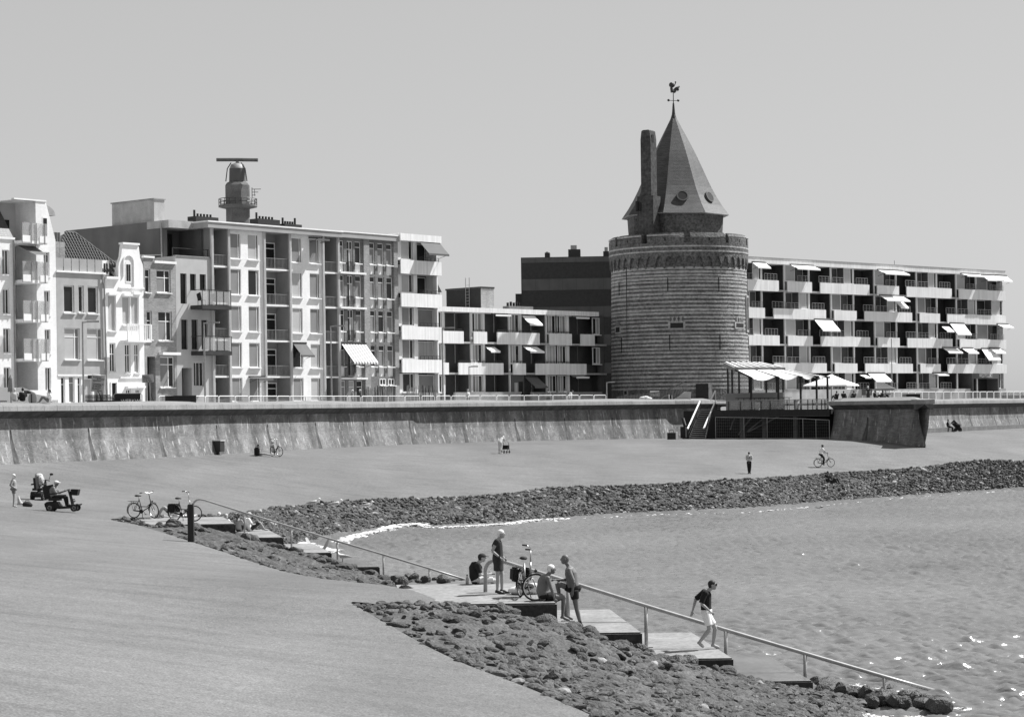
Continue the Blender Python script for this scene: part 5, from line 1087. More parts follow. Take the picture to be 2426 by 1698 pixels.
# octagonal drum and roof
ang = [R(-90 - 16.5 + 45 * k) for k in range(8)]; RD = 116 * ts; RE = 127 * ts
zd0, ze, za = zemb - .2, tzc(514), tzc(272)
cxo = (1605 - 1612) * ts
def ring(r, z): return [(cxo + r * math.cos(a), r * math.sin(a), z) for a in ang]
mb = MB(); lv = [ring(RD * .96, zd0), ring(RD, ze)]; mb.add(lv[0] + lv[1], [(i, (i + 1) % 8, (i + 1) % 8 + 8, i + 8) for i in range(8)]); dm = mb.build('drum', 'tower_brick', tw)
for k in range(8):    # one facet of slates at a time, flared at the eaves
    mb = MB(); lv = []
    for t in np.linspace(0, 1, 12):
        z_ = ze + (za - ze) * t; r_ = RE * (1 - t) * (1 - .10 * math.sin(math.pi * min(1, t * 1.5)) * (1 - t)) + .12
        lv.append((r_, z_))
    a0, a1 = ang[k], ang[(k + 1) % 8]
    for i in range(len(lv) - 1):
        (r0, z0_), (r1_, z1_) = lv[i], lv[i + 1]; mb.add([(cxo + r0 * math.cos(a0), r0 * math.sin(a0), z0_), (cxo + r0 * math.cos(a1), r0 * math.sin(a1), z0_), (cxo + r1_ * math.cos(a1), r1_ * math.sin(a1), z1_), (cxo + r1_ * math.cos(a0), r1_ * math.sin(a0), z1_)], [(0, 1, 2, 3)])
    mb.build('roof_facet', 'slate', tw)
mb = MB(); mb.add(ring(RE + .12, ze - .05) + ring(RE + .12, ze + .0) + ring(RD - .1, ze - .08), [(i, (i + 1) % 8, (i + 1) % 8 + 8, i + 8) for i in range(8)] + [(i + 16, (i + 1) % 8 + 16, (i + 1) % 8, i) for i in range(8)]); mb.build('eaves', 'lead', tw)
mb = MB(); mb.lathe([(.42, za - .7), (.2, za), (.16, za + .3), (.09, za + 1.2), (.05, tzc(243)), (.04, tzc(212))], 10, c=(cxo, 0, 0)); vane = mb.build('finial', 'dark_metal', tw)
# round dormer windows
for px, py, k in ((1615, 474, 1), (1679, 474, 2)):
    x_ = (px - 1612) * ts; z_ = tzc(py); am_ = (ang[k - 1] + ang[k]) / 2; rr = RE * (1 - (z_ - ze) / (za - ze)) * math.cos(R(22.5)) * 1.0
    q = Matrix.Translation((cxo, 0, z_)) @ Matrix.Rotation(am_, 4, 'Z') @ Matrix.Translation((rr, 0 if k == 1 else -.0, 0)) @ Matrix.Rotation(R(90), 4, 'Y') @ Matrix.Rotation(R(-24), 4, 'Y')
    mb = MB(); mb.lathe([(.5, -.25), (.5, .12), (.62, .12), (.62, -.25)], 20); mb.v = [tuple(q @ Vector(v)) for v in mb.v]; dw = mb.build('round_window', 'panel_grey', tw)
    mb = MB(); mb.lathe([(.5, .1), (0, .1)], 20); mb.v = [tuple(q @ Vector(v)) for v in mb.v]; mb.build('pane', 'black', dw)
# weather vane: arms and mermaid figure
zz_ = tzc(238); mb = MB(); mb.bar((cxo - 11 * ts, 0, zz_), (cxo + 12 * ts, 0, zz_ - .05), .05)
for sx in (-1, 1): mb.ball((cxo + sx * 11.5 * ts, 0, zz_ - .02 * sx), .14, 8, 5)
mb.build('vane_arm', 'dark_metal', vane)
f5 = lambda X, Y: ((1400 + X / 4.0175 - 1612) * ts, 0, W(1612, 170 + Y / 4.0175, TD).z - ZS)
mb = MB(); mb.tube([f5(824, 198), f5(822, 188), f5(812, 175), f5(806, 160), f5(808, 145)], [.06, .3, .2, .14, .12], 8); mb.tube([f5(824, 192), f5(838, 180), f5(852, 160), f5(868, 152), f5(882, 148)], [.22, .2, .16, .13, .04], 8)
mb.tube([f5(862, 152), f5(874, 172), f5(868, 182), f5(860, 172), f5(858, 158)], [.1, .09, .08, .07, .04], 7); mb.tube([f5(884, 150), f5(878, 138), f5(872, 140)], [.06, .05, .02], 6)
mb.ball(f5(808, 126), (.28, .16, .3), 10, 7); mb.tube([f5(806, 150), f5(790, 136), f5(800, 122)], .06, 6); mb.tube([f5(812, 152), f5(832, 140), f5(842, 118), f5(848, 100)], .055, 6); mb.tube([f5(842, 104), f5(850, 96)], .08, 5)
mb.build('vane_figure', 'dark_metal', vane)
# chimney
mb = MB(); cx0, cx1, cx2 = (1519 - 1612) * ts, (1541 - 1612) * ts, (1556 - 1612) * ts; yc = -5.2; tzk = lambda py: W(1612, py, TD - 5).z - ZS; zc1, zc0 = tzk(308), zemb - .2
ca = R(-32)
q = Matrix.Translation((cx1, yc - .5, 0)) @ Matrix.Rotation(ca, 4, 'Z')
def qb(mb, x0, y0, z0, x1, y1, z1): 
    t_ = MB(); t_.box(x0, y0, z0, x1, y1, z1); mb.add([q @ Vector(v) for v in t_.v], t_.f)
zs1, zs2 = tzk(464), tzk(330); w1 = (cx1 - cx0) / math.sin(R(90) - 0) ; wl, dpt = 1.2, 1.3
ch_ = MB(); qb(ch_, -wl, 0, zs1, 0, dpt, zs2); chm = ch_.build('chimney', 'chimney_brick', tw)
ch_ = MB(); t_ = MB(); t_.prism([(-wl, zs2), (0, zs2), (-.12, zc1 - .1), (-.25, zc1), (-wl + .3, zc1), (-wl + .12, zc1 - .1)], 0, dpt); ch_.add([q @ Vector(v) for v in t_.v], t_.f); ch_.build('chimney_head', 'chimney_brick', chm)
ch_ = MB(); qb(ch_, -.02, .3, zs2 - .3, .03, .75, zc1 - .5); ch_.build('flue_opening', 'black', chm)
ch_ = MB(); qb(ch_, -wl - .4, -.15, zd0, .3, dpt + .2, zs1); ch_.build('chimney_base', 'chimney_brick', chm)
mb = MB(); x_ = (1508 - 1612) * ts; mb.tube([(x_, yc, tzk(500)), (x_, yc, tzk(476))], .16, 8); mb.tube([(x_ + .35, yc, tzk(500)), (x_ + .35, yc, tzk(480))], .14, 8); mb.build('chimney_pot', 'black', chm)
# ================================================================ terrace, steel stairs, street furniture
def line_at(P, px, off=0.0, py=950):
    """point of a polyline (shifted inland by off) on the vertical plane of a pixel column"""
    P = np.asarray(P)[:, :2]; T = np.gradient(P, axis=0); T /= np.linalg.norm(T, axis=1)[:, None]; Q = P + np.stack([-T[:, 1], T[:, 0]], 1) * off
    a = ray(px, py)[0]; f = Q[:, 0] - a * Q[:, 1]
    for i in range(len(f) - 1):
        if f[i] <= 0 <= f[i + 1]:
            t = -f[i] / (f[i + 1] - f[i] + 1e-9); q = Q[i] + (Q[i + 1] - Q[i]) * t; d = Q[i + 1] - Q[i]; return Vector((q[0], q[1], ZS)), math.atan2(d[1], d[0])
    q = Q[-1]; return Vector((q[0], q[1], ZS)), 0.0
ALLW = np.vstack([WP, [tuple(DECKP)], [tuple(BAST[0])], FP_])
def street(px, off, z=None):
    p, a = line_at(ALLW, px, off); p.z = ZS if z is None else z; return p, a
# ---------------------------------------------------------------- terrace
D0 = G(1694, 1040, 4.2); D1 = G(1964, 1040, 4.15); DA = math.degrees(math.atan2(D1.y - D0.y, D1.x - D0.x))
b = Bld('cafe_terrace', 'raised cafe terrace on a dark deck with white sail awnings beside the round tower', (D0.x, D0.y, DA), 1694, z0=gz1(D0.x, D0.y) - .1)
r9 = lambda X, Y: (1640 + X / 6.753, 840 + Y / 6.753)
FPT = lambda X, Y, y=0.0: Vector((b.fp(*r9(X, Y), y)[0], y, b.fp(*r9(X, Y), y)[1]))
x1 = b.u(1964); zd = FPT(1200, 885).z; DD = 15.0
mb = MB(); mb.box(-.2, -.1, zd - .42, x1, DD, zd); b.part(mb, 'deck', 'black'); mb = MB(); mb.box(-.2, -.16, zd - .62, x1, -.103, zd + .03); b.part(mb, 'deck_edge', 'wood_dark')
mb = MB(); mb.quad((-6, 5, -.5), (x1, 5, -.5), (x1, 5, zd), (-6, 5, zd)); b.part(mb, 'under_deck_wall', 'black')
for (Xa, Ya, Xb, Yb) in ((690, 980, 610, 1200), (980, 960, 740, 1280), (1240, 940, 880, 1230), (1440, 960, 900, 1230)):
    mb = MB(); mb.bar(FPT(Xa, Ya, 1.5), FPT(Xb, Yb, 1.5), .12); b.part(mb, 'brace', 'concrete_dark')
for X in (640, 1000, 1500): mb = MB(); mb.box(FPT(X, 1200).x - .2, 2, 0, FPT(X, 1200).x + .2, 2.4, zd - .4); b.part(mb, 'pier', 'concrete_dark')
zr = FPT(1200, 728).z
for X in (585, 770, 1100, 1245, 1520, 1640, 1850, 1930, 2070, 2125): mb = MB(); p = FPT(X, 885); mb.bar((p.x, 0, zd), (p.x, 0, zr), .07); b.part(mb, 'railing_post', 'dark_metal')
mb = MB(); mb.bar((.1, 0, zr), (x1 - .1, 0, zr), .09, .07); b.part(mb, 'top_rail', 'steel')
for k in range(1, 5): mb = MB(); mb.bar((.1, 0, zd + (zr - zd) * k / 5), (x1 - .1, 0, zd + (zr - zd) * k / 5), .02); b.part(mb, 'railing_wire', 'steel')
Xs = [585, 945, 1245, 1520, 1735, 1930, 2190]
for X0, X1 in zip(Xs[:-1], Xs[1:]): mb = MB(); mb.box(FPT(X0, 800).x + .05, .06, zd + .06, FPT(X1, 800).x - .05, .075, zr - .08); b.part(mb, 'wind_glass', 'clear_glass')
yb_ = 5.0
posts = [(940, 365, .3), (1375, 362, .3), (1732, 360, .3), (1988, 356, .3), (2162, 355, .3), (567, 225, yb_), (635, 240, yb_), (745, 250, yb_), (910, 255, yb_), (1180, 255, yb_), (1345, 255, yb_), (1450, 255, yb_)]
for X, Y, y in posts: p = FPT(X, Y, y); mb = MB(); mb.bar((p.x, y, zd), (p.x, y, p.z), .15 if y < 1 else .12); b.part(mb, 'post', 'black')
raft = [((690, 245), (960, 375)), ((1000, 245), (1390, 366)), ((1260, 245), (1760, 362)), ((1440, 245), (2020, 355)), ((1565, 262), (2200, 365))]
for (A_, B_) in raft: mb = MB(); mb.bar(FPT(*A_, yb_), FPT(*B_, -.1), .1, .14); b.part(mb, 'rafter', 'black')
for (c0, c1, c2, c3) in (((725, 255), (985, 250), (1325, 365), (965, 390)), ((1025, 250), (1245, 248), (1690, 355), (1395, 375)), ((1290, 252), (1425, 250), (1955, 350), (1765, 368)), ((1475, 252), (1555, 262), (2120, 355), (2030, 362))):
    a_, c_, d_, e_ = FPT(*c0, yb_), FPT(*c1, yb_), FPT(*c2, 0), FPT(*c3, 0); mb = MB(); n = 8; vs = []
    for i in range(n + 1):
        for j in range(n + 1): u_, v_ = i / n, j / n; p = (a_ * (1 - u_) + c_ * u_) * (1 - v_) + (e_ * (1 - u_) + d_ * u_) * v_; vs.append(p - Vector((0, 0, .28 * math.sin(math.pi * u_) * v_)) + Vector((0, 0, .06)))
    mb.add(vs, [(i * (n + 1) + j, (i + 1) * (n + 1) + j, (i + 1) * (n + 1) + j + 1, i * (n + 1) + j + 1) for i in range(n) for j in range(n)]); k = len(vs)
    mb.add([v + Vector((0, 0, .015)) for v in vs], [(i * (n + 1) + j, i * (n + 1) + j + 1, (i + 1) * (n + 1) + j + 1, (i + 1) * (n + 1) + j) for i in range(n) for j in range(n)]); b.part(mb, 'sail_awning', 'awning_white')
# pavilion roof slab, sloping glass house
ra, rc, rd_, re = FPT(500, 125, 11), FPT(1110, 128, 11), FPT(1490, 205, yb_), FPT(665, 205, yb_); th = Vector((0, 0, .42)); mb = MB()
mb.add([ra, rc, rd_, re, ra - th, rc - th, rd_ - th, re - th], [(3, 2, 1, 0), (4, 5, 6, 7), (0, 1, 5, 4), (1, 2, 6, 5), (2, 3, 7, 6), (3, 0, 4, 7)]); rf = b.part(mb, 'roof', 'lead')
for k in range(7): t = (k + .5) / 7; mb = MB(); mb.bar(ra.lerp(rc, t) + Vector((0, 0, .05)), re.lerp(rd_, t) + Vector((0, 0, .05)), .16, .06); mb.build('roof_batten', 'awning_white', rf)
mb = MB(); gx0, gx1 = FPT(560, 600, yb_).x, FPT(1480, 600, yb_).x; mb.box(gx0, yb_ + .1, zd, gx1, yb_ + .12, FPT(1000, 250, yb_).z); b.part(mb, 'glass_wall', 'clear_glass')
mb = MB(); mb.box(gx0, yb_ - .3, zd, gx1, yb_ - .25, FPT(1000, 610, yb_).z); b.part(mb, 'screen_panel', 'bay_grey')
for i, X in enumerate((780, 870, 1040, 1110, 1260, 1420, 1500)):
    p = FPT(X, 570, 3.2); t_ = thing('cafe_table', 'small dark high table standing on the cafe terrace deck', 'table', b.root.matrix_basis @ Vector((p.x, 3.2, zd)), b.root.rotation_euler.z, 'cafe tables'); h_ = min(1.15, p.z - zd)
    mb = MB(); mb.box(-.4, -.4, h_ - .05, .4, .4, h_); mb.build('tabletop', 'black', t_)
    for sx in (-.3, .3): mb = MB(); mb.bar((sx, 0, 0), (sx, 0, h_ - .05), .05); mb.build('leg', 'dark_metal', t_)
for X, lb in ((1050, 'white tapered planter behind the terrace railing beside the tower'), (1668, 'white tapered planter behind the terrace railing near the bastion')):
    p = FPT(X, 860, .5); t_ = thing('planter', lb, 'planter', b.root.matrix_basis @ Vector((p.x, .5, zd)), b.root.rotation_euler.z); mb = MB(); mb.lathe([(.0, 0), (.2, 0), (.28, .72), (.24, .72), (.22, .6), (0, .6)], 4, a0=R(45), a1=R(405)); mb.build('pot', 'cloth_white', t_)
    mb = MB()
    for k in range(18): a_ = k * 2.4; mb.tube([(0, 0, .58), (.1 * math.cos(a_), .1 * math.sin(a_), .8), (.3 * math.cos(a_), .3 * math.sin(a_), .85 + .05 * (k % 3))], [.02, .02, .005], 4)
    mb.build('leaves', 'plant', t_)
# mesh fence under the deck
fx = [FPT(X, 1200, -.25).x for X in (375, 830, 1200, 1772, 1980, 2195)]; fe = thing('site_fence', 'grey wire mesh site fence standing in front of the dark space under the terrace', 'fence', b.root.location, b.root.rotation_euler.z)
ztf = [FPT(X, Y, -.25).z for X, Y in ((375, 1000), (830, 1005), (1200, 1010), (1772, 1022), (1980, 1035), (2195, 1048))]
for x_, z_ in zip(fx, ztf): mb = MB(); mb.bar((x_, -.25, 0), (x_, -.25, z_), .05); mb.build('post', 'steel', fe)
for i in range(5):
    mb = MB(); mb.bar((fx[i], -.25, ztf[i]), (fx[i + 1], -.25, ztf[i + 1]), .045); mb.bar((fx[i], -.25, .15), (fx[i + 1], -.25, .15), .04); mb.build('rail', 'steel', fe)
    mb = MB(); n = int((fx[i + 1] - fx[i]) / .2)
    for k in range(1, n): x_ = fx[i] + .2 * k; mb.bar((x_, -.25, .15), (x_, -.25, ztf[i] - .05), .006)
    for k in range(1, 8): mb.bar((fx[i], -.25, .15 + k * .28), (fx[i + 1], -.25, .15 + k * .28), .006)
    o = mb.build('wire_mesh', 'steel', fe); tag(o, kind='stuff')
# ---------------------------------------------------------------- steel stairs
r6 = lambda X, Y: (1440 + X / 8.2, 870 + Y / 8.2)
dT, dB = 200.5, 195.0
tl, tr, bl_, br = W(*r6(1800, 830), dT), W(*r6(2010, 825), dT), W(*r6(1590, 1385), dB), W(*r6(1880, 1385), dB)
st = thing('steel_stairs', 'steep dark steel staircase with white handrails from the promenade up to the terrace', 'stairs', bl_); o0 = Vector(bl_)
zb_ = gz1(bl_.x, bl_.y)
for k in range(16):
    t = k / 15; a_, c_ = bl_.lerp(tl, t) - o0, br.lerp(tr, t) - o0; mb = MB(); dv = Vector((0, .28, 0)); mb.add([a_, c_, c_ + dv, a_ + dv] + [v - Vector((0, 0, .05)) for v in (a_, c_, c_ + dv, a_ + dv)], [(0, 1, 2, 3), (7, 6, 5, 4), (0, 4, 5, 1), (1, 5, 6, 2), (2, 6, 7, 3), (3, 7, 4, 0)]); mb.build('tread', 'steel', st)
mb = MB(); mb.bar(bl_ - o0 - Vector((.06, 0, .1)), tl - o0 - Vector((.06, 0, .1)), .08, .3); mb.build('stringer', 'black', st); mb = MB(); mb.bar(br - o0 + Vector((.06, 0, -.1)), tr - o0 + Vector((.06, 0, -.1)), .08, .3); mb.build('stringer', 'steel', st)
for (p0, p1, q0, q1) in (((1790, 660), (1550, 1195), (1800, 830), (1590, 1385)), ((2090, 660), (1860, 1195), (2110, 880), (1890, 1370))):
    A_, B_ = W(*r6(*p0), dT) - o0, W(*r6(*p1), dB) - o0; C_, D_ = W(*r6(*q0), dT) - o0, W(*r6(*q1), dB) - o0
    mb = MB(); mb.bar(A_, B_, .1, .14); mb.build('handrail', 'white_paint', st)
    mb = MB()
    for k in range(13): t = k / 12; mb.bar(A_.lerp(B_, t), C_.lerp(D_, t), .05 if k % 4 == 0 else .02)
    mb.bar(A_.lerp(C_, .5), B_.lerp(D_, .5), .03); mb.build('baluster', 'dark_metal', st)
mb = MB(); mb.bar(W(*r6(2090, 450), dT) - o0, W(*r6(1995, 640), dT) - o0, .1, .14); mb.bar(W(*r6(2095, 450), dT) - o0, W(*r6(2095, 700), dT) - o0, .06); mb.build('upper_handrail', 'white_paint', st)
# bins and pack at the foot of the stairs
p = on_ground(1622, 1039.5) - Vector((0, .9, 0)); p.z = gz1(p.x, p.y); t_ = thing('trolley', 'black bin trolley with white lid leaning by the steel stairs', 'bin', p); mb = MB(); mb.box(-.45, -.2, .08, .0, .25, 1.15); mb.box(.0, -.25, .05, .42, .2, 1.28); mb.build('body', 'black', t_); mb = MB(); mb.box(-.02, -.28, .15, .12, -.255, 1.15); mb.build('strap', 'cloth_mid', t_)
mb = MB(); mb.bar((-.12, .1, 1.15), (-.28, .2, 1.95), .16, .08); mb.build('handle', 'black', t_); mb = MB(); mb.bar((.08, .08, 1.25), (-.1, .15, 1.95), .24, .06); mb.build('lid', 'cloth_white', t_)
for sx in (-.2, .2): mb = MB(); mb.tube([(sx, -.3, .1), (sx, -.2, .1)], .1, 10); mb.build('wheel', 'rubber', t_)
p = on_ground(1592, 1040.5) - Vector((0, .5, 0)); p.z = gz1(p.x, p.y); t_ = thing('cool_box', 'grey box with white end panel beside the bin trolley', 'box', p); mb = MB(); mb.box(-.45, -.2, 0, .3, .3, .62); mb.build('body', 'cloth_dark', t_); mb = MB(); mb.box(.305, -.22, 0, .5, .3, .66); mb.build('end_panel', 'cloth_white', t_); mb = MB(); mb.tube([(-.3, .05, .62), (-.28, .05, .85), (.1, .05, .88), (.12, .05, .62)], .03, 6); mb.build('handle', 'black', t_)

# ---------------------------------------------------------------- crowd barriers, fences
def barrier_proto():
    t_ = thing('crowd_barrier', 'galvanised crowd barrier in the row along the boulevard', 'barrier', (0, 0, 0), 0, 'crowd barriers')
    mb = MB(); mb.tube([(-1.05, 0, .05), (-1.05, 0, 1.0), (-.95, 0, 1.1), (.95, 0, 1.1), (1.05, 0, 1.0), (1.05, 0, .05)], .03, 6); mb.tube([(-1.05, 0, .25), (1.05, 0, .25)], .025, 6); mb.build('frame', 'cloth_white', t_)
    for i in range(14): mb = MB(); x_ = -.95 + 1.9 * i / 13; mb.bar((x_, 0, .25), (x_, 0, 1.1), .016); mb.build('bar', 'rail_steel', t_)
    for sx in (-.7, .7): mb = MB(); mb.bar((sx, -.3, .03), (sx, .3, .03), .05); mb.build('foot', 'rail_steel', t_)
    return t_
bp = barrier_proto(); P_ = np.asarray(ALLW)[:, :2]; first = True; pxs = []
px = 395.0
while px < 1435:
    if not (395 < px < 455): 
        p, a = street(px, 4.4); o = bp if first else copy_tree(bp); first = False; o.location = p; o.rotation_euler.z = a + random.uniform(-.12, .12)
    q, a = street(px + 12, 4.4); s_ = (Vector((q.x, q.y)) - Vector((street(px, 4.4)[0].x, street(px, 4.4)[0].y))).length; px += 12 * 2.25 / s_
px = 2075.0
while px < 2425:
    p, a = street(px, 4.4); o = copy_tree(bp); o.location = p; o.rotation_euler.z = a; q, _ = street(px + 8, 4.4); px += 8 * 2.25 / max(.1, (q.xy - p.xy).length)
def stick_fence(px0, px1, ytop, off, label):
    p0, a = street(px0, off); p1, _ = street(px1, off); t_ = thing('stick_fence', label, 'fence', p0, math.atan2(p1.y - p0.y, p1.x - p0.x)); L_ = (p1.xy - p0.xy).length; d_ = (p0.y + p1.y) / 2; h_ = W((px0 + px1) / 2, ytop, d_).z - ZS; n = int(L_ / .2); r = random.Random(px0)
    for i in range(n): x_ = L_ * i / n; mb = MB(); hh = h_ * r.uniform(.86, 1.06); mb.tube([(x_, 0, 0), (x_ + r.uniform(-.06, .06), r.uniform(-.04, .04), hh * .5), (x_ + r.uniform(-.08, .08), 0, hh)], [.05, .055, .03], 5); mb.build('stick', 'wood_grey' if r.random() < .7 else 'wood_dark', t_)
    mb = MB(); mb.bar((0, .06, h_ * .3), (L_, .06, h_ * .3), .03); mb.bar((0, .06, h_ * .8), (L_, .06, h_ * .8), .03); mb.build('rail', 'wood_dark', t_)
stick_fence(864, 940, 914, 9.0, 'fence of rough upright sticks before the mullioned block'); stick_fence(964, 990, 914, 9.0, 'short stick fence before the panelled block, beside its ground floor window'); stick_fence(992, 1036, 915, 9.2, 'stick fence before the panelled block, under its balcony corner')
# slatted ramp fence below the tower
t_ = thing('slat_fence', 'slatted timber fence climbing across the foot of the round tower', 'fence', W(1462, 946, 216)); o0 = Vector(t_.location)
for i in range(50):
    px = 1462 + 172 * i / 49; yt = np.interp(px, [1462, 1500, 1570, 1590, 1625, 1634], [939, 935, 926, 919, 902, 908]); yb = np.interp(px, [1462, 1590, 1600, 1634], [948, 948, 944, 924]); sk = np.interp(px, [1462, 1560, 1634], [0, 1, 9])
    mb = MB(); mb.bar(W(px, yb, 216) - o0, W(px - sk, yt, 216) - o0, .07, .05); mb.build('slat', 'wood_grey', t_)
for (pa, ya, pc, yc) in ((1462, 940, 1570, 928), (1570, 928, 1626, 903), (1462, 946, 1592, 946), (1592, 946, 1634, 924)): mb = MB(); mb.bar(W(pa, ya, 216.1) - o0, W(pc, yc, 216.1) - o0, .08); mb.build('rail', 'wood_dark', t_)
pz = W(1634, 947, 215.5); t_ = thing('ramp_block', 'pale concrete wedge under the raised end of the slatted fence', 'ramp', pz); f_ = lambda X, Y: W(*r6(X, Y), 215.5) - pz
mb = MB(); pp = [f_(1290, 640), f_(1610, 640), f_(1620, 475), f_(1520, 470), f_(1350, 580)]; mb.add([tuple(v) for v in pp] + [tuple(v + Vector((0, 1.5, 0))) for v in pp], [(0, 1, 2, 3, 4), (9, 8, 7, 6, 5)] + [(i, i + 5, (i + 1) % 5 + 5, (i + 1) % 5) for i in range(5)]); mb.build('block', 'concrete', t_)
pz = W(1588, 949, 213); t_ = thing('display_box', 'low dark wedge shaped box with white edges on the wall crown', 'box', pz); f_ = lambda X, Y: W(*r6(X, Y), 213) - pz
mb = MB(); pp = [f_(1040, 625), f_(1190, 650), f_(1190, 535), f_(1100, 560)]; mb.add([tuple(v) for v in pp] + [tuple(v + Vector((0, 1.2, 0))) for v in pp], [(0, 1, 2, 3), (7, 6, 5, 4)] + [(i, i + 4, (i + 1) % 4 + 4, (i + 1) % 4) for i in range(4)]); mb.build('body', 'panel_grey', t_)
mb = MB(); mb.bar(f_(1193, 648), f_(1190, 530), .08); mb.bar(f_(1250, 640), f_(1245, 540), .05); mb.build('edge', 'cloth_white', t_); mb = MB(); mb.quad(f_(1200, 645), f_(1250, 640), f_(1245, 545), f_(1198, 540)); mb.build('end_panel', 'black', t_)
pz = W(1551, 932, 216.2); t_ = thing('number_sign', 'white plate with the number one on the slatted fence', 'sign', pz); mb = MB(); mb.box(-.48, -.03, -.28, .48, .0, .28); mb.build('plate', 'cloth_white', t_); text_mesh('1', .42, 'lettering', 'ink', t_, (0, -.035, -.14), (R(90), 0, 0))
mb = MB(); mb.bar((0, .02, -.8), (0, .02, -.2), .06); mb.build('post', 'wood_dark', t_)
pz = W(1530, 947, 213); o = thing('tarpaulin_bundle', 'pale bundle of tarpaulin lying on the wall crown below the tower', 'bundle', pz); mb = MB(); mb.ball((-.25, 0, .16), (.42, .3, .2), 10, 6); mb.ball((.28, 0, .12), (.38, .3, .16), 10, 6); mb.ball((0, 0, .2), (.4, .28, .2), 10, 6); mb.build('cloth', 'towel', o)
# ---------------------------------------------------------------- lamps, flag pole
def lamp(px, ytop, off, label, arm=.8, r=.07):
    p, a = street(px, off); t_ = thing('street_lamp', label, 'street lamp', p); h_ = W(px, ytop, p.y).z - ZS; mb = MB(); mb.tube([(0, 0, 0), (0, 0, h_ * .3), (0, 0, h_)], [r * 1.3, r, r * .75], 8); mb.build('pole', 'steel', t_)
    if arm: mb = MB(); mb.tube([(0, 0, h_ - .05), (arm, 0, h_ + .02)], .05, 6); mb.build('arm', 'steel', t_); mb = MB(); mb.box(arm * .4, -.1, h_ - .06, arm + .35, .1, h_ + .05); mb.build('lamp_head', 'lead', t_)
lamp(198, 762, 7, 'tall street lamp before the grey rendered town house'); lamp(486, 764, 6, 'tall street lamp before the narrow grey house with steel balconies'); lamp(786, 772, 6, 'tall street lamp at the right end of the white apartment block'); lamp(1050, 776, 6, 'tall street lamp where the panelled block meets the low wing'); lamp(1112, 868, 7, 'short street lamp before the low wing', .5, .05)
lamp(2114, 802, 8, 'bare white flag pole before the long balcony block', 0, .06); lamp(404 if False else 1438, 905, 9, 'low white post lamp at the left foot of the round tower', .5, .08)
# ---------------------------------------------------------------- signs
def board(px0, px1, py0, py1, off, lines, label, tilt, size, inkm='ink', m='sign_grey'):
    p, a = street((px0 + px1) / 2, off); d_ = p.y; t_ = thing('road_sign', label, 'sign', p); cx_ = 0; w_ = (px1 - px0) * d_ / F; z1_, z0_ = W(px0, py0, d_).z - ZS, W(px0, py1, d_).z - ZS
    q = obj('panel', None, t_, (0, 0, (z0_ + z1_) / 2)); 
    mb = MB(); h_ = z1_ - z0_; mb.box(-w_ / 2, -.02, -h_ / 2, w_ / 2, .02, h_ / 2); bpy.data.objects.remove(q); q = mb.build('panel', m, t_, loc=(0, 0, (z0_ + z1_) / 2)); q.rotation_euler.y = tilt
    for i, ln in enumerate(lines):
        if ln: text_mesh(ln, size, 'lettering', inkm, q, ((-w_ / 2 + .08) if not ln.startswith(' ') else -w_ / 2 + .3, -.026, h_ / 2 - size * 1.1 - i * (h_ - size * .6) / len(lines)), (R(90), 0, 0), 'LEFT', squash=.8)
    for sx in (-.12, .2): mb = MB(); mb.bar((sx, .05, 0), (sx * .6, .05, z0_ + .2), .06); mb.build('leg', 'steel', t_)
    mb = MB(); mb.bar((0, .1, z0_), (.5, .5, 0), .05); mb.build('brace', 'dark_metal', t_)
board(217, 248, 889, 928, 3.6, ['Boulevard', ' de Ruyter', 'afgesloten', '', 'Omleiding en', 'terugrijden', 'via Coosje', 'Buskens-', '   straat'], 'grey road closure sign with nine lines of text', R(5), .17)
board(337, 364, 887, 906, 3.6, ['Fietsers', 'afstappen', 'en te voet', 'verder gaan'], 'small grey sign with four lines of text before the brick house', R(-3), .16)
p, a = street(303, 3.8); t_ = thing('banner_barrier', 'black barrier banner with white lettering before the gabled house', 'barrier', p, a * .3); mb = MB(); mb.box(-.85, -.02, .35, .85, .02, 1.22); bn = mb.build('banner', 'black', t_); text_mesh('WERKWS', .34, 'lettering', 'cloth_white', bn, (.25, -.026, .62), (R(90), 0, 0)); mb = MB(); mb.tube([(-.95, 0, 0), (-.95, 0, 1.15), (-.85, 0, 1.25), (.85, 0, 1.25), (.95, 0, 1.15), (.95, 0, 0)], .03, 6); mb.build('frame', 'steel', t_)
for (pa, pc, y0, lb) in ((395, 461, 942, 'long low black panel lying on the wall crown before the narrow grey house'),):
    p, a = street(428, 2.6); t_ = thing('flood_panel', lb, 'panel', (p.x, p.y, 8.1), a * .4); L_ = (pc - pa) * p.y / F / math.cos(a * .4); mb = MB(); mb.box(-L_ / 2, -.1, -.1, L_ / 2, .1, .35); mb.build('panel', 'black', t_); mb = MB(); mb.box(-L_ / 2, -.14, .35, L_ / 2, .14, .4); mb.build('cap', 'dark_metal', t_)
p, a = street(2159, 4.0); t_ = thing('flood_panel', 'low black panel on the crown of the bastion', 'panel', (p.x, p.y, 7.8), .1); mb = MB(); mb.box(-.95, -.1, -.15, .95, .1, .42); mb.build('panel', 'black', t_); mb = MB(); mb.box(-.97, -.14, .42, .97, .14, .47); mb.build('cap', 'dark_metal', t_)
p, a = street(240, 3.4); t_ = thing('pallet_stack', 'low dark stack of timber leaning behind the wall crown', 'timber', p, a * .4); 
for i in range(5): mb = MB(); mb.box(-1.0, -.3, .72 + i * .09, 1.0 - .12 * i, .3, .78 + i * .09); mb.build('plank', 'wood_dark', t_)
mb = MB(); mb.box(-.9, -.25, 0, .9, .25, .72); mb.build('crate', 'wood_dark', t_)
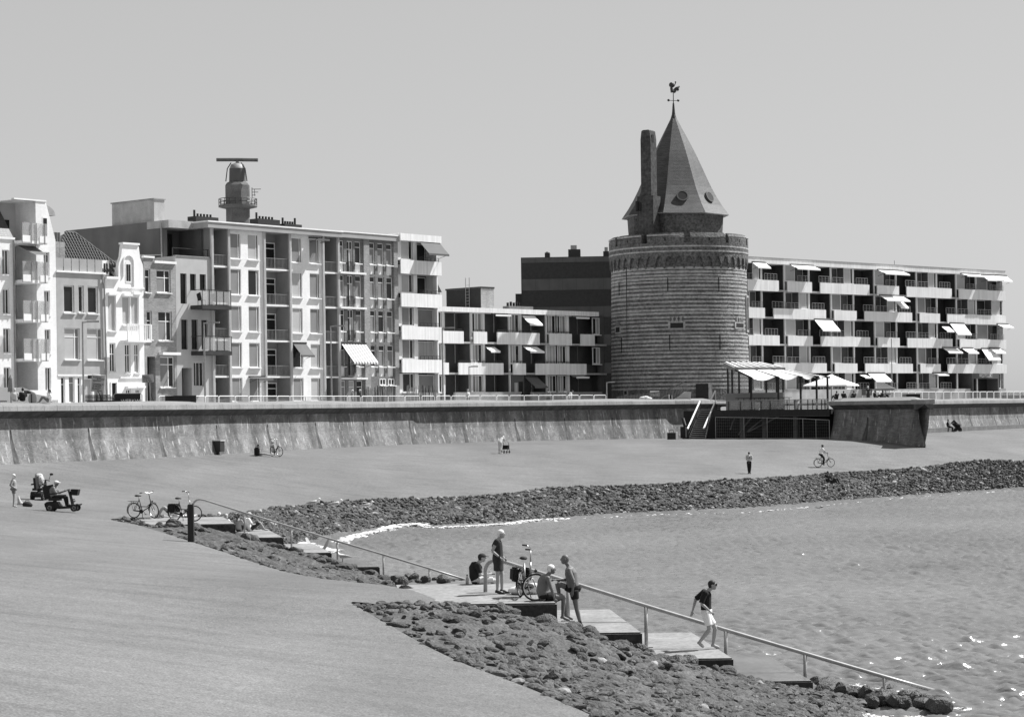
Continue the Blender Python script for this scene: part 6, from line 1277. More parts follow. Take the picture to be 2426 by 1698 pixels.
# round road sign seen from behind
p, a = street(77, 4.2); t_ = thing('round_sign', 'round grey road sign seen from behind beside the white van', 'sign', p); mb = MB(); d_ = p.y; rz_ = 13 * d_ / F
mb.tube([(0, 0, 0), (0, .025, 0)], [(.27, .42), (.27, .42)], 24); mb.build('disc', 'sign_grey', t_, loc=(0, 0, W(77, 945, d_).z - ZS)); mb = MB(); mb.bar((-.06, -.03, 0), (-.06, -.03, W(77, 933, d_).z - ZS), .05); mb.build('post', 'dark_metal', t_)
# ---------------------------------------------------------------- parked van
p, a = street(24, 6.5); t_ = thing('delivery_van', 'white delivery van parked before the white brick house', 'van', p, .45); zt_ = W(24, 918, p.y).z - ZS; L_ = 2.5
prof = [(-2.6, .35), (2.25, .35), (2.4, .8), (2.3, 1.05), (1.5, 1.2), (1.0, zt_ - .15), (.6, zt_), (-2.5, zt_), (-2.6, zt_ - .1)]; mb = MB(); mb.prism(prof, -.9, .9); mb.build('body', 'van_white', t_)
mb = MB(); mb.prism([(.62, 1.25), (1.35, 1.25), (.95, zt_ - .22), (.62, zt_ - .22)], -.93, -.905); mb.build('side_window', 'glass', t_)
mb = MB(); mb.add([(1.52, -.8, 1.24), (1.52, .8, 1.24), (1.06, .8, zt_ - .18), (1.06, -.8, zt_ - .18)], [(0, 1, 2, 3)]); mb.build('windscreen', 'glass', t_)
for x_ in (-1.7, 1.5):
    for y_ in (-.9, .72): mb = MB(); mb.tube([(x_, y_, .33), (x_, y_ + .18, .33)], .33, 16); w_ = mb.build('wheel', 'rubber', t_); mb = MB(); mb.tube([(x_, y_ - .01, .33), (x_, y_ + .02, .33)], .18, 12); mb.build('rim', 'steel', w_)
mb = MB(); mb.box(-2.3, -.925, .75, -.4, -.905, .8); mb.build('side_moulding', 'dark_metal', t_)
# closed parasol beside the van, parasols by the tower terrace
p, a = street(26, 3.2); t_ = thing('closed_parasol', 'closed grey parasol standing before the white brick house', 'parasol', p); h_ = W(26, 888, p.y).z - ZS; z_ = W(26, 928, p.y).z - ZS; mb = MB(); mb.tube([(0, 0, 0), (0, 0, h_)], .03, 6); mb.build('pole', 'dark_metal', t_); mb = MB()
mb.tube([(0, 0, z_), (0, 0, z_ + .2), (0, 0, h_ - .2), (0, 0, h_)], [.2, .19, .13, .03], 8); mb.build('canopy', 'cloth_mid', t_)
def parasol(loc, rz, zc, r, rise, m, label, n=4, hem=.12, tilt=0.0):
    t_ = thing('parasol', label, 'parasol', loc, rz); h_ = zc; mb = MB(); mb.tube([(0, 0, 0), (0, 0, h_ + rise)], .05, 8); mb.build('pole', 'steel', t_); mb = MB(); vs = [(0, 0, h_ + rise)]; K = n * 6
    for ring_ in (.5, 1.0, 1.0):
        for k in range(K):
            a_ = 2 * math.pi * k / K; c_ = math.cos(math.pi / n) / math.cos((a_ % (2 * math.pi / n)) - math.pi / n); vs.append((r * ring_ * c_ * math.cos(a_), r * ring_ * c_ * math.sin(a_), h_ + rise * (1 - ring_ ** .85)))
    vs[1 + 2 * K:] = [(x, y, z - hem) for x, y, z in vs[1 + 2 * K:]]
    fs = [(0, 1 + k, 1 + (k + 1) % K) for k in range(K)] + [(1 + q * K + k, 1 + (q + 1) * K + k, 1 + (q + 1) * K + (k + 1) % K, 1 + q * K + (k + 1) % K) for q in range(2) for k in range(K)]; mb.add(vs, fs); mb.build('canopy', m, t_); return t_
pw_ = W(1962, 905, 214); 
pt_ = parasol((W(1970, 950, 214).x, 214, ZS), R(20), W(1970, 905, 214).z - ZS - .3, 3.2, 1.1, 'awning_white', 'very large white parasol behind the right end of the cafe terrace')
pp_ = W(2098, 935, 206); parasol((pp_.x, 206, 7.6), R(30), W(2098, 921, 206).z - 7.6, 1.35, .55, 'awning_grey', 'dark grey parasol over the stall on the bastion')
t_ = thing('stall', 'small stall with white uprights below the dark grey parasol', 'stall', (pp_.x, 206, 7.6)); 
for sx in (-.35, -.1, .2, .4): mb = MB(); mb.bar((sx, .3 * (1 if sx > 0 else -1), 0), (sx, .3 * (1 if sx > 0 else -1), 1.0), .07); mb.build('upright', 'cloth_white', t_)
mb = MB(); mb.box(-.45, -.35, .55, .45, .35, .62); mb.build('shelf', 'wood_dark', t_)
p, a = street(2054, 9); t_ = thing('bench_screen', 'dark grey screen panel before the plinth of the long balcony block', 'screen', p, .3); mb = MB(); mb.box(-.6, -.04, .8, .6, .04, 1.5); mb.build('panel', 'panel_grey', t_); 
for sx in (-.5, .5): mb = MB(); mb.bar((sx, 0, 0), (sx, 0, .8), .06); mb.build('post', 'cloth_white', t_)
# clipped plants along the far end
p, a = street(2402, 12); mb = MB(); r = random.Random(4)
for k in range(900): x_ = r.uniform(-4, 9); z_ = r.uniform(0, 1.1); y_ = r.uniform(-.4, .4); s_ = r.uniform(.05, .14); mb.add([(x_, y_, z_), (x_ + s_, y_ + r.uniform(-.1, .1), z_ + r.uniform(-.1, .1)), (x_ + r.uniform(-.05, .1), y_, z_ + s_)], [(0, 1, 2)])
hd = thing('hedge', 'low ragged hedge beyond the end of the long balcony block', 'hedge', p, a); o = mb.build('foliage', 'plant', hd); tag(o, kind='stuff'); mb = MB(); mb.box(-4, -.15, 0, 9, .15, .75); mb.build('stems', 'wood_dark', hd)
# ================================================================ sea steps, rails
mat('step_concrete', .22, .9, n1=(1., .18), n2=(8., .2), bump=(12., .5, .02)); mat('step_wet', .12, .3, n1=(1., .25), n2=(8., .2), spec=.6)
mat('step_side_shaded', .05, .8, n1=(1.5, .4), n2=(9., .4), streak=(3., .5, .3), bump=(12., .6, .03))  # shade of the upright step faces put into a darker concrete colour
def sea_steps(label, ends, y0, y1, xl, zbot=-.8, shear=.0):
    """ends: [(X right end, z top)] from the top platform down"""
    t_ = thing('sea_steps', label, 'steps', (xl, (y0 + y1) / 2, 0)); o0 = t_.location; x_prev = xl
    for k, (xe, z) in enumerate(ends):
        mb = MB(); xa = (xl if k == 0 else ends[k - 1][0] + .003); v = .02 * (k % 2)
        bm = bmesh.new(); bmesh.ops.create_cube(bm, size=1); bmesh.ops.scale(bm, vec=(xe - xa, y1 - y0 - v, z - zbot), verts=bm.verts); bmesh.ops.bevel(bm, geom=bm.edges[:], offset=.035, segments=2, affect='EDGES')
        for v_ in bm.verts: v_.co.x -= shear * (v_.co.y + (y1 - y0) / 2)
        me = bpy.data.meshes.new('platform'); bm.to_mesh(me); bm.free(); me.materials.append(M('step_concrete' if z > .9 else 'step_wet')); me.materials.append(M('step_side_shaded')); [setattr(pl, 'material_index', 1) for pl in me.polygons if abs(pl.normal.z) < .35]; obj('platform', me, t_, (Vector(((xa + xe) / 2, (y0 + y1) / 2, (z + zbot) / 2)) - o0))
    return t_
NEAR_Y0, NEAR_Y1 = 50.9, 56.9; FAR_Y0, FAR_Y1 = 88.1, 94.2
xs = lambda px, py, d: W(px, py, d).x
NE = [(xs(1320, 1432, 50.9), 2.53), (xs(1522, 1497, 50.9), W(1522, 1497, 50.9).z), (xs(1738, 1558, 50.9), W(1738, 1558, 50.9).z), (xs(1927, 1612, 50.9), W(1927, 1612, 50.9).z), (xs(2130, 1668, 50.9), .02)]
FE = [(xs(558, 1240, 88.1), W(558, 1240, 88.1).z), (xs(672, 1272, 88.1), W(672, 1272, 88.1).z), (xs(786, 1308, 88.1), W(786, 1308, 88.1).z), (xs(900, 1342, 88.1), W(900, 1342, 88.1).z), (xs(1010, 1378, 88.1), .02)]
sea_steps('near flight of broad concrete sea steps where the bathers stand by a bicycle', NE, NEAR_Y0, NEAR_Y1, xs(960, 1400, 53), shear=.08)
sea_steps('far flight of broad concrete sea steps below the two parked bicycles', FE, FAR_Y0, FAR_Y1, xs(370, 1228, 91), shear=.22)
def step_z(E, x, y=None):
    sh = (.22 * (y - 88.1) if y > 80 else .08 * (y - 50.9)) if y else 0
    for xe, z in E:
        xe = xe - sh
        if x <= xe: return z
    return -.4
def sea_rail(label, path, d0_, r, posts, E, x0, x1, d1_):
    dd = lambda x: d0_ + (d1_ - d0_) * max(0, (x - x0) / (x1 - x0)); d = d0_
    t_ = thing('handrail', label, 'handrail', W(path[0][0], path[0][1], d)); o0 = Vector(t_.location)
    pts = [W(x, y, dd(x)) - o0 for x, y in path]; mb = MB(); mb.tube(pts, r, 12); mb.build('rail', 'rail_steel', t_, True)
    for px, py in posts:
        p = W(px, py, dd(px)); zb = step_z(E, p.x, p.y); mb = MB(); mb.tube([p - o0, Vector((p.x, p.y, zb)) - o0], r * .92, 10); q = mb.build('post', 'rail_steel', t_, True)
        if zb > -.1: mb = MB(); mb.box(p.x - .16 - o0.x, p.y - .16 - o0.y, zb - .01 - o0.z, p.x + .16 - o0.x, p.y + .16 - o0.y, zb + .025 - o0.z); mb.build('base_plate', 'rail_steel', q)
    return t_
arch = lambda cx, cy, rx, ry, a0, a1, n: [(cx + rx * math.cos(R(a)), cy - ry * math.sin(R(a))) for a in np.linspace(a0, a1, n)]
dN = 54.2
pN = [(1150, W(0, 0, 1).x * 0 + 1404)] + [(1150, 1352)] + arch(1172, 1352, 22, 25, 175, 95, 6) + [(1188, 1328), (1330, 1372), (1530, 1434), (1718, 1491), (1907, 1547), (2095, 1602), (2222, 1638)]
sea_rail('thick steel handrail running down the near sea steps into the water', pN, dN, .05, [(1345, 1377), (1530, 1434), (1719, 1491), (1907, 1547), (2095, 1602)], NE, 1190, 2222, 52.0)
mb = MB(); p = W(1150, 1404, dN)
dF = 91.9
pF = [(456, 1228), (457, 1200)] + arch(475, 1199, 18, 17, 180, 100, 6) + [(484, 1184), (579, 1214), (690, 1248), (799, 1281), (908, 1313), (1017, 1346), (1102, 1372)]
sea_rail('steel handrail running down the far sea steps beside the wooden post', pF, dF, .042, [(579, 1214), (690, 1248), (799, 1281), (908, 1313), (1017, 1346)], FE, 490, 1102, 89.0)
# wooden post
p = G(453, 1284, 2.35); h_ = 90 * p.y / F; t_ = thing('wooden_post', 'thick dark weathered wooden post standing in the rocks', 'post', (p.x, p.y, p.z - .25)); mb = MB(); w = .115
mb.add([(-w, -w, 0), (w, -w, 0), (w, w, 0), (-w, w, 0), (-w * .97, -w * .97, h_ + .2), (w * .97, -w * .97, h_ + .2), (w * .97, w * .97, h_ + .2), (-w * .97, w * .97, h_ + .2), (-w * .8, -w * .8, h_ + .25), (w * .8, -w * .8, h_ + .25), (w * .8, w * .8, h_ + .25), (-w * .8, w * .8, h_ + .25)], [(0, 1, 5, 4), (1, 2, 6, 5), (2, 3, 7, 6), (3, 0, 4, 7), (4, 5, 9, 8), (5, 6, 10, 9), (6, 7, 11, 10), (7, 4, 8, 11), (8, 9, 10, 11)]); mb.build('timber', 'wood_dark', t_)
# boulders heaped against the front of the near steps and the weed covered toe
r = random.Random(21)
def boulder(px, py, z, s, m='mossy_rock', parent=None):
    p = G(px, py, z); o = obj('stone', SM[m][r.randrange(6)], parent or sl2, (p.x, p.y, z + s * .12), r.random() * 6.3); o.rotation_euler.x = r.gauss(0, .3); o.scale = (s, s * r.uniform(.8, 1.1), s * r.uniform(1.1, 1.5)); return o
def heap(x0, x1, yf, n, s0, s1, par, kinds):
    for k in range(n):
        x = r.uniform(x0, x1); y = yf - .22 - abs(r.gauss(0, .45)); z = fixz(x, y, -.6); s = r.uniform(s0, s1); m = r.choice(kinds)
        o = obj('stone', SM[m][r.randrange(6)], par, (x, y, z + s * .1), r.random() * 6.3); o.rotation_euler.x = r.gauss(0, .3); o.scale = (s, s * r.uniform(.8, 1.1), s * r.uniform(1.0, 1.5))
heap(-.6, 8.2, 50.9, 64, .22, .52, sl2, ('mossy_rock', 'mossy_rock', 'rock_black')); heap(-15, -4.5, 88.1, 44, .3, .62, sl1, ('mossy_rock', 'rock'))
for k in range(46):
    px = r.uniform(1930, 2240); py = 1612 + (px - 1930) * .19 + r.uniform(-4, 44) * (1 - (px - 1930) / 420); boulder(px, py, r.uniform(-.1, .22), r.uniform(.25, .6), 'rock_black')
for k in range(30): px = r.uniform(925, 1075); boulder(px, 1372 + r.uniform(-4, 14), r.uniform(-.1, .2), r.uniform(.25, .55), 'rock_black', sl1)
# ---------------------------------------------------------------- foam
mat('foam', .68, .9, n1=(6., .12), bump=(14., .8, .04))
def foam(line, n, width, size, seed, zb=.03, up=.1, gap=.0):
    """broken white water along a line of (pixel) waterline points"""
    P = lerp_poly([G(x, y, .02) for x, y in line], 400); r_ = random.Random(seed); vs, fs = [], []
    for k in range(n):
        i = r_.randrange(400); t_ = P[i]; dens = .5 + .35 * mnoise.noise(Vector((t_[0] * .35, t_[1] * .35, seed))) + .35 * mnoise.noise(Vector((t_[0] * 1.3, t_[1] * 1.3, seed + 5)))
        if r_.random() > dens * 1.5 - gap: continue
        off = abs(r_.gauss(0, 1)) * width * (.3 + dens); s_ = size * r_.uniform(.4, 1.3) * (1.2 if off < width * .5 else .7); x, y = t_[0] + off * .25 + r_.gauss(0, .15), t_[1] - off; z = zb + r_.random() * up * (1 if off < width * .6 else .15)
        q = [(x + s_ * 2.0 * math.cos(a) * r_.uniform(.6, 1.2), y + s_ * 1.3 * math.sin(a) * r_.uniform(.6, 1.2), z + r_.uniform(-.02, .03)) for a in (0, 1.2, 2.5, 3.7, 5.0)]
        b_ = len(vs); vs += q + [(x, y, z + s_ * .5)]; fs += [(b_ + j, b_ + (j + 1) % 5, b_ + 5) for j in range(5)]
    me = bpy.data.meshes.new('foam'); me.from_pydata(vs, [], fs); me.materials.append(M('foam')); o = obj('foam', me); tag(o, 'white foam where small waves break on the stones', 'foam', kind='stuff'); return o
foam([(800, 1292), (840, 1276), (900, 1262), (935, 1252), (985, 1248), (1010, 1252)], 9000, .9, .07, 1, up=.24, gap=.4)
foam([(700, 1290), (740, 1300), (790, 1312)], 5000, 1.0, .065, 2, up=.2, gap=.35); foam([(1010, 1255), (1120, 1250), (1190, 1246), (1250, 1238), (1300, 1234), (1340, 1232)], 4000, .5, .06, 3, up=.16, gap=.4)
foam([(1340, 1232), (1600, 1220), (1775, 1216), (1960, 1200), (2150, 1180), (2426, 1164)], 1500, .2, .05, 4, gap=.35, up=.1)
foam([(1840, 1650), (1900, 1665), (1960, 1680), (2030, 1700)], 3500, .5, .035, 5, up=.06); foam([(1990, 1622), (2050, 1630), (2120, 1640), (2200, 1655), (2240, 1680), (2200, 1700)], 2200, .7, .03, 6, up=.06)
foam([(1990, 1700), (2100, 1702), (2200, 1700)], 1500, .4, .03, 7, up=.05)
foam([(940, 1352), (1005, 1358), (1070, 1372)], 500, .3, .02, 14, gap=.3, up=.03)
# ================================================================ people
STAND = dict(head=(.03, 0, 1.63), neck=(.0, 0, 1.47), chest=(-.01, 0, 1.30), waist=(0, 0, 1.08), pelvis=(0, 0, .94),
             shL=(-.01, .18, 1.41), shR=(-.01, -.18, 1.41), elL=(-.05, .22, 1.12), elR=(-.05, -.22, 1.12), wrL=(.03, .22, .87), wrR=(.03, -.22, .87),
             hipL=(0, .09, .92), hipR=(0, -.09, .92), knL=(.02, .10, .50), knR=(.02, -.10, .50), anL=(-.02, .10, .08), anR=(-.02, -.10, .08), toL=(.17, .11, .03), toR=(.17, -.11, .03))
SITG = dict(head=(.0, 0, .72), neck=(-.05, 0, .56), chest=(-.09, 0, .42), waist=(-.06, 0, .22), pelvis=(0, 0, .10), shL=(-.08, .18, .52), shR=(-.08, -.18, .52), elL=(.05, .24, .30), elR=(.05, -.24, .30), wrL=(.22, .16, .32), wrR=(.22, -.16, .32),
            hipL=(.03, .09, .10), hipR=(.03, -.09, .10), knL=(.40, .12, .40), knR=(.40, -.12, .40), anL=(.62, .12, .08), anR=(.62, -.12, .08), toL=(.80, .12, .04), toR=(.80, -.12, .04))
def figure(label, loc, rz=0.0, h=1.72, base=STAND, skin='skin', top=None, bottom=None, shoes=None, hair=('hair_grey', 'short'), cap=None, vox=.02, over=None, fat=1.0, hem=None, glasses=False, extra=None, group=None, hands=True, sleeves=.55, leglen=.6):
    J = {k: Vector(v) for k, v in base.items()}
    for k, v in (over or {}).items(): J[k] = Vector(v)
    s = h / 1.75; J = {k: v * s for k, v in J.items()}
    t_ = thing('person', label, 'person', loc, rz, group); f = fat
    def torso(mb, i, low=True):
        pts = [J['neck'], J['neck'].lerp(J['chest'], .35), J['chest'], J['waist'], J['pelvis']]; q = J['pelvis'] - (J['waist'] - J['pelvis']).normalized() * .07 * s if low else J['pelvis']
        mb.tube(pts + [q], [(.05 * s, .06 * s), (.085 * s * f + i, .15 * s + i), (.115 * s * f + i, .165 * s + i), (.108 * s * f + i, .145 * s * (f * .5 + .5) + i), (.115 * s * f + i, .16 * s + i), (.09 * s * f + i, .13 * s + i)], 14)
        for S in 'LR': mb.ball(J['sh' + S], .062 * s + i, 8, 6); mb.tube([J['chest'].lerp(J['neck'], .4), J['sh' + S]], [.075 * s + i, .06 * s + i], 8)
    def arm(mb, S, i, a=1.0):
        sh, el, wr = J['sh' + S], J['el' + S], J['wr' + S]
        if a < 1: mb.tube([sh, sh.lerp(el, a)], [.058 * s + i, .052 * s + i * 1.3], 8); return
        mb.tube([sh, sh.lerp(el, .5), el], [.055 * s + i, .05 * s + i, .041 * s + i], 8); mb.tube([el, el.lerp(wr, .35), wr], [.041 * s + i, .039 * s + i, .026 * s + i], 8)
    def leg(mb, S, i, a=1.0, b=1.0):
        hp, kn, an = J['hip' + S], J['kn' + S], J['an' + S]; mb.tube([hp, hp.lerp(kn, .5), hp.lerp(kn, min(a, 1))], [.088 * s * (f * .4 + .6) + i, .076 * s + i, (.055 if a >= 1 else .07) * s + i * 1.2], 10)
        if b > 0 and a >= 1: mb.tube([kn, kn.lerp(an, .3), kn.lerp(an, b)], [.055 * s + i, .056 * s + i, .035 * s + i], 9)
    body = MB(); torso(body, 0)
    for S in 'LR': arm(body, S, 0); leg(body, S, 0)
    for S in 'LR':
        an, to = J['an' + S], J['to' + S]; body.tube([an, an.lerp(to, .3) - Vector((0, 0, .01)), an.lerp(to, .75), to], [.036 * s, .042 * s, .04 * s, .025 * s], 8); body.ball(an - (to - an).normalized() * .03 - Vector((0, 0, .03 * s)), .035 * s, 6, 5)
    hd = J['head']; body.tube([J['neck'], hd - Vector((.02, 0, .06)) * s], [.055 * s, .05 * s], 9)
    body.ball(hd + Vector((-.008, 0, .01)) * s, (.098 * s, .078 * s, .108 * s), 14, 10); body.ball(hd + Vector((.03, 0, -.055)) * s, (.062 * s, .056 * s, .06 * s), 10, 7)
    body.tube([hd + Vector((.09, 0, .02)) * s, hd + Vector((.112, 0, -.02)) * s], [.012 * s, .018 * s], 6); 
    for S in (-1, 1): body.ball(hd + Vector((-.01, S * .08, -.005)) * s, (.025 * s, .012 * s, .032 * s), 6, 5)
    if hands:
        for S, sg in (('L', 1), ('R', -1)):
            el, wr = J['el' + S], J['wr' + S]; d = (wr - el).normalized(); side = d.cross(Vector((0, 1, 0)));
            side = side.normalized() if side.length > .1 else Vector((0, 0, 1)); pc = wr + d * .05 * s; body.tube([wr, pc, wr + d * .09 * s], [(.026 * s, .02 * s), (.04 * s, .017 * s), (.038 * s, .014 * s)], 8)
            n2 = d.cross(side).normalized()
            for k in range(4): o_ = side * ((k - 1.5) * .019 * s); p0 = wr + d * .085 * s + o_; ln = (.065, .075, .07, .055)[k] * s; body.tube([p0, p0 + d * ln * .55 + n2 * .012 * s * sg, p0 + d * ln + n2 * .035 * s * sg], [.0095 * s, .009 * s, .007 * s], 6)
            p0 = wr + d * .035 * s + side * .035 * s; body.tube([p0, p0 + (d * .6 + side * .6) * .04 * s, p0 + (d + side * .4) * .065 * s], [.012 * s, .011 * s, .008 * s], 6)
    def finish(mb, nm, m, v, par=t_):
        o = mb.build(nm, m, par, True); md = o.modifiers.new('remesh', 'REMESH'); md.mode = 'VOXEL'; md.voxel_size = v; md.use_smooth_shade = True; sm = o.modifiers.new('smooth', 'SMOOTH'); sm.iterations = 3; sm.factor = .5; return o
    bo = finish(body, 'body', skin, min(vox, .011) if vox < .015 else vox)
    if top:
        mb = MB(); torso(mb, .016 * s)
        for S in 'LR': arm(mb, S, .014 * s, sleeves)
        finish(mb, 'shirt', top, vox)
    if bottom:
        kind, m = bottom; mb = MB()
        if kind in ('shorts', 'briefs', 'trousers'):
            a = {'shorts': leglen, 'briefs': .28, 'trousers': 1.0}[kind]
            mb.tube([J['waist'].lerp(J['pelvis'], .55), J['pelvis'], J['pelvis'] - Vector((0, 0, .06 * s))], [(.115 * s * f + .018, .155 * s + .018), (.12 * s * f + .02, .165 * s + .02), (.1 * s * f + .01, .14 * s)], 14)
            for S in 'LR':
                leg(mb, S, .02 * s if kind != 'briefs' else .014 * s, a, .95)
        elif kind == 'dress':
            z = hem * s; pe = J['pelvis']; mb = MB(); torso(mb, .018 * s)
            for S in 'LR': arm(mb, S, .014 * s, sleeves)
            mb.tube([J['waist'], pe, Vector((pe.x + .01, 0, (pe.z + z) / 2)), Vector((pe.x + .01, 0, z))], [(.125 * s * f, .16 * s), (.14 * s * f, .185 * s), (.135 * s, .19 * s), (.135 * s, .2 * s)], 16)
        finish(mb, {'dress': 'dress'}.get(kind, kind), m, vox)
    if shoes:
        mb = MB()
        for S in 'LR':
            an, to = J['an' + S], J['to' + S]; mb.tube([an - (to - an).normalized() * .05, an.lerp(to, .4) - Vector((0, 0, .015)), to + (to - an).normalized() * .03], [.048 * s, .05 * s, .034 * s], 9)
            if shoes[1] == 'sock': mb.tube([an, an.lerp(J['kn' + S], .32)], [.044 * s, .045 * s], 8)
        finish(mb, 'shoes', shoes[0], vox)
    hm, hk = hair; mb = MB(); up_ = Vector((-.02, 0, .035)) * s
    if hk != 'bald':
        mb.ball(hd + up_, (.102 * s, .086 * s, .092 * s), 12, 8); mb.ball(hd + Vector((-.045, 0, -.005)) * s, (.07 * s, .08 * s, .08 * s), 10, 7)
        if hk == 'bob': mb.ball(hd + Vector((-.03, 0, -.05)) * s, (.085 * s, .092 * s, .08 * s), 10, 7)
        if hk == 'tail': mb.tube([hd + Vector((-.1, 0, .03)) * s, hd + Vector((-.17, .0, -.05)) * s, hd + Vector((-.17, 0, -.28)) * s], [.04 * s, .045 * s, .015 * s], 7)
        finish(mb, 'hair', hm, vox * .8)
    if cap: mb = MB(); mb.ball(hd + Vector((-.005, 0, .05)) * s, (.108 * s, .09 * s, .075 * s), 12, 8); mb.tube([hd + Vector((.06, 0, .05)) * s, hd + Vector((.18, 0, .03)) * s], [(.06 * s, .012 * s), (.05 * s, .008 * s)], 8); mb.build('cap', cap, t_, True)
    if glasses: mb = MB(); mb.box(hd.x + .075 * s, -.075 * s, hd.z + .0 * s, hd.x + .105 * s, .075 * s, hd.z + .04 * s); mb.build('sunglasses', 'black', t_)
    if extra: extra(t_, J, s)
    return t_
# --- group on the near steps
pz = Vector((W(1181, 1404, 53.6).x, 53.6, 2.53))
def watch(t_, J, s): mb = MB(); mb.tube([J['wrR'] - Vector((.02, 0, -.01)), J['wrR'] + Vector((.02, 0, -.01))], .034, 8); mb.build('watch', 'cloth_dark', t_)
figure('standing person with short white hair in a dark knee length dress, hand on hip', pz, R(-6), 1.66, skin='skin', bottom=('dress', 'cloth_dark'), hem=.62, shoes=('cloth_dark', 'shoe'), hair=('hair_white', 'short'), vox=.013, sleeves=.4, fat=1.12,
       over=dict(head=(.10, 0, 1.60), neck=(.02, 0, 1.46), chest=(-.02, 0, 1.30), elR=(-.13, -.24, 1.16), wrR=(.06, -.20, 1.0), elL=(-.02, .24, 1.14), wrL=(.12, .2, .98), knL=(.09, .1, .5), anL=(.08, .1, .08), toL=(.27, .11, .03), knR=(.0, -.1, .5), anR=(-.02, -.1, .08), toR=(.16, -.13, .03)), extra=watch)
def phone(t_, J, s): mb = MB(); p = J['wrR'].lerp(J['wrL'], .5) + Vector((.1, 0, .0)); mb.box(p.x - .01, p.y - .04, p.z - .02, p.x + .09, p.y + .04, p.z + .0); mb.build('phone', 'black', t_)
pz = Vector((W(1131, 1386, 56.75).x, 56.75, 2.53))
figure('seated person in black T-shirt and dark cap looking at a phone on the step edge', pz, R(8), 1.74, SITG, 'skin', top='cloth_black', bottom=('trousers', 'cloth_pale'), shoes=('cloth_dark', 'shoe'), hair=('hair_dark', 'short'), cap='cloth_dark', vox=.014, sleeves=.8,
       over=dict(head=(.14, 0, .70), neck=(.03, 0, .58), chest=(-.05, 0, .43), waist=(-.06, 0, .22), shL=(0, .19, .52), shR=(0, -.19, .52), elR=(.06, -.24, .26), wrR=(.28, -.12, .27), elL=(.1, .22, .26), wrL=(.30, .08, .27), knR=(.42, -.06, .12), anR=(.62, .1, -.26), toR=(.78, .1, -.28), knL=(.44, .14, .10), anL=(.5, .3, -.3), toL=(.66, .3, -.33)), extra=phone)
pz = Vector((W(1290, 1428, 51.55).x, 51.55, 2.53))
figure('seated bare backed person with white hair and black shorts on the end of the platform', pz, R(12), 1.74, SITG, 'skin_tan', bottom=('shorts', 'cloth_black'), hair=('hair_white', 'short'), vox=.013, leglen=.4, fat=1.15,
       over=dict(head=(.19, 0, .76), neck=(.08, 0, .62), chest=(.0, 0, .46), waist=(-.05, 0, .24), pelvis=(0, 0, .11), shL=(.05, .19, .56), shR=(.05, -.2, .56), elR=(.12, -.26, .30), wrR=(.20, -.22, .06), elL=(.2, .24, .32), wrL=(.3, .2, .1), hipL=(.05, .1, .1), hipR=(.05, -.1, .1), knR=(.46, -.12, .08), anR=(.42, -.12, -.40), toR=(.60, -.14, -.50), knL=(.48, .1, .1), anL=(.56, .1, -.40), toL=(.74, .12, -.50)))
pz = Vector((W(1374, 1492, 51.9).x, 51.9, NE[1][1]))
figure('standing shirtless person in black striped shorts with one foot raised on the platform', pz, R(172), 1.80, STAND, 'skin_tan', bottom=('shorts', 'cloth_black'), shoes=('cloth_black', 'sock'), hair=('hair_dark', 'bald'), vox=.013, leglen=.32, fat=1.3,
       over=dict(head=(.34, 0, 1.66), neck=(.25, 0, 1.50), chest=(.20, 0, 1.33), waist=(.16, 0, 1.10), pelvis=(.12, 0, .95), shL=(.22, .2, 1.42), shR=(.2, -.2, 1.42), elL=(.10, .30, 1.16), wrL=(.14, .24, .92), elR=(.30, -.22, 1.16), wrR=(.56, -.1, 1.16), hipL=(.12, .1, .92), hipR=(.14, -.1, .92), knL=(.06, .12, .50), anL=(-.04, .12, .08), toL=(-.0, .2, .03), knR=(.55, -.12, 1.08), anR=(.48, -.12, .72), toR=(.68, -.13, .66)))
pz = Vector((W(1672, 1537, 52.8).x, 52.8, NE[2][1]))
figure('person in dark hoodie and white shorts wading down the near steps', pz, R(-4), 1.80, STAND, 'skin', top='cloth_black', bottom=('shorts', 'cloth_white'), hair=('hair_dark', 'short'), glasses=True, vox=.013, sleeves=.95, leglen=.78, fat=1.05,
       over=dict(head=(.19, 0, 1.56), neck=(.08, 0, 1.43), chest=(.02, 0, 1.28), waist=(.02, 0, 1.05), pelvis=(.03, 0, .92), shL=(-.02, .19, 1.38), shR=(.0, -.19, 1.38), elL=(-.22, .26, 1.20), wrL=(-.30, .22, .92), elR=(-.10, -.26, 1.14), wrR=(.10, -.24, .96), knL=(.24, .1, .50), anL=(.18, .1, .10), toL=(.34, .1, .02), knR=(.10, -.1, .50), anR=(-.16, -.1, .18), toR=(-.05, -.1, .06)))
# --- left edge, promenade
p = on_ground(33, 1201); figure('standing tanned person in swimwear with pale hair on the asphalt, hands on hips', p, R(10), 79 * p.y / F, skin='skin_mid', bottom=('briefs', 'skin_tan'), hair=('hair_white', 'bob'), vox=.02, fat=1.4, over=dict(elL=(-.22, .3, 1.15), wrL=(-.05, .2, 1.0), elR=(-.12, -.3, 1.15), wrR=(.06, -.2, 1.02), neck=(-.02, 0, 1.47)))
p = on_ground(1185, 1074); figure('stooped person in white top and long pale skirt pushing a walking frame', p, R(55), 1.6, top='cloth_white', bottom=('dress', 'cloth_pale'), hem=.25, hair=('hair_white', 'short'), vox=.03, shoes=('cloth_pale', 'shoe'), fat=1.2, over=dict(head=(.52, 0, 1.36), neck=(.40, 0, 1.28), chest=(.28, 0, 1.2), waist=(.12, 0, 1.06), shL=(.36, .18, 1.26), shR=(.36, -.18, 1.26), elL=(.4, .22, 1.0), elR=(.4, -.22, 1.0), wrL=(.6, .2, .9), wrR=(.6, -.2, .9)))
q = p + Vector((.45, .62, 0)); q.z = gz1(q.x, q.y); t_ = thing('walking_frame', 'dark wheeled walking frame pushed across the asphalt', 'rollator', q, R(55))
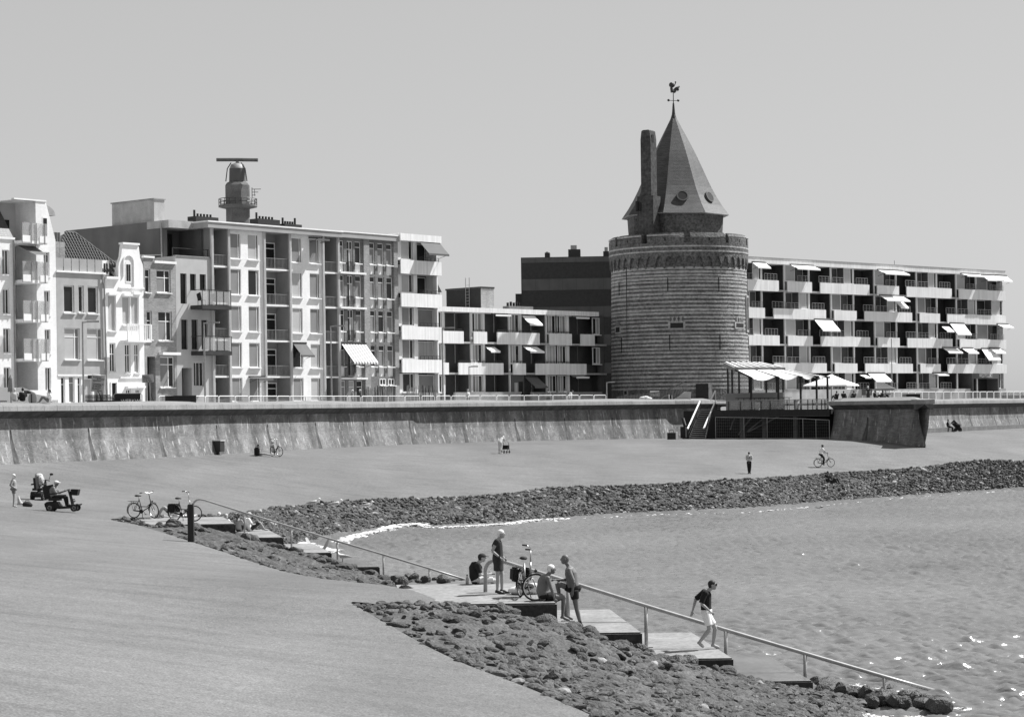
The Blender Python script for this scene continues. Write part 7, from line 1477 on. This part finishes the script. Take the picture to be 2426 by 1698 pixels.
for sy in (-.25, .25):
    mb = MB(); mb.tube([(-.15, sy, .85), (0, sy, .85), (.1, sy, .1)], .02, 6); mb.tube([(0, sy, .6), (-.25, sy, .1)], .02, 6); mb.build('frame', 'dark_metal', t_)
    for sx in (.1, -.25): mb = MB(); mb.tube([(sx, sy - .02, .1), (sx, sy + .02, .1)], .1, 12); mb.build('wheel', 'rubber', t_)
mb = MB(); mb.box(-.1, -.24, .3, .12, .24, .62); mb.build('bag', 'cloth_black', t_)
p = on_ground(1775, 1122); figure('person in patterned shirt and black trousers walking away across the asphalt', p, R(80), 53 * p.y / F, top='cloth_pattern', bottom=('trousers', 'cloth_black'), shoes=('cloth_black', 'shoe'), hair=('hair_dark', 'short'), vox=.028, fat=1.15, sleeves=.7, over=dict(wrL=(.12, .12, 1.05), wrR=(.12, -.12, 1.05), knL=(.06, .08, .5), anR=(-.05, -.06, .08), anL=(.03, .05, .08), head=(.06, 0, 1.6)))
# --- sunbathers by the far steps
LIE = dict(SITG); 
def place(px, py, d, z): q = W(px, py, d); return Vector((q.x, d, z))
z2 = FE[1][1]
figure('person with dark ponytail and bikini seated with back turned on the far steps', place(566, 1262, 92.6, z2), R(70), 1.68, SITG, 'skin', bottom=('briefs', 'cloth_dark'), top=None, hair=('hair_dark', 'tail'), vox=.02)
figure('person in white T-shirt and dark shorts seated on the far steps', place(592, 1262, 92.9, z2), R(20), 1.76, SITG, 'skin', top='cloth_white', bottom=('shorts', 'cloth_dark'), hair=('hair_grey', 'short'), vox=.02, sleeves=.8, leglen=.95)
figure('pale haired person sitting low behind the far platform, nearest the bicycles', place(520, 1240, 95.2, 1.95), R(60), 1.7, SITG, 'skin_tan', top='cloth_pale', bottom=('shorts', 'cloth_mid'), hair=('hair_white', 'short'), vox=.025)
figure('grey haired person sitting low behind the far platform, next to the ponytailed person', place(537, 1243, 95.0, 1.9), R(60), 1.66, SITG, 'skin_tan', top='cloth_white', bottom=('shorts', 'cloth_mid'), hair=('hair_grey', 'bob'), vox=.025)
LIE = dict(head=(-.62, 0, .14), neck=(-.46, 0, .12), chest=(-.32, 0, .12), waist=(-.1, 0, .11), pelvis=(.05, 0, .11), shL=(-.42, .18, .11), shR=(-.42, -.18, .11), elL=(-.2, .3, .08), elR=(-.2, -.3, .08), wrL=(.04, .28, .06), wrR=(.04, -.28, .06), hipL=(.07, .09, .11), hipR=(.07, -.09, .11), knL=(.42, .11, .42), knR=(.44, -.11, .36), anL=(.62, .12, .07), anR=(.66, -.12, .07), toL=(.78, .14, .04), toR=(.82, -.14, .04))
p = on_ground(400, 1223) + Vector((0, 1.0, 0)); p.z = gz1(p.x, p.y) + .03
figure('sunbather lying with raised knees on a towel beyond the dark bicycle', p, R(200), 1.72, LIE, 'skin', bottom=('briefs', 'cloth_dark'), hair=('hair_dark', 'short'), vox=.022)
t_ = thing('towel', 'crumpled pale towel under the sunbather', 'towel', p - Vector((0, 0, .03))); mb = MB(); n = 14; vs = [((i / n - .5) * 2.2, (j / n - .5) * .9, .02 + .03 * math.sin(i * 1.7 + j) * math.cos(j * 1.3)) for i in range(n + 1) for j in range(n + 1)]; mb.add(vs, [(i * (n + 1) + j, (i + 1) * (n + 1) + j, (i + 1) * (n + 1) + j + 1, i * (n + 1) + j + 1) for i in range(n) for j in range(n)]); mb.build('cloth', 'towel', t_)
# --- by the wall
p = on_ground(612, 1079.5); figure('person seated on the asphalt against the sea wall beside a black bag', p + Vector((0, .3, 0)), R(-8), 1.7, SITG, 'skin', top='cloth_black', bottom=('shorts', 'cloth_mid'), shoes=('cloth_white', 'shoe'), hair=('hair_dark', 'short'), vox=.028, over=dict(knL=(.45, .1, .16), knR=(.45, -.1, .14), anL=(.9, .1, .06), anR=(.92, -.1, .06), toL=(.98, .1, .16), toR=(1.0, -.1, .16)))
t_ = thing('backpack', 'tall black bag standing on the asphalt by the sea wall', 'bag', p + Vector((-.05, -.35, 0))); mb = MB(); bm = bmesh.new(); bmesh.ops.create_cube(bm, size=1); bmesh.ops.scale(bm, vec=(.38, .3, .62), verts=bm.verts); bmesh.ops.bevel(bm, geom=bm.edges[:], offset=.07, segments=3, affect='EDGES'); me = bpy.data.meshes.new('bag_body'); bm.to_mesh(me); bm.free(); me.materials.append(M('cloth_black')); obj('bag_body', me, t_, (0, 0, .31)); mb.tube([(-.08, 0, .6), (-.06, 0, .7), (.06, 0, .7), (.08, 0, .6)], .015, 6); mb.build('handle', 'cloth_black', t_)
p, a = line_at(WP, 514, .1, 1055); d_ = p.y; z0_ = W(514, 1070, d_).z; z1_ = W(514, 1042, d_).z; t_ = thing('wall_box', 'metal hatch box fixed low on the sea wall, with painted sunlit lid and shaded housing', 'box', (p.x, p.y, z0_), a); mb = MB(); mb.box(-.32, -.42, 0, .32, .3, z1_ - z0_ - .08); mb.build('housing', 'dark_metal', t_); mb = MB(); mb.box(-.36, -.46, z1_ - z0_ - .08, .36, .3, z1_ - z0_); mb.build('lid', 'concrete', t_); mb = MB(); mb.bar((-.25, -.2, -(z0_ - 4.35)), (-.25, -.2, 0), .12); mb.build('pipe', 'black', t_)  # lid coloured pale for the sun on it, housing dark for shade
# --- couple on the rocks, person with pushchair, street
p = G(1962, 1143, 1.75); figure('person in a dark jacket sitting on the stones of the far shore', p, R(-60), 1.72, SITG, 'skin_tan', top='cloth_black', bottom=('trousers', 'cloth_black'), shoes=('cloth_black', 'shoe'), hair=('hair_dark', 'short'), vox=.03)
p = G(1971, 1146, 1.7); figure('person in dark patterned top sitting on the stones, leaning on the one in the jacket', p, R(-50), 1.66, SITG, 'skin_tan', top='cloth_dark', bottom=('trousers', 'cloth_black'), shoes=('cloth_black', 'shoe'), hair=('hair_dark', 'short'), vox=.03)
mb = MB(); pw0, a0 = line_at(FARW, 2190, -.5); pw1, _ = line_at(FARW, 2426, -.5); lg = thing('wall_bench', 'long low dark stone bench at the foot of the far sea wall', 'bench', (pw0.x, pw0.y, 4.1), math.atan2(pw1.y - pw0.y, pw1.x - pw0.x)); Lb = (pw1.xy - pw0.xy).length
for i in range(10): mb = MB(); mb.box(Lb * i / 10 + .01, -.1, 0, Lb * (i + 1) / 10 - .01, .8, .62); mb.build('stone_block', 'concrete_dark', lg)
p, a = line_at(FARW, 2246, -.75); SITC = dict(SITG); up = Vector((0, 0, .5))
SITC = {k: (v[0], v[1], v[2] + .5) for k, v in SITG.items()}; SITC.update(knL=(.42, .1, .5), knR=(.42, -.1, .5), anL=(.46, .1, .08), anR=(.46, -.1, .08), toL=(.64, .1, .03), toR=(.64, -.1, .03))
figure('person in black sitting on the stone bench beside a pushchair', Vector((p.x, p.y, 4.22)), R(-10), 1.75, SITC, 'skin', top='cloth_black', bottom=('trousers', 'cloth_black'), shoes=('cloth_dark', 'shoe'), hair=('hair_dark', 'short'), vox=.035, sleeves=.99, over=dict(wrL=(.5, .1, .95), wrR=(.5, -.1, .95)))
p, a = line_at(FARW, 2268, -1.3); t_ = thing('pushchair', 'black pushchair parked before the stone bench at the far wall', 'pushchair', (p.x, p.y, 4.28), R(-5)); mb = MB(); mb.tube([(-.55, 0, 1.05), (-.1, 0, .6), (.3, 0, .12)], [(.03, .25), (.05, .25), (.03, .2)], 8); mb.tube([(.1, 0, .45), (-.3, 0, .12)], [(.03, .2)] * 2, 6); mb.build('frame', 'black', t_); mb = MB(); mb.ball((.0, 0, .62), (.32, .25, .2), 10, 7); mb.build('seat', 'cloth_black', t_)
for sx in (.3, -.3): mb = MB(); mb.tube([(sx, -.25, .12), (sx, .25, .12)], .12, 12); mb.build('wheel', 'rubber', t_)
def street_person(px, off, label, rz, base=STAND, dz=0.0, z=None, **kw):
    p, a = street(px, off); p.z = (ZS if z is None else z) + dz; return figure(label, p, rz, vox=.035, base=base, hands=False, **kw)
CR = 8.12
street_person(35, 2.6, 'person in a grey scarf seated on the wall crown before the van', R(100), SITG, z=CR, top='cloth_pale', bottom=('trousers', 'cloth_mid'), hair=('hair_grey', 'short'), h=1.7)
street_person(54, 2.4, 'person in a black coat seated on the wall crown beside the round sign', R(120), SITG, z=CR, top='cloth_black', bottom=('trousers', 'cloth_black'), hair=('hair_dark', 'short'), h=1.75, sleeves=.99)
street_person(117, 1.7, 'dark haired person in a white shirt seated on the wall crown', R(185), SITG, z=CR - .1, top='cloth_white', bottom=('trousers', 'cloth_mid'), hair=('hair_dark', 'short'), h=1.72, sleeves=.99)
street_person(835, 6.0, 'white haired person in a grey jacket walking before the mullioned block', R(10), top='cloth_mid', bottom=('trousers', 'cloth_mid'), hair=('hair_white', 'short'), h=1.68, sleeves=.99)
street_person(853, 6.0, 'white haired person in a dark patterned jacket walking before the mullioned block', R(10), top='cloth_dark', bottom=('trousers', 'cloth_dark'), hair=('hair_white', 'short'), h=1.72, sleeves=.99)
street_person(1109, 6.0, 'person with dark vest and pale sleeves before the low wing', R(150), top='cloth_pale', bottom=('trousers', 'cloth_dark'), hair=('hair_grey', 'short'), h=1.72)
street_person(1299, 6.0, 'person in a mid grey shirt standing before the low wing', R(80), top='cloth_mid', bottom=('trousers', 'cloth_dark'), hair=('hair_dark', 'short'), h=1.72)
street_person(1338, 6.0, 'person in a mid grey top beside a person in white before the low wing', R(80), top='cloth_mid', bottom=('shorts', 'cloth_mid'), hair=('hair_dark', 'short'), h=1.74)
street_person(1352, 5.2, 'person in a white shirt leaning forward before the low wing', R(10), top='cloth_white', bottom=('shorts', 'cloth_pale'), hair=('hair_dark', 'short'), h=1.66, over=dict(head=(.2, 0, 1.56), neck=(.14, 0, 1.42)))
for px, lb, m_ in ((1982, 'dark clad cafe guest seated on the bastion nearest the terrace', 'cloth_black'), (1999, 'dark clad guest seated on the bastion, second from the terrace', 'cloth_black'), (2023, 'dark clad guest seated on the bastion, third from the terrace', 'cloth_dark'), (2074, 'dark clad guest seated left of the stall', 'cloth_black'), (2092, 'dark clad guest seated right under the dark parasol', 'cloth_dark')):
    q = W(px, 944, 199); figure(lb, Vector((q.x, 199, 7.72)), R(random.uniform(0, 180)), 1.7, SITG, 'skin_tan', top=m_, bottom=('trousers', 'cloth_black'), hair=('hair_dark', 'short'), vox=.035, hands=False)
street_person(2057, 7.5, 'person with pale hair standing before the dark screen panel', R(90), top='cloth_dark', bottom=('trousers', 'cloth_dark'), hair=('hair_white', 'short'), h=1.75)
# ================================================================ bicycles, scooters, birds, bags
def bicycle(label, loc, rz, steer=0.0, lean=0.0, m='black', pannier=None, step=True, rack=True, size=1.0, high=False, basket=False):
    """local x forward"""
    t_ = thing('bicycle', label, 'bicycle', loc, rz); t_.rotation_euler.x = lean; r = .34; wb = 1.08
    def wheel(x, par, rot=None):
        mb = MB(); n = 28
        def ring(rad, tr, k): 
            for i in range(n): pass
        tor = MB(); N1, N2 = 32, 8
        for i in range(N1):
            a = 2 * math.pi * i / N1
            for j in range(N2): b_ = 2 * math.pi * j / N2; q = r - .02 + .022 * math.cos(b_); tor.v.append((x + q * math.cos(a), .022 * math.sin(b_), r + q * math.sin(a)))
        tor.f = [(i * N2 + j, ((i + 1) % N1) * N2 + j, ((i + 1) % N1) * N2 + (j + 1) % N2, i * N2 + (j + 1) % N2) for i in range(N1) for j in range(N2)]
        w_ = tor.build('wheel', 'rubber', par, True); mb = MB(); rr = r - .05
        mb.lathe([(rr - .006, -.012), (rr + .008, -.012), (rr + .008, .012), (rr - .006, .012), (rr - .006, -.012)], 32); mb.v = [(x + v[0], v[2], r + v[1]) for v in mb.v]; mb.build('rim', 'chrome', w_)
        mb = MB()
        for i in range(18): a = 2 * math.pi * i / 18; mb.bar((x + .02 * math.cos(a + .5), .015 * (-1) ** i, r + .02 * math.sin(a + .5)), (x + rr * math.cos(a), 0, r + rr * math.sin(a)), .004)
        mb.tube([(x, -.05, r), (x, .05, r)], .025, 8); mb.build('spokes', 'chrome', w_); return w_
    wheel(0, t_)
    f = lambda *a: Vector(a); BB = f(.44, 0, .30); ST = f(.26, 0, .86); HD0, HD1 = f(.90, 0, .62), f(.83, 0, .92)
    mb = MB(); mb.tube([BB, ST], .018, 8); mb.tube([BB, BB.lerp(HD0, .5) + f(.02, 0, -.03), HD0], .022, 8)
    if step: mb.tube([ST.lerp(BB, .62), ST.lerp(BB, .62).lerp(HD0, .5) + f(.04, 0, -.06), HD0 + f(0, 0, .05)], .018, 8)
    else: mb.tube([ST, HD1], .018, 8)
    for sy in (-.06, .06): mb.tube([BB + f(0, sy * .5, 0), f(0, sy, r)], .011, 6); mb.tube([ST.lerp(BB, .1) + f(0, sy * .4, 0), f(0, sy, r)], .01, 6)
    mb.build('frame', m, t_, True)
    mb = MB(); mb.tube([ST, ST + f(-.03, 0, .1)], .014, 8); sp = mb.build('seat_post', 'chrome', t_); mb = MB(); s0 = ST + f(-.04, 0, .12); mb.ball(s0 + f(-.06, 0, 0), (.11, .1, .045), 10, 6); mb.tube([s0, s0 + f(.16, 0, -.01)], [(.05, .03), (.02, .02)], 8); mb.build('saddle', 'black', t_)
    # steering assembly
    piv = f(.90, 0, 0); st = obj('front_fork', None, t_); 
    mb = MB()
    for sy in (-.05, .05): mb.tube([HD0 + f(.02, sy, -.05), f(.99, sy, .5), f(wb, sy, r)], .014, 6)
    mb.tube([HD0 + f(.02, -.05, -.05), HD0 + f(.02, .05, -.05)], .018, 6); mb.tube([HD0, HD1], .024, 8)
    hh = .30 if high else .17; top = HD1 + f(-.06, 0, hh); mb.tube([HD1, top], .016, 8)
    bpy.data.objects.remove(st); fk = mb.build('front_fork', 'steel' if m != 'black' else 'dark_metal', t_, True); wheel(wb, fk)
    mb = MB(); mb.tube([top + f(-.16, .33, .04), top + f(-.02, .28, .05), top + f(.03, .12, .02), top, top + f(.03, -.12, .02), top + f(-.02, -.28, .05), top + f(-.16, -.33, .04)], .013, 8); hb = mb.build('handlebar', 'chrome', fk, True)
    for sy in (-1, 1): mb = MB(); mb.tube([top + f(-.18, sy * .335, .04), top + f(-.06, sy * .3, .05)], .02, 8); mb.build('grip', 'black', fk)
    mb = MB(); mb.ball(HD0 + f(.10, 0, .12), (.04, .04, .05), 8, 6); mb.build('headlamp', 'dark_metal', fk)
    if abs(steer) > .01:
        ax = Matrix.Translation(HD0) @ Matrix.Rotation(steer, 4, (HD1 - HD0).normalized()) @ Matrix.Translation(-HD0); fk.matrix_local = ax
    mb = MB(); n = 12
    for (cx, a0, a1, par) in ((0, 20, 200, t_),): mb.add([(cx + .375 * math.cos(R(a0 + (a1 - a0) * i / n)), sy, r + .375 * math.sin(R(a0 + (a1 - a0) * i / n))) for i in range(n + 1) for sy in (-.03, .03)], [(2 * i, 2 * i + 1, 2 * i + 3, 2 * i + 2) for i in range(n)])
    mb.build('mudguard', 'black', t_); mb = MB(); mb.add([(wb + .375 * math.cos(R(60 + 120 * i / n)), sy, r + .375 * math.sin(R(60 + 120 * i / n))) for i in range(n + 1) for sy in (-.03, .03)], [(2 * i, 2 * i + 1, 2 * i + 3, 2 * i + 2) for i in range(n)]); mb.build('mudguard', 'black', fk)
    mb = MB(); mb.tube([(.05, -.06, r), (.44, -.06, .30)], .03, 6); mb.tube([(.44, -.09, .30), (.44, -.06, .30)], .09, 14); mb.build('chain_case', 'black', t_)
    for sg in (-1, 1): mb = MB(); mb.tube([BB + f(0, sg * .08, 0), BB + f(.1 * sg, sg * .1, -.14 * sg)], .012, 6); mb.box(BB.x + .1 * sg - .045, sg * .1 - .03, BB.z - .14 * sg - .012, BB.x + .1 * sg + .045, sg * .1 + .05, BB.z - .14 * sg + .012); mb.build('pedal', 'dark_metal', t_)
    mb = MB(); mb.tube([(.38, .08, .26), (.30, .2, .01)], .013, 6); mb.build('kickstand', 'dark_metal', t_)
    if rack:
        mb = MB(); 
        for sy in (-.07, .07): mb.tube([(-.28, sy, .74), (.22, sy, .74)], .01, 6); mb.tube([(-.1, sy, .74), (0, sy * 1.1, r)], .009, 6)
        for k in range(4): mb.tube([(-.25 + k * .14, -.07, .74), (-.25 + k * .14, .07, .74)], .008, 5)
        mb.build('rack', 'dark_metal', t_)
    if pannier:
        for sy in (-1, 1):
            bm = bmesh.new(); bmesh.ops.create_cube(bm, size=1); bmesh.ops.scale(bm, vec=(.40, .15, .36), verts=bm.verts); bmesh.ops.bevel(bm, geom=bm.edges[:], offset=.05, segments=3, affect='EDGES'); me = bpy.data.meshes.new('pannier'); bm.to_mesh(me); bm.free(); me.materials.append(M(pannier)); obj('pannier', me, t_, (-.05, sy * .16, .56))
    return t_
p = on_ground(318, 1227); bicycle('dark step through bicycle parked on its stand on the asphalt', p, R(-26), R(-18), m='black')
p2 = W(414, 1229, 91.0); bicycle('bicycle with black panniers parked on the far platform behind the wooden post', Vector((p2.x, 91.0, FE[0][1])), R(-32), R(25), pannier='cloth_black', m='dark_metal', high=True)
bk = bicycle('city bicycle with bulging black panniers standing near the edge of the near platform', Vector((.14, 52.6, 2.53)), R(-75), R(68), lean=R(-3), pannier='cloth_black', m='steel', high=True)
p = on_ground(652, 1081); bicycle('dark bicycle leaning against the sea wall beside the seated person', p + Vector((-.25, .9, .0)), R(-58), R(20), lean=R(6), high=True)
# cyclist
p = on_ground(1938, 1106.5); ph = R(14); bicycle('bicycle ridden across the asphalt by the rider in white', p, ph, rack=True, high=False)
RIDE = dict(head=(.42, 0, 1.64), neck=(.34, 0, 1.48), chest=(.30, 0, 1.34), waist=(.24, 0, 1.12), pelvis=(.22, 0, .99), shL=(.34, .18, 1.43), shR=(.34, -.18, 1.43), elL=(.48, .22, 1.2), elR=(.48, -.22, 1.2), wrL=(.66, .26, 1.08), wrR=(.66, -.26, 1.08), hipL=(.24, .09, .98), hipR=(.24, -.09, .98), knL=(.56, .1, .72), knR=(.50, -.1, .62), anL=(.50, .1, .38), anR=(.36, -.1, .22), toL=(.64, .1, .34), toR=(.50, -.1, .18))
figure('cyclist in a white shirt and black trousers riding across the asphalt', p + Vector((0, 0, .03)), ph, 1.74, RIDE, 'skin_tan', top='cloth_white', bottom=('trousers', 'cloth_black'), shoes=('cloth_black', 'shoe'), hair=('hair_dark', 'short'), vox=.03, sleeves=.7)
# mobility scooters
def scooter(label, loc, rz, basket=True, mirrors=False, load=False):
    t_ = thing('mobility_scooter', label, 'scooter', loc, rz); f = lambda *a: Vector(a)
    def wh(x, y, r):
        mb = MB(); mb.tube([(x, y - .05, r), (x, y + .05, r)], r, 20); w_ = mb.build('wheel', 'rubber', t_); mb = MB(); mb.tube([(x, y - .056, r), (x, y + .056, r)], r * .55, 14); mb.build('rim', 'lead', w_); mb = MB()
        for k in range(5): a = k * 1.2566; mb.bar((x, y - .06, r), (x + r * .5 * math.cos(a), y - .06, r + r * .5 * math.sin(a)), .03)
        mb.build('spoke', 'dark_metal', w_)
    for sy in (-.28, .28): wh(-.35, sy, .18)
    for sy in ((-.25, .25) if not load else (0,)): wh(.72, sy, .16)
    mb = MB(); mb.prism([(-.58, .22), (-.5, .16), (.1, .12), (.55, .14), (.92, .26), (.95, .33), (.5, .24), (.1, .22), (-.05, .42), (-.5, .44), (-.6, .36)], -.28, .28); mb.build('chassis', 'black', t_)
    mb = MB(); mb.tube([f(.62, 0, .2), f(.5, 0, .7), f(.42, 0, .95)], [(.07, .12), (.06, .09), (.05, .1)], 10); mb.build('tiller', 'dark_metal', t_); mb = MB(); mb.tube([f(.38, -.3, .92), f(.44, -.1, .97), f(.44, .1, .97), f(.38, .3, .92)], .02, 8); mb.build('handlebar', 'black', t_)
    mb = MB(); mb.ball((.66, 0, .48), (.08, .07, .08), 10, 7); mb.build('headlamp', 'chrome', t_)
    mb = MB(); mb.box(-.42, -.26, .48, .05, .26, .60); mb.build('seat', 'black', t_); mb = MB(); mb.bar((-.40, 0, .58), (-.52, 0, 1.15), .48, .12, (0, 1, 0)); mb.v = mb.v; mb.build('backrest', 'black', t_); mb = MB(); mb.bar((-.2, 0, .4), (-.2, 0, .5), .14); mb.build('seat_post', 'dark_metal', t_)
    for sy in (-.3, .3): mb = MB(); mb.bar((-.42, sy, .78), (-.02, sy, .80), .06); mb.build('armrest', 'black', t_)
    if basket: mb = MB(); mb.prism([(.56, .72), (.84, .70), (.90, .96), (.56, .98)], -.2, .2); mb.build('basket', 'cloth_black', t_)
    if mirrors:
        for sy in (-1, 1): mb = MB(); mb.tube([f(.4, sy * .25, .95), f(.42, sy * .33, 1.22)], .012, 6); mb.ball(f(.42, sy * .38, 1.25), (.03, .1, .06), 8, 6); mb.build('mirror', 'black', t_)
    if load:
        mb = MB(); mb.ball((-.15, 0, .98), (.26, .24, .34), 10, 8); mb.ball((-.1, .05, 1.2), (.2, .2, .12), 10, 7); o = mb.build('bag_load', 'cloth_pattern', t_, True)
    return t_
p = on_ground(141, 1211); scooter('black mobility scooter carrying a rider in a pale cap', p, R(-3))
SCO = {k: (v[0] - .18, v[1], v[2] + .52) for k, v in SITG.items()}; SCO.update(head=(-.12, 0, 1.22), neck=(-.16, 0, 1.06), chest=(-.26, 0, .93), waist=(-.25, 0, .74), pelvis=(-.2, 0, .62), shL=(-.2, .19, 1.02), shR=(-.2, -.19, 1.02), elL=(-.08, .24, .78), elR=(-.08, -.24, .78), wrL=(.26, .22, .88), wrR=(.26, -.22, .88), hipL=(-.16, .1, .62), hipR=(-.16, -.1, .62), knL=(.28, .13, .64), knR=(.28, -.13, .64), anL=(.34, .13, .28), anR=(.34, -.13, .28), toL=(.5, .14, .24), toR=(.5, -.14, .24))
figure('rider in a pale cap and grey jacket seated on the mobility scooter', p + Vector((0, 0, .02)), R(-3), 1.75, SCO, 'skin_tan', top='cloth_mid', bottom=('trousers', 'cloth_black'), shoes=('cloth_black', 'shoe'), hair=('hair_grey', 'short'), cap='cloth_white', vox=.02, sleeves=.99, fat=1.25)
p = on_ground(97, 1184); scooter('unattended mobility scooter with mirrors and a heaped bag', p, R(78), False, True, True)
# bags
p = on_ground(64, 1200); t_ = thing('beach_bag', 'dark grey soft bag lying on the asphalt by the standing bather', 'bag', p); mb = MB(); mb.ball((0, 0, .11), (.22, .16, .14), 12, 8); mb.ball((.12, .02, .08), (.14, .14, .1), 10, 7); mb.build('bag_body', 'cloth_dark', t_, True); mb = MB(); mb.tube([(-.1, 0, .2), (-.05, 0, .3), (.08, 0, .3), (.12, 0, .18)], .012, 6); mb.build('strap', 'cloth_black', t_)
p = on_ground(46, 1196); t_ = thing('clothes_bundle', 'small upright bundle of pale clothes beside the standing bather', 'clothes', p); mb = MB(); mb.tube([(0, 0, 0), (.02, 0, .12), (-.03, 0, .3), (-.04, 0, .42)], [.12, .1, .06, .03], 9); mb.ball((.06, .02, .08), (.1, .1, .09), 9, 6); mb.build('cloth', 'cloth_pattern', t_, True)
p = W(1236, 1418, 53.6); t_ = thing('clothes_pile', 'pile of pale and dark clothes behind the bicycle wheel', 'clothes', Vector((p.x, 53.4, 2.53))); mb = MB(); mb.ball((0, 0, .1), (.35, .25, .12), 12, 8); mb.ball((.3, 0, .14), (.22, .2, .15), 12, 8); mb.build('pale_cloth', 'towel', t_, True); mb = MB(); mb.ball((.1, -.1, .2), (.25, .18, .09), 12, 8); mb.build('dark_cloth', 'cloth_black', t_, True)
p = W(1107, 1386, 56.5); t_ = thing('water_bottle', 'clear bottle standing behind the seated person in the cap', 'bottle', Vector((p.x, 56.5, 2.53))); mb = MB(); mb.lathe([(0, 0), (.04, 0), (.045, .16), (.018, .21), (.018, .25), (0, .25)], 12); mb.build('bottle_body', 'lead', t_, True); mb = MB(); mb.lathe([(.02, .25), (.02, .28), (0, .28)], 10); mb.build('cap', 'black', t_)
# gulls
def gull(label, loc, rz, flap=False, s=1.0):
    t_ = thing('seagull', label, 'seagull', loc, rz); t_.scale = (s, s, s); mb = MB()
    mb.tube([(-.26, 0, .17), (-.14, 0, .19), (.02, 0, .20), (.13, 0, .25), (.17, 0, .31)], [.015, .055, .08, .055, .035], 10); mb.ball((.185, 0, .335), (.05, .04, .042), 10, 7); mb.tube([(.22, 0, .335), (.28, 0, .32)], [.014, .004], 6)
    o = mb.build('body', 'feather', t_, True); md = o.modifiers.new('remesh', 'REMESH'); md.mode = 'VOXEL'; md.voxel_size = .012; md.use_smooth_shade = True
    for sy in (-1, 1):
        mb = MB()
        if flap: mb.add([(.08, sy * .04, .24), (-.1, sy * .04, .22), (-.16, sy * .25, .48), (.06, sy * .28, .55), (-.12, sy * .42, .78), (-.02, sy * .42, .8), (.09, sy * .05, .26), (-.1, sy * .05, .24), (.07, sy * .285, .57), (-.15, sy * .255, .5)], [(0, 1, 2, 3), (3, 2, 4, 5), (6, 8, 9, 7)])
        else: mb.tube([(.06, sy * .065, .22), (-.12, sy * .06, .21), (-.32, sy * .02, .18)], [(.03, .045), (.025, .045), (.006, .01)], 8)
        mb.build('wing', 'feather_grey', t_)
        mb = MB(); mb.tube([(0, sy * .03, .14), (.01, sy * .03, .01), (.05, sy * .03, .006)], .007, 5); mb.build('leg', 'cloth_mid', t_)
    return t_
for (px, py, z, rz, lb) in ((745, 1206, 1.62, 0, 'gull on the stones with its head raised, nearest the far steps'), (797, 1209, 1.5, 10, 'gull on the stones between two other gulls'), (871, 1213, 1.42, -5, 'gull hunched on the stones, farthest from the steps')):
    q = G(px, py, z); gull(lb, (q.x, q.y, z + .1), R(rz), s=1.5)
q = W(812, 1330, 91.0); gull('gull standing on the lower far step by the handrail', (q.x, 91.0, FE[3][1]), R(170), s=1.3)
q = W(724, 1284, 92.5); gull('gull with wings raised over the foam by the far steps', (q.x + .3, 95.5, .35), R(60), True, 1.5)
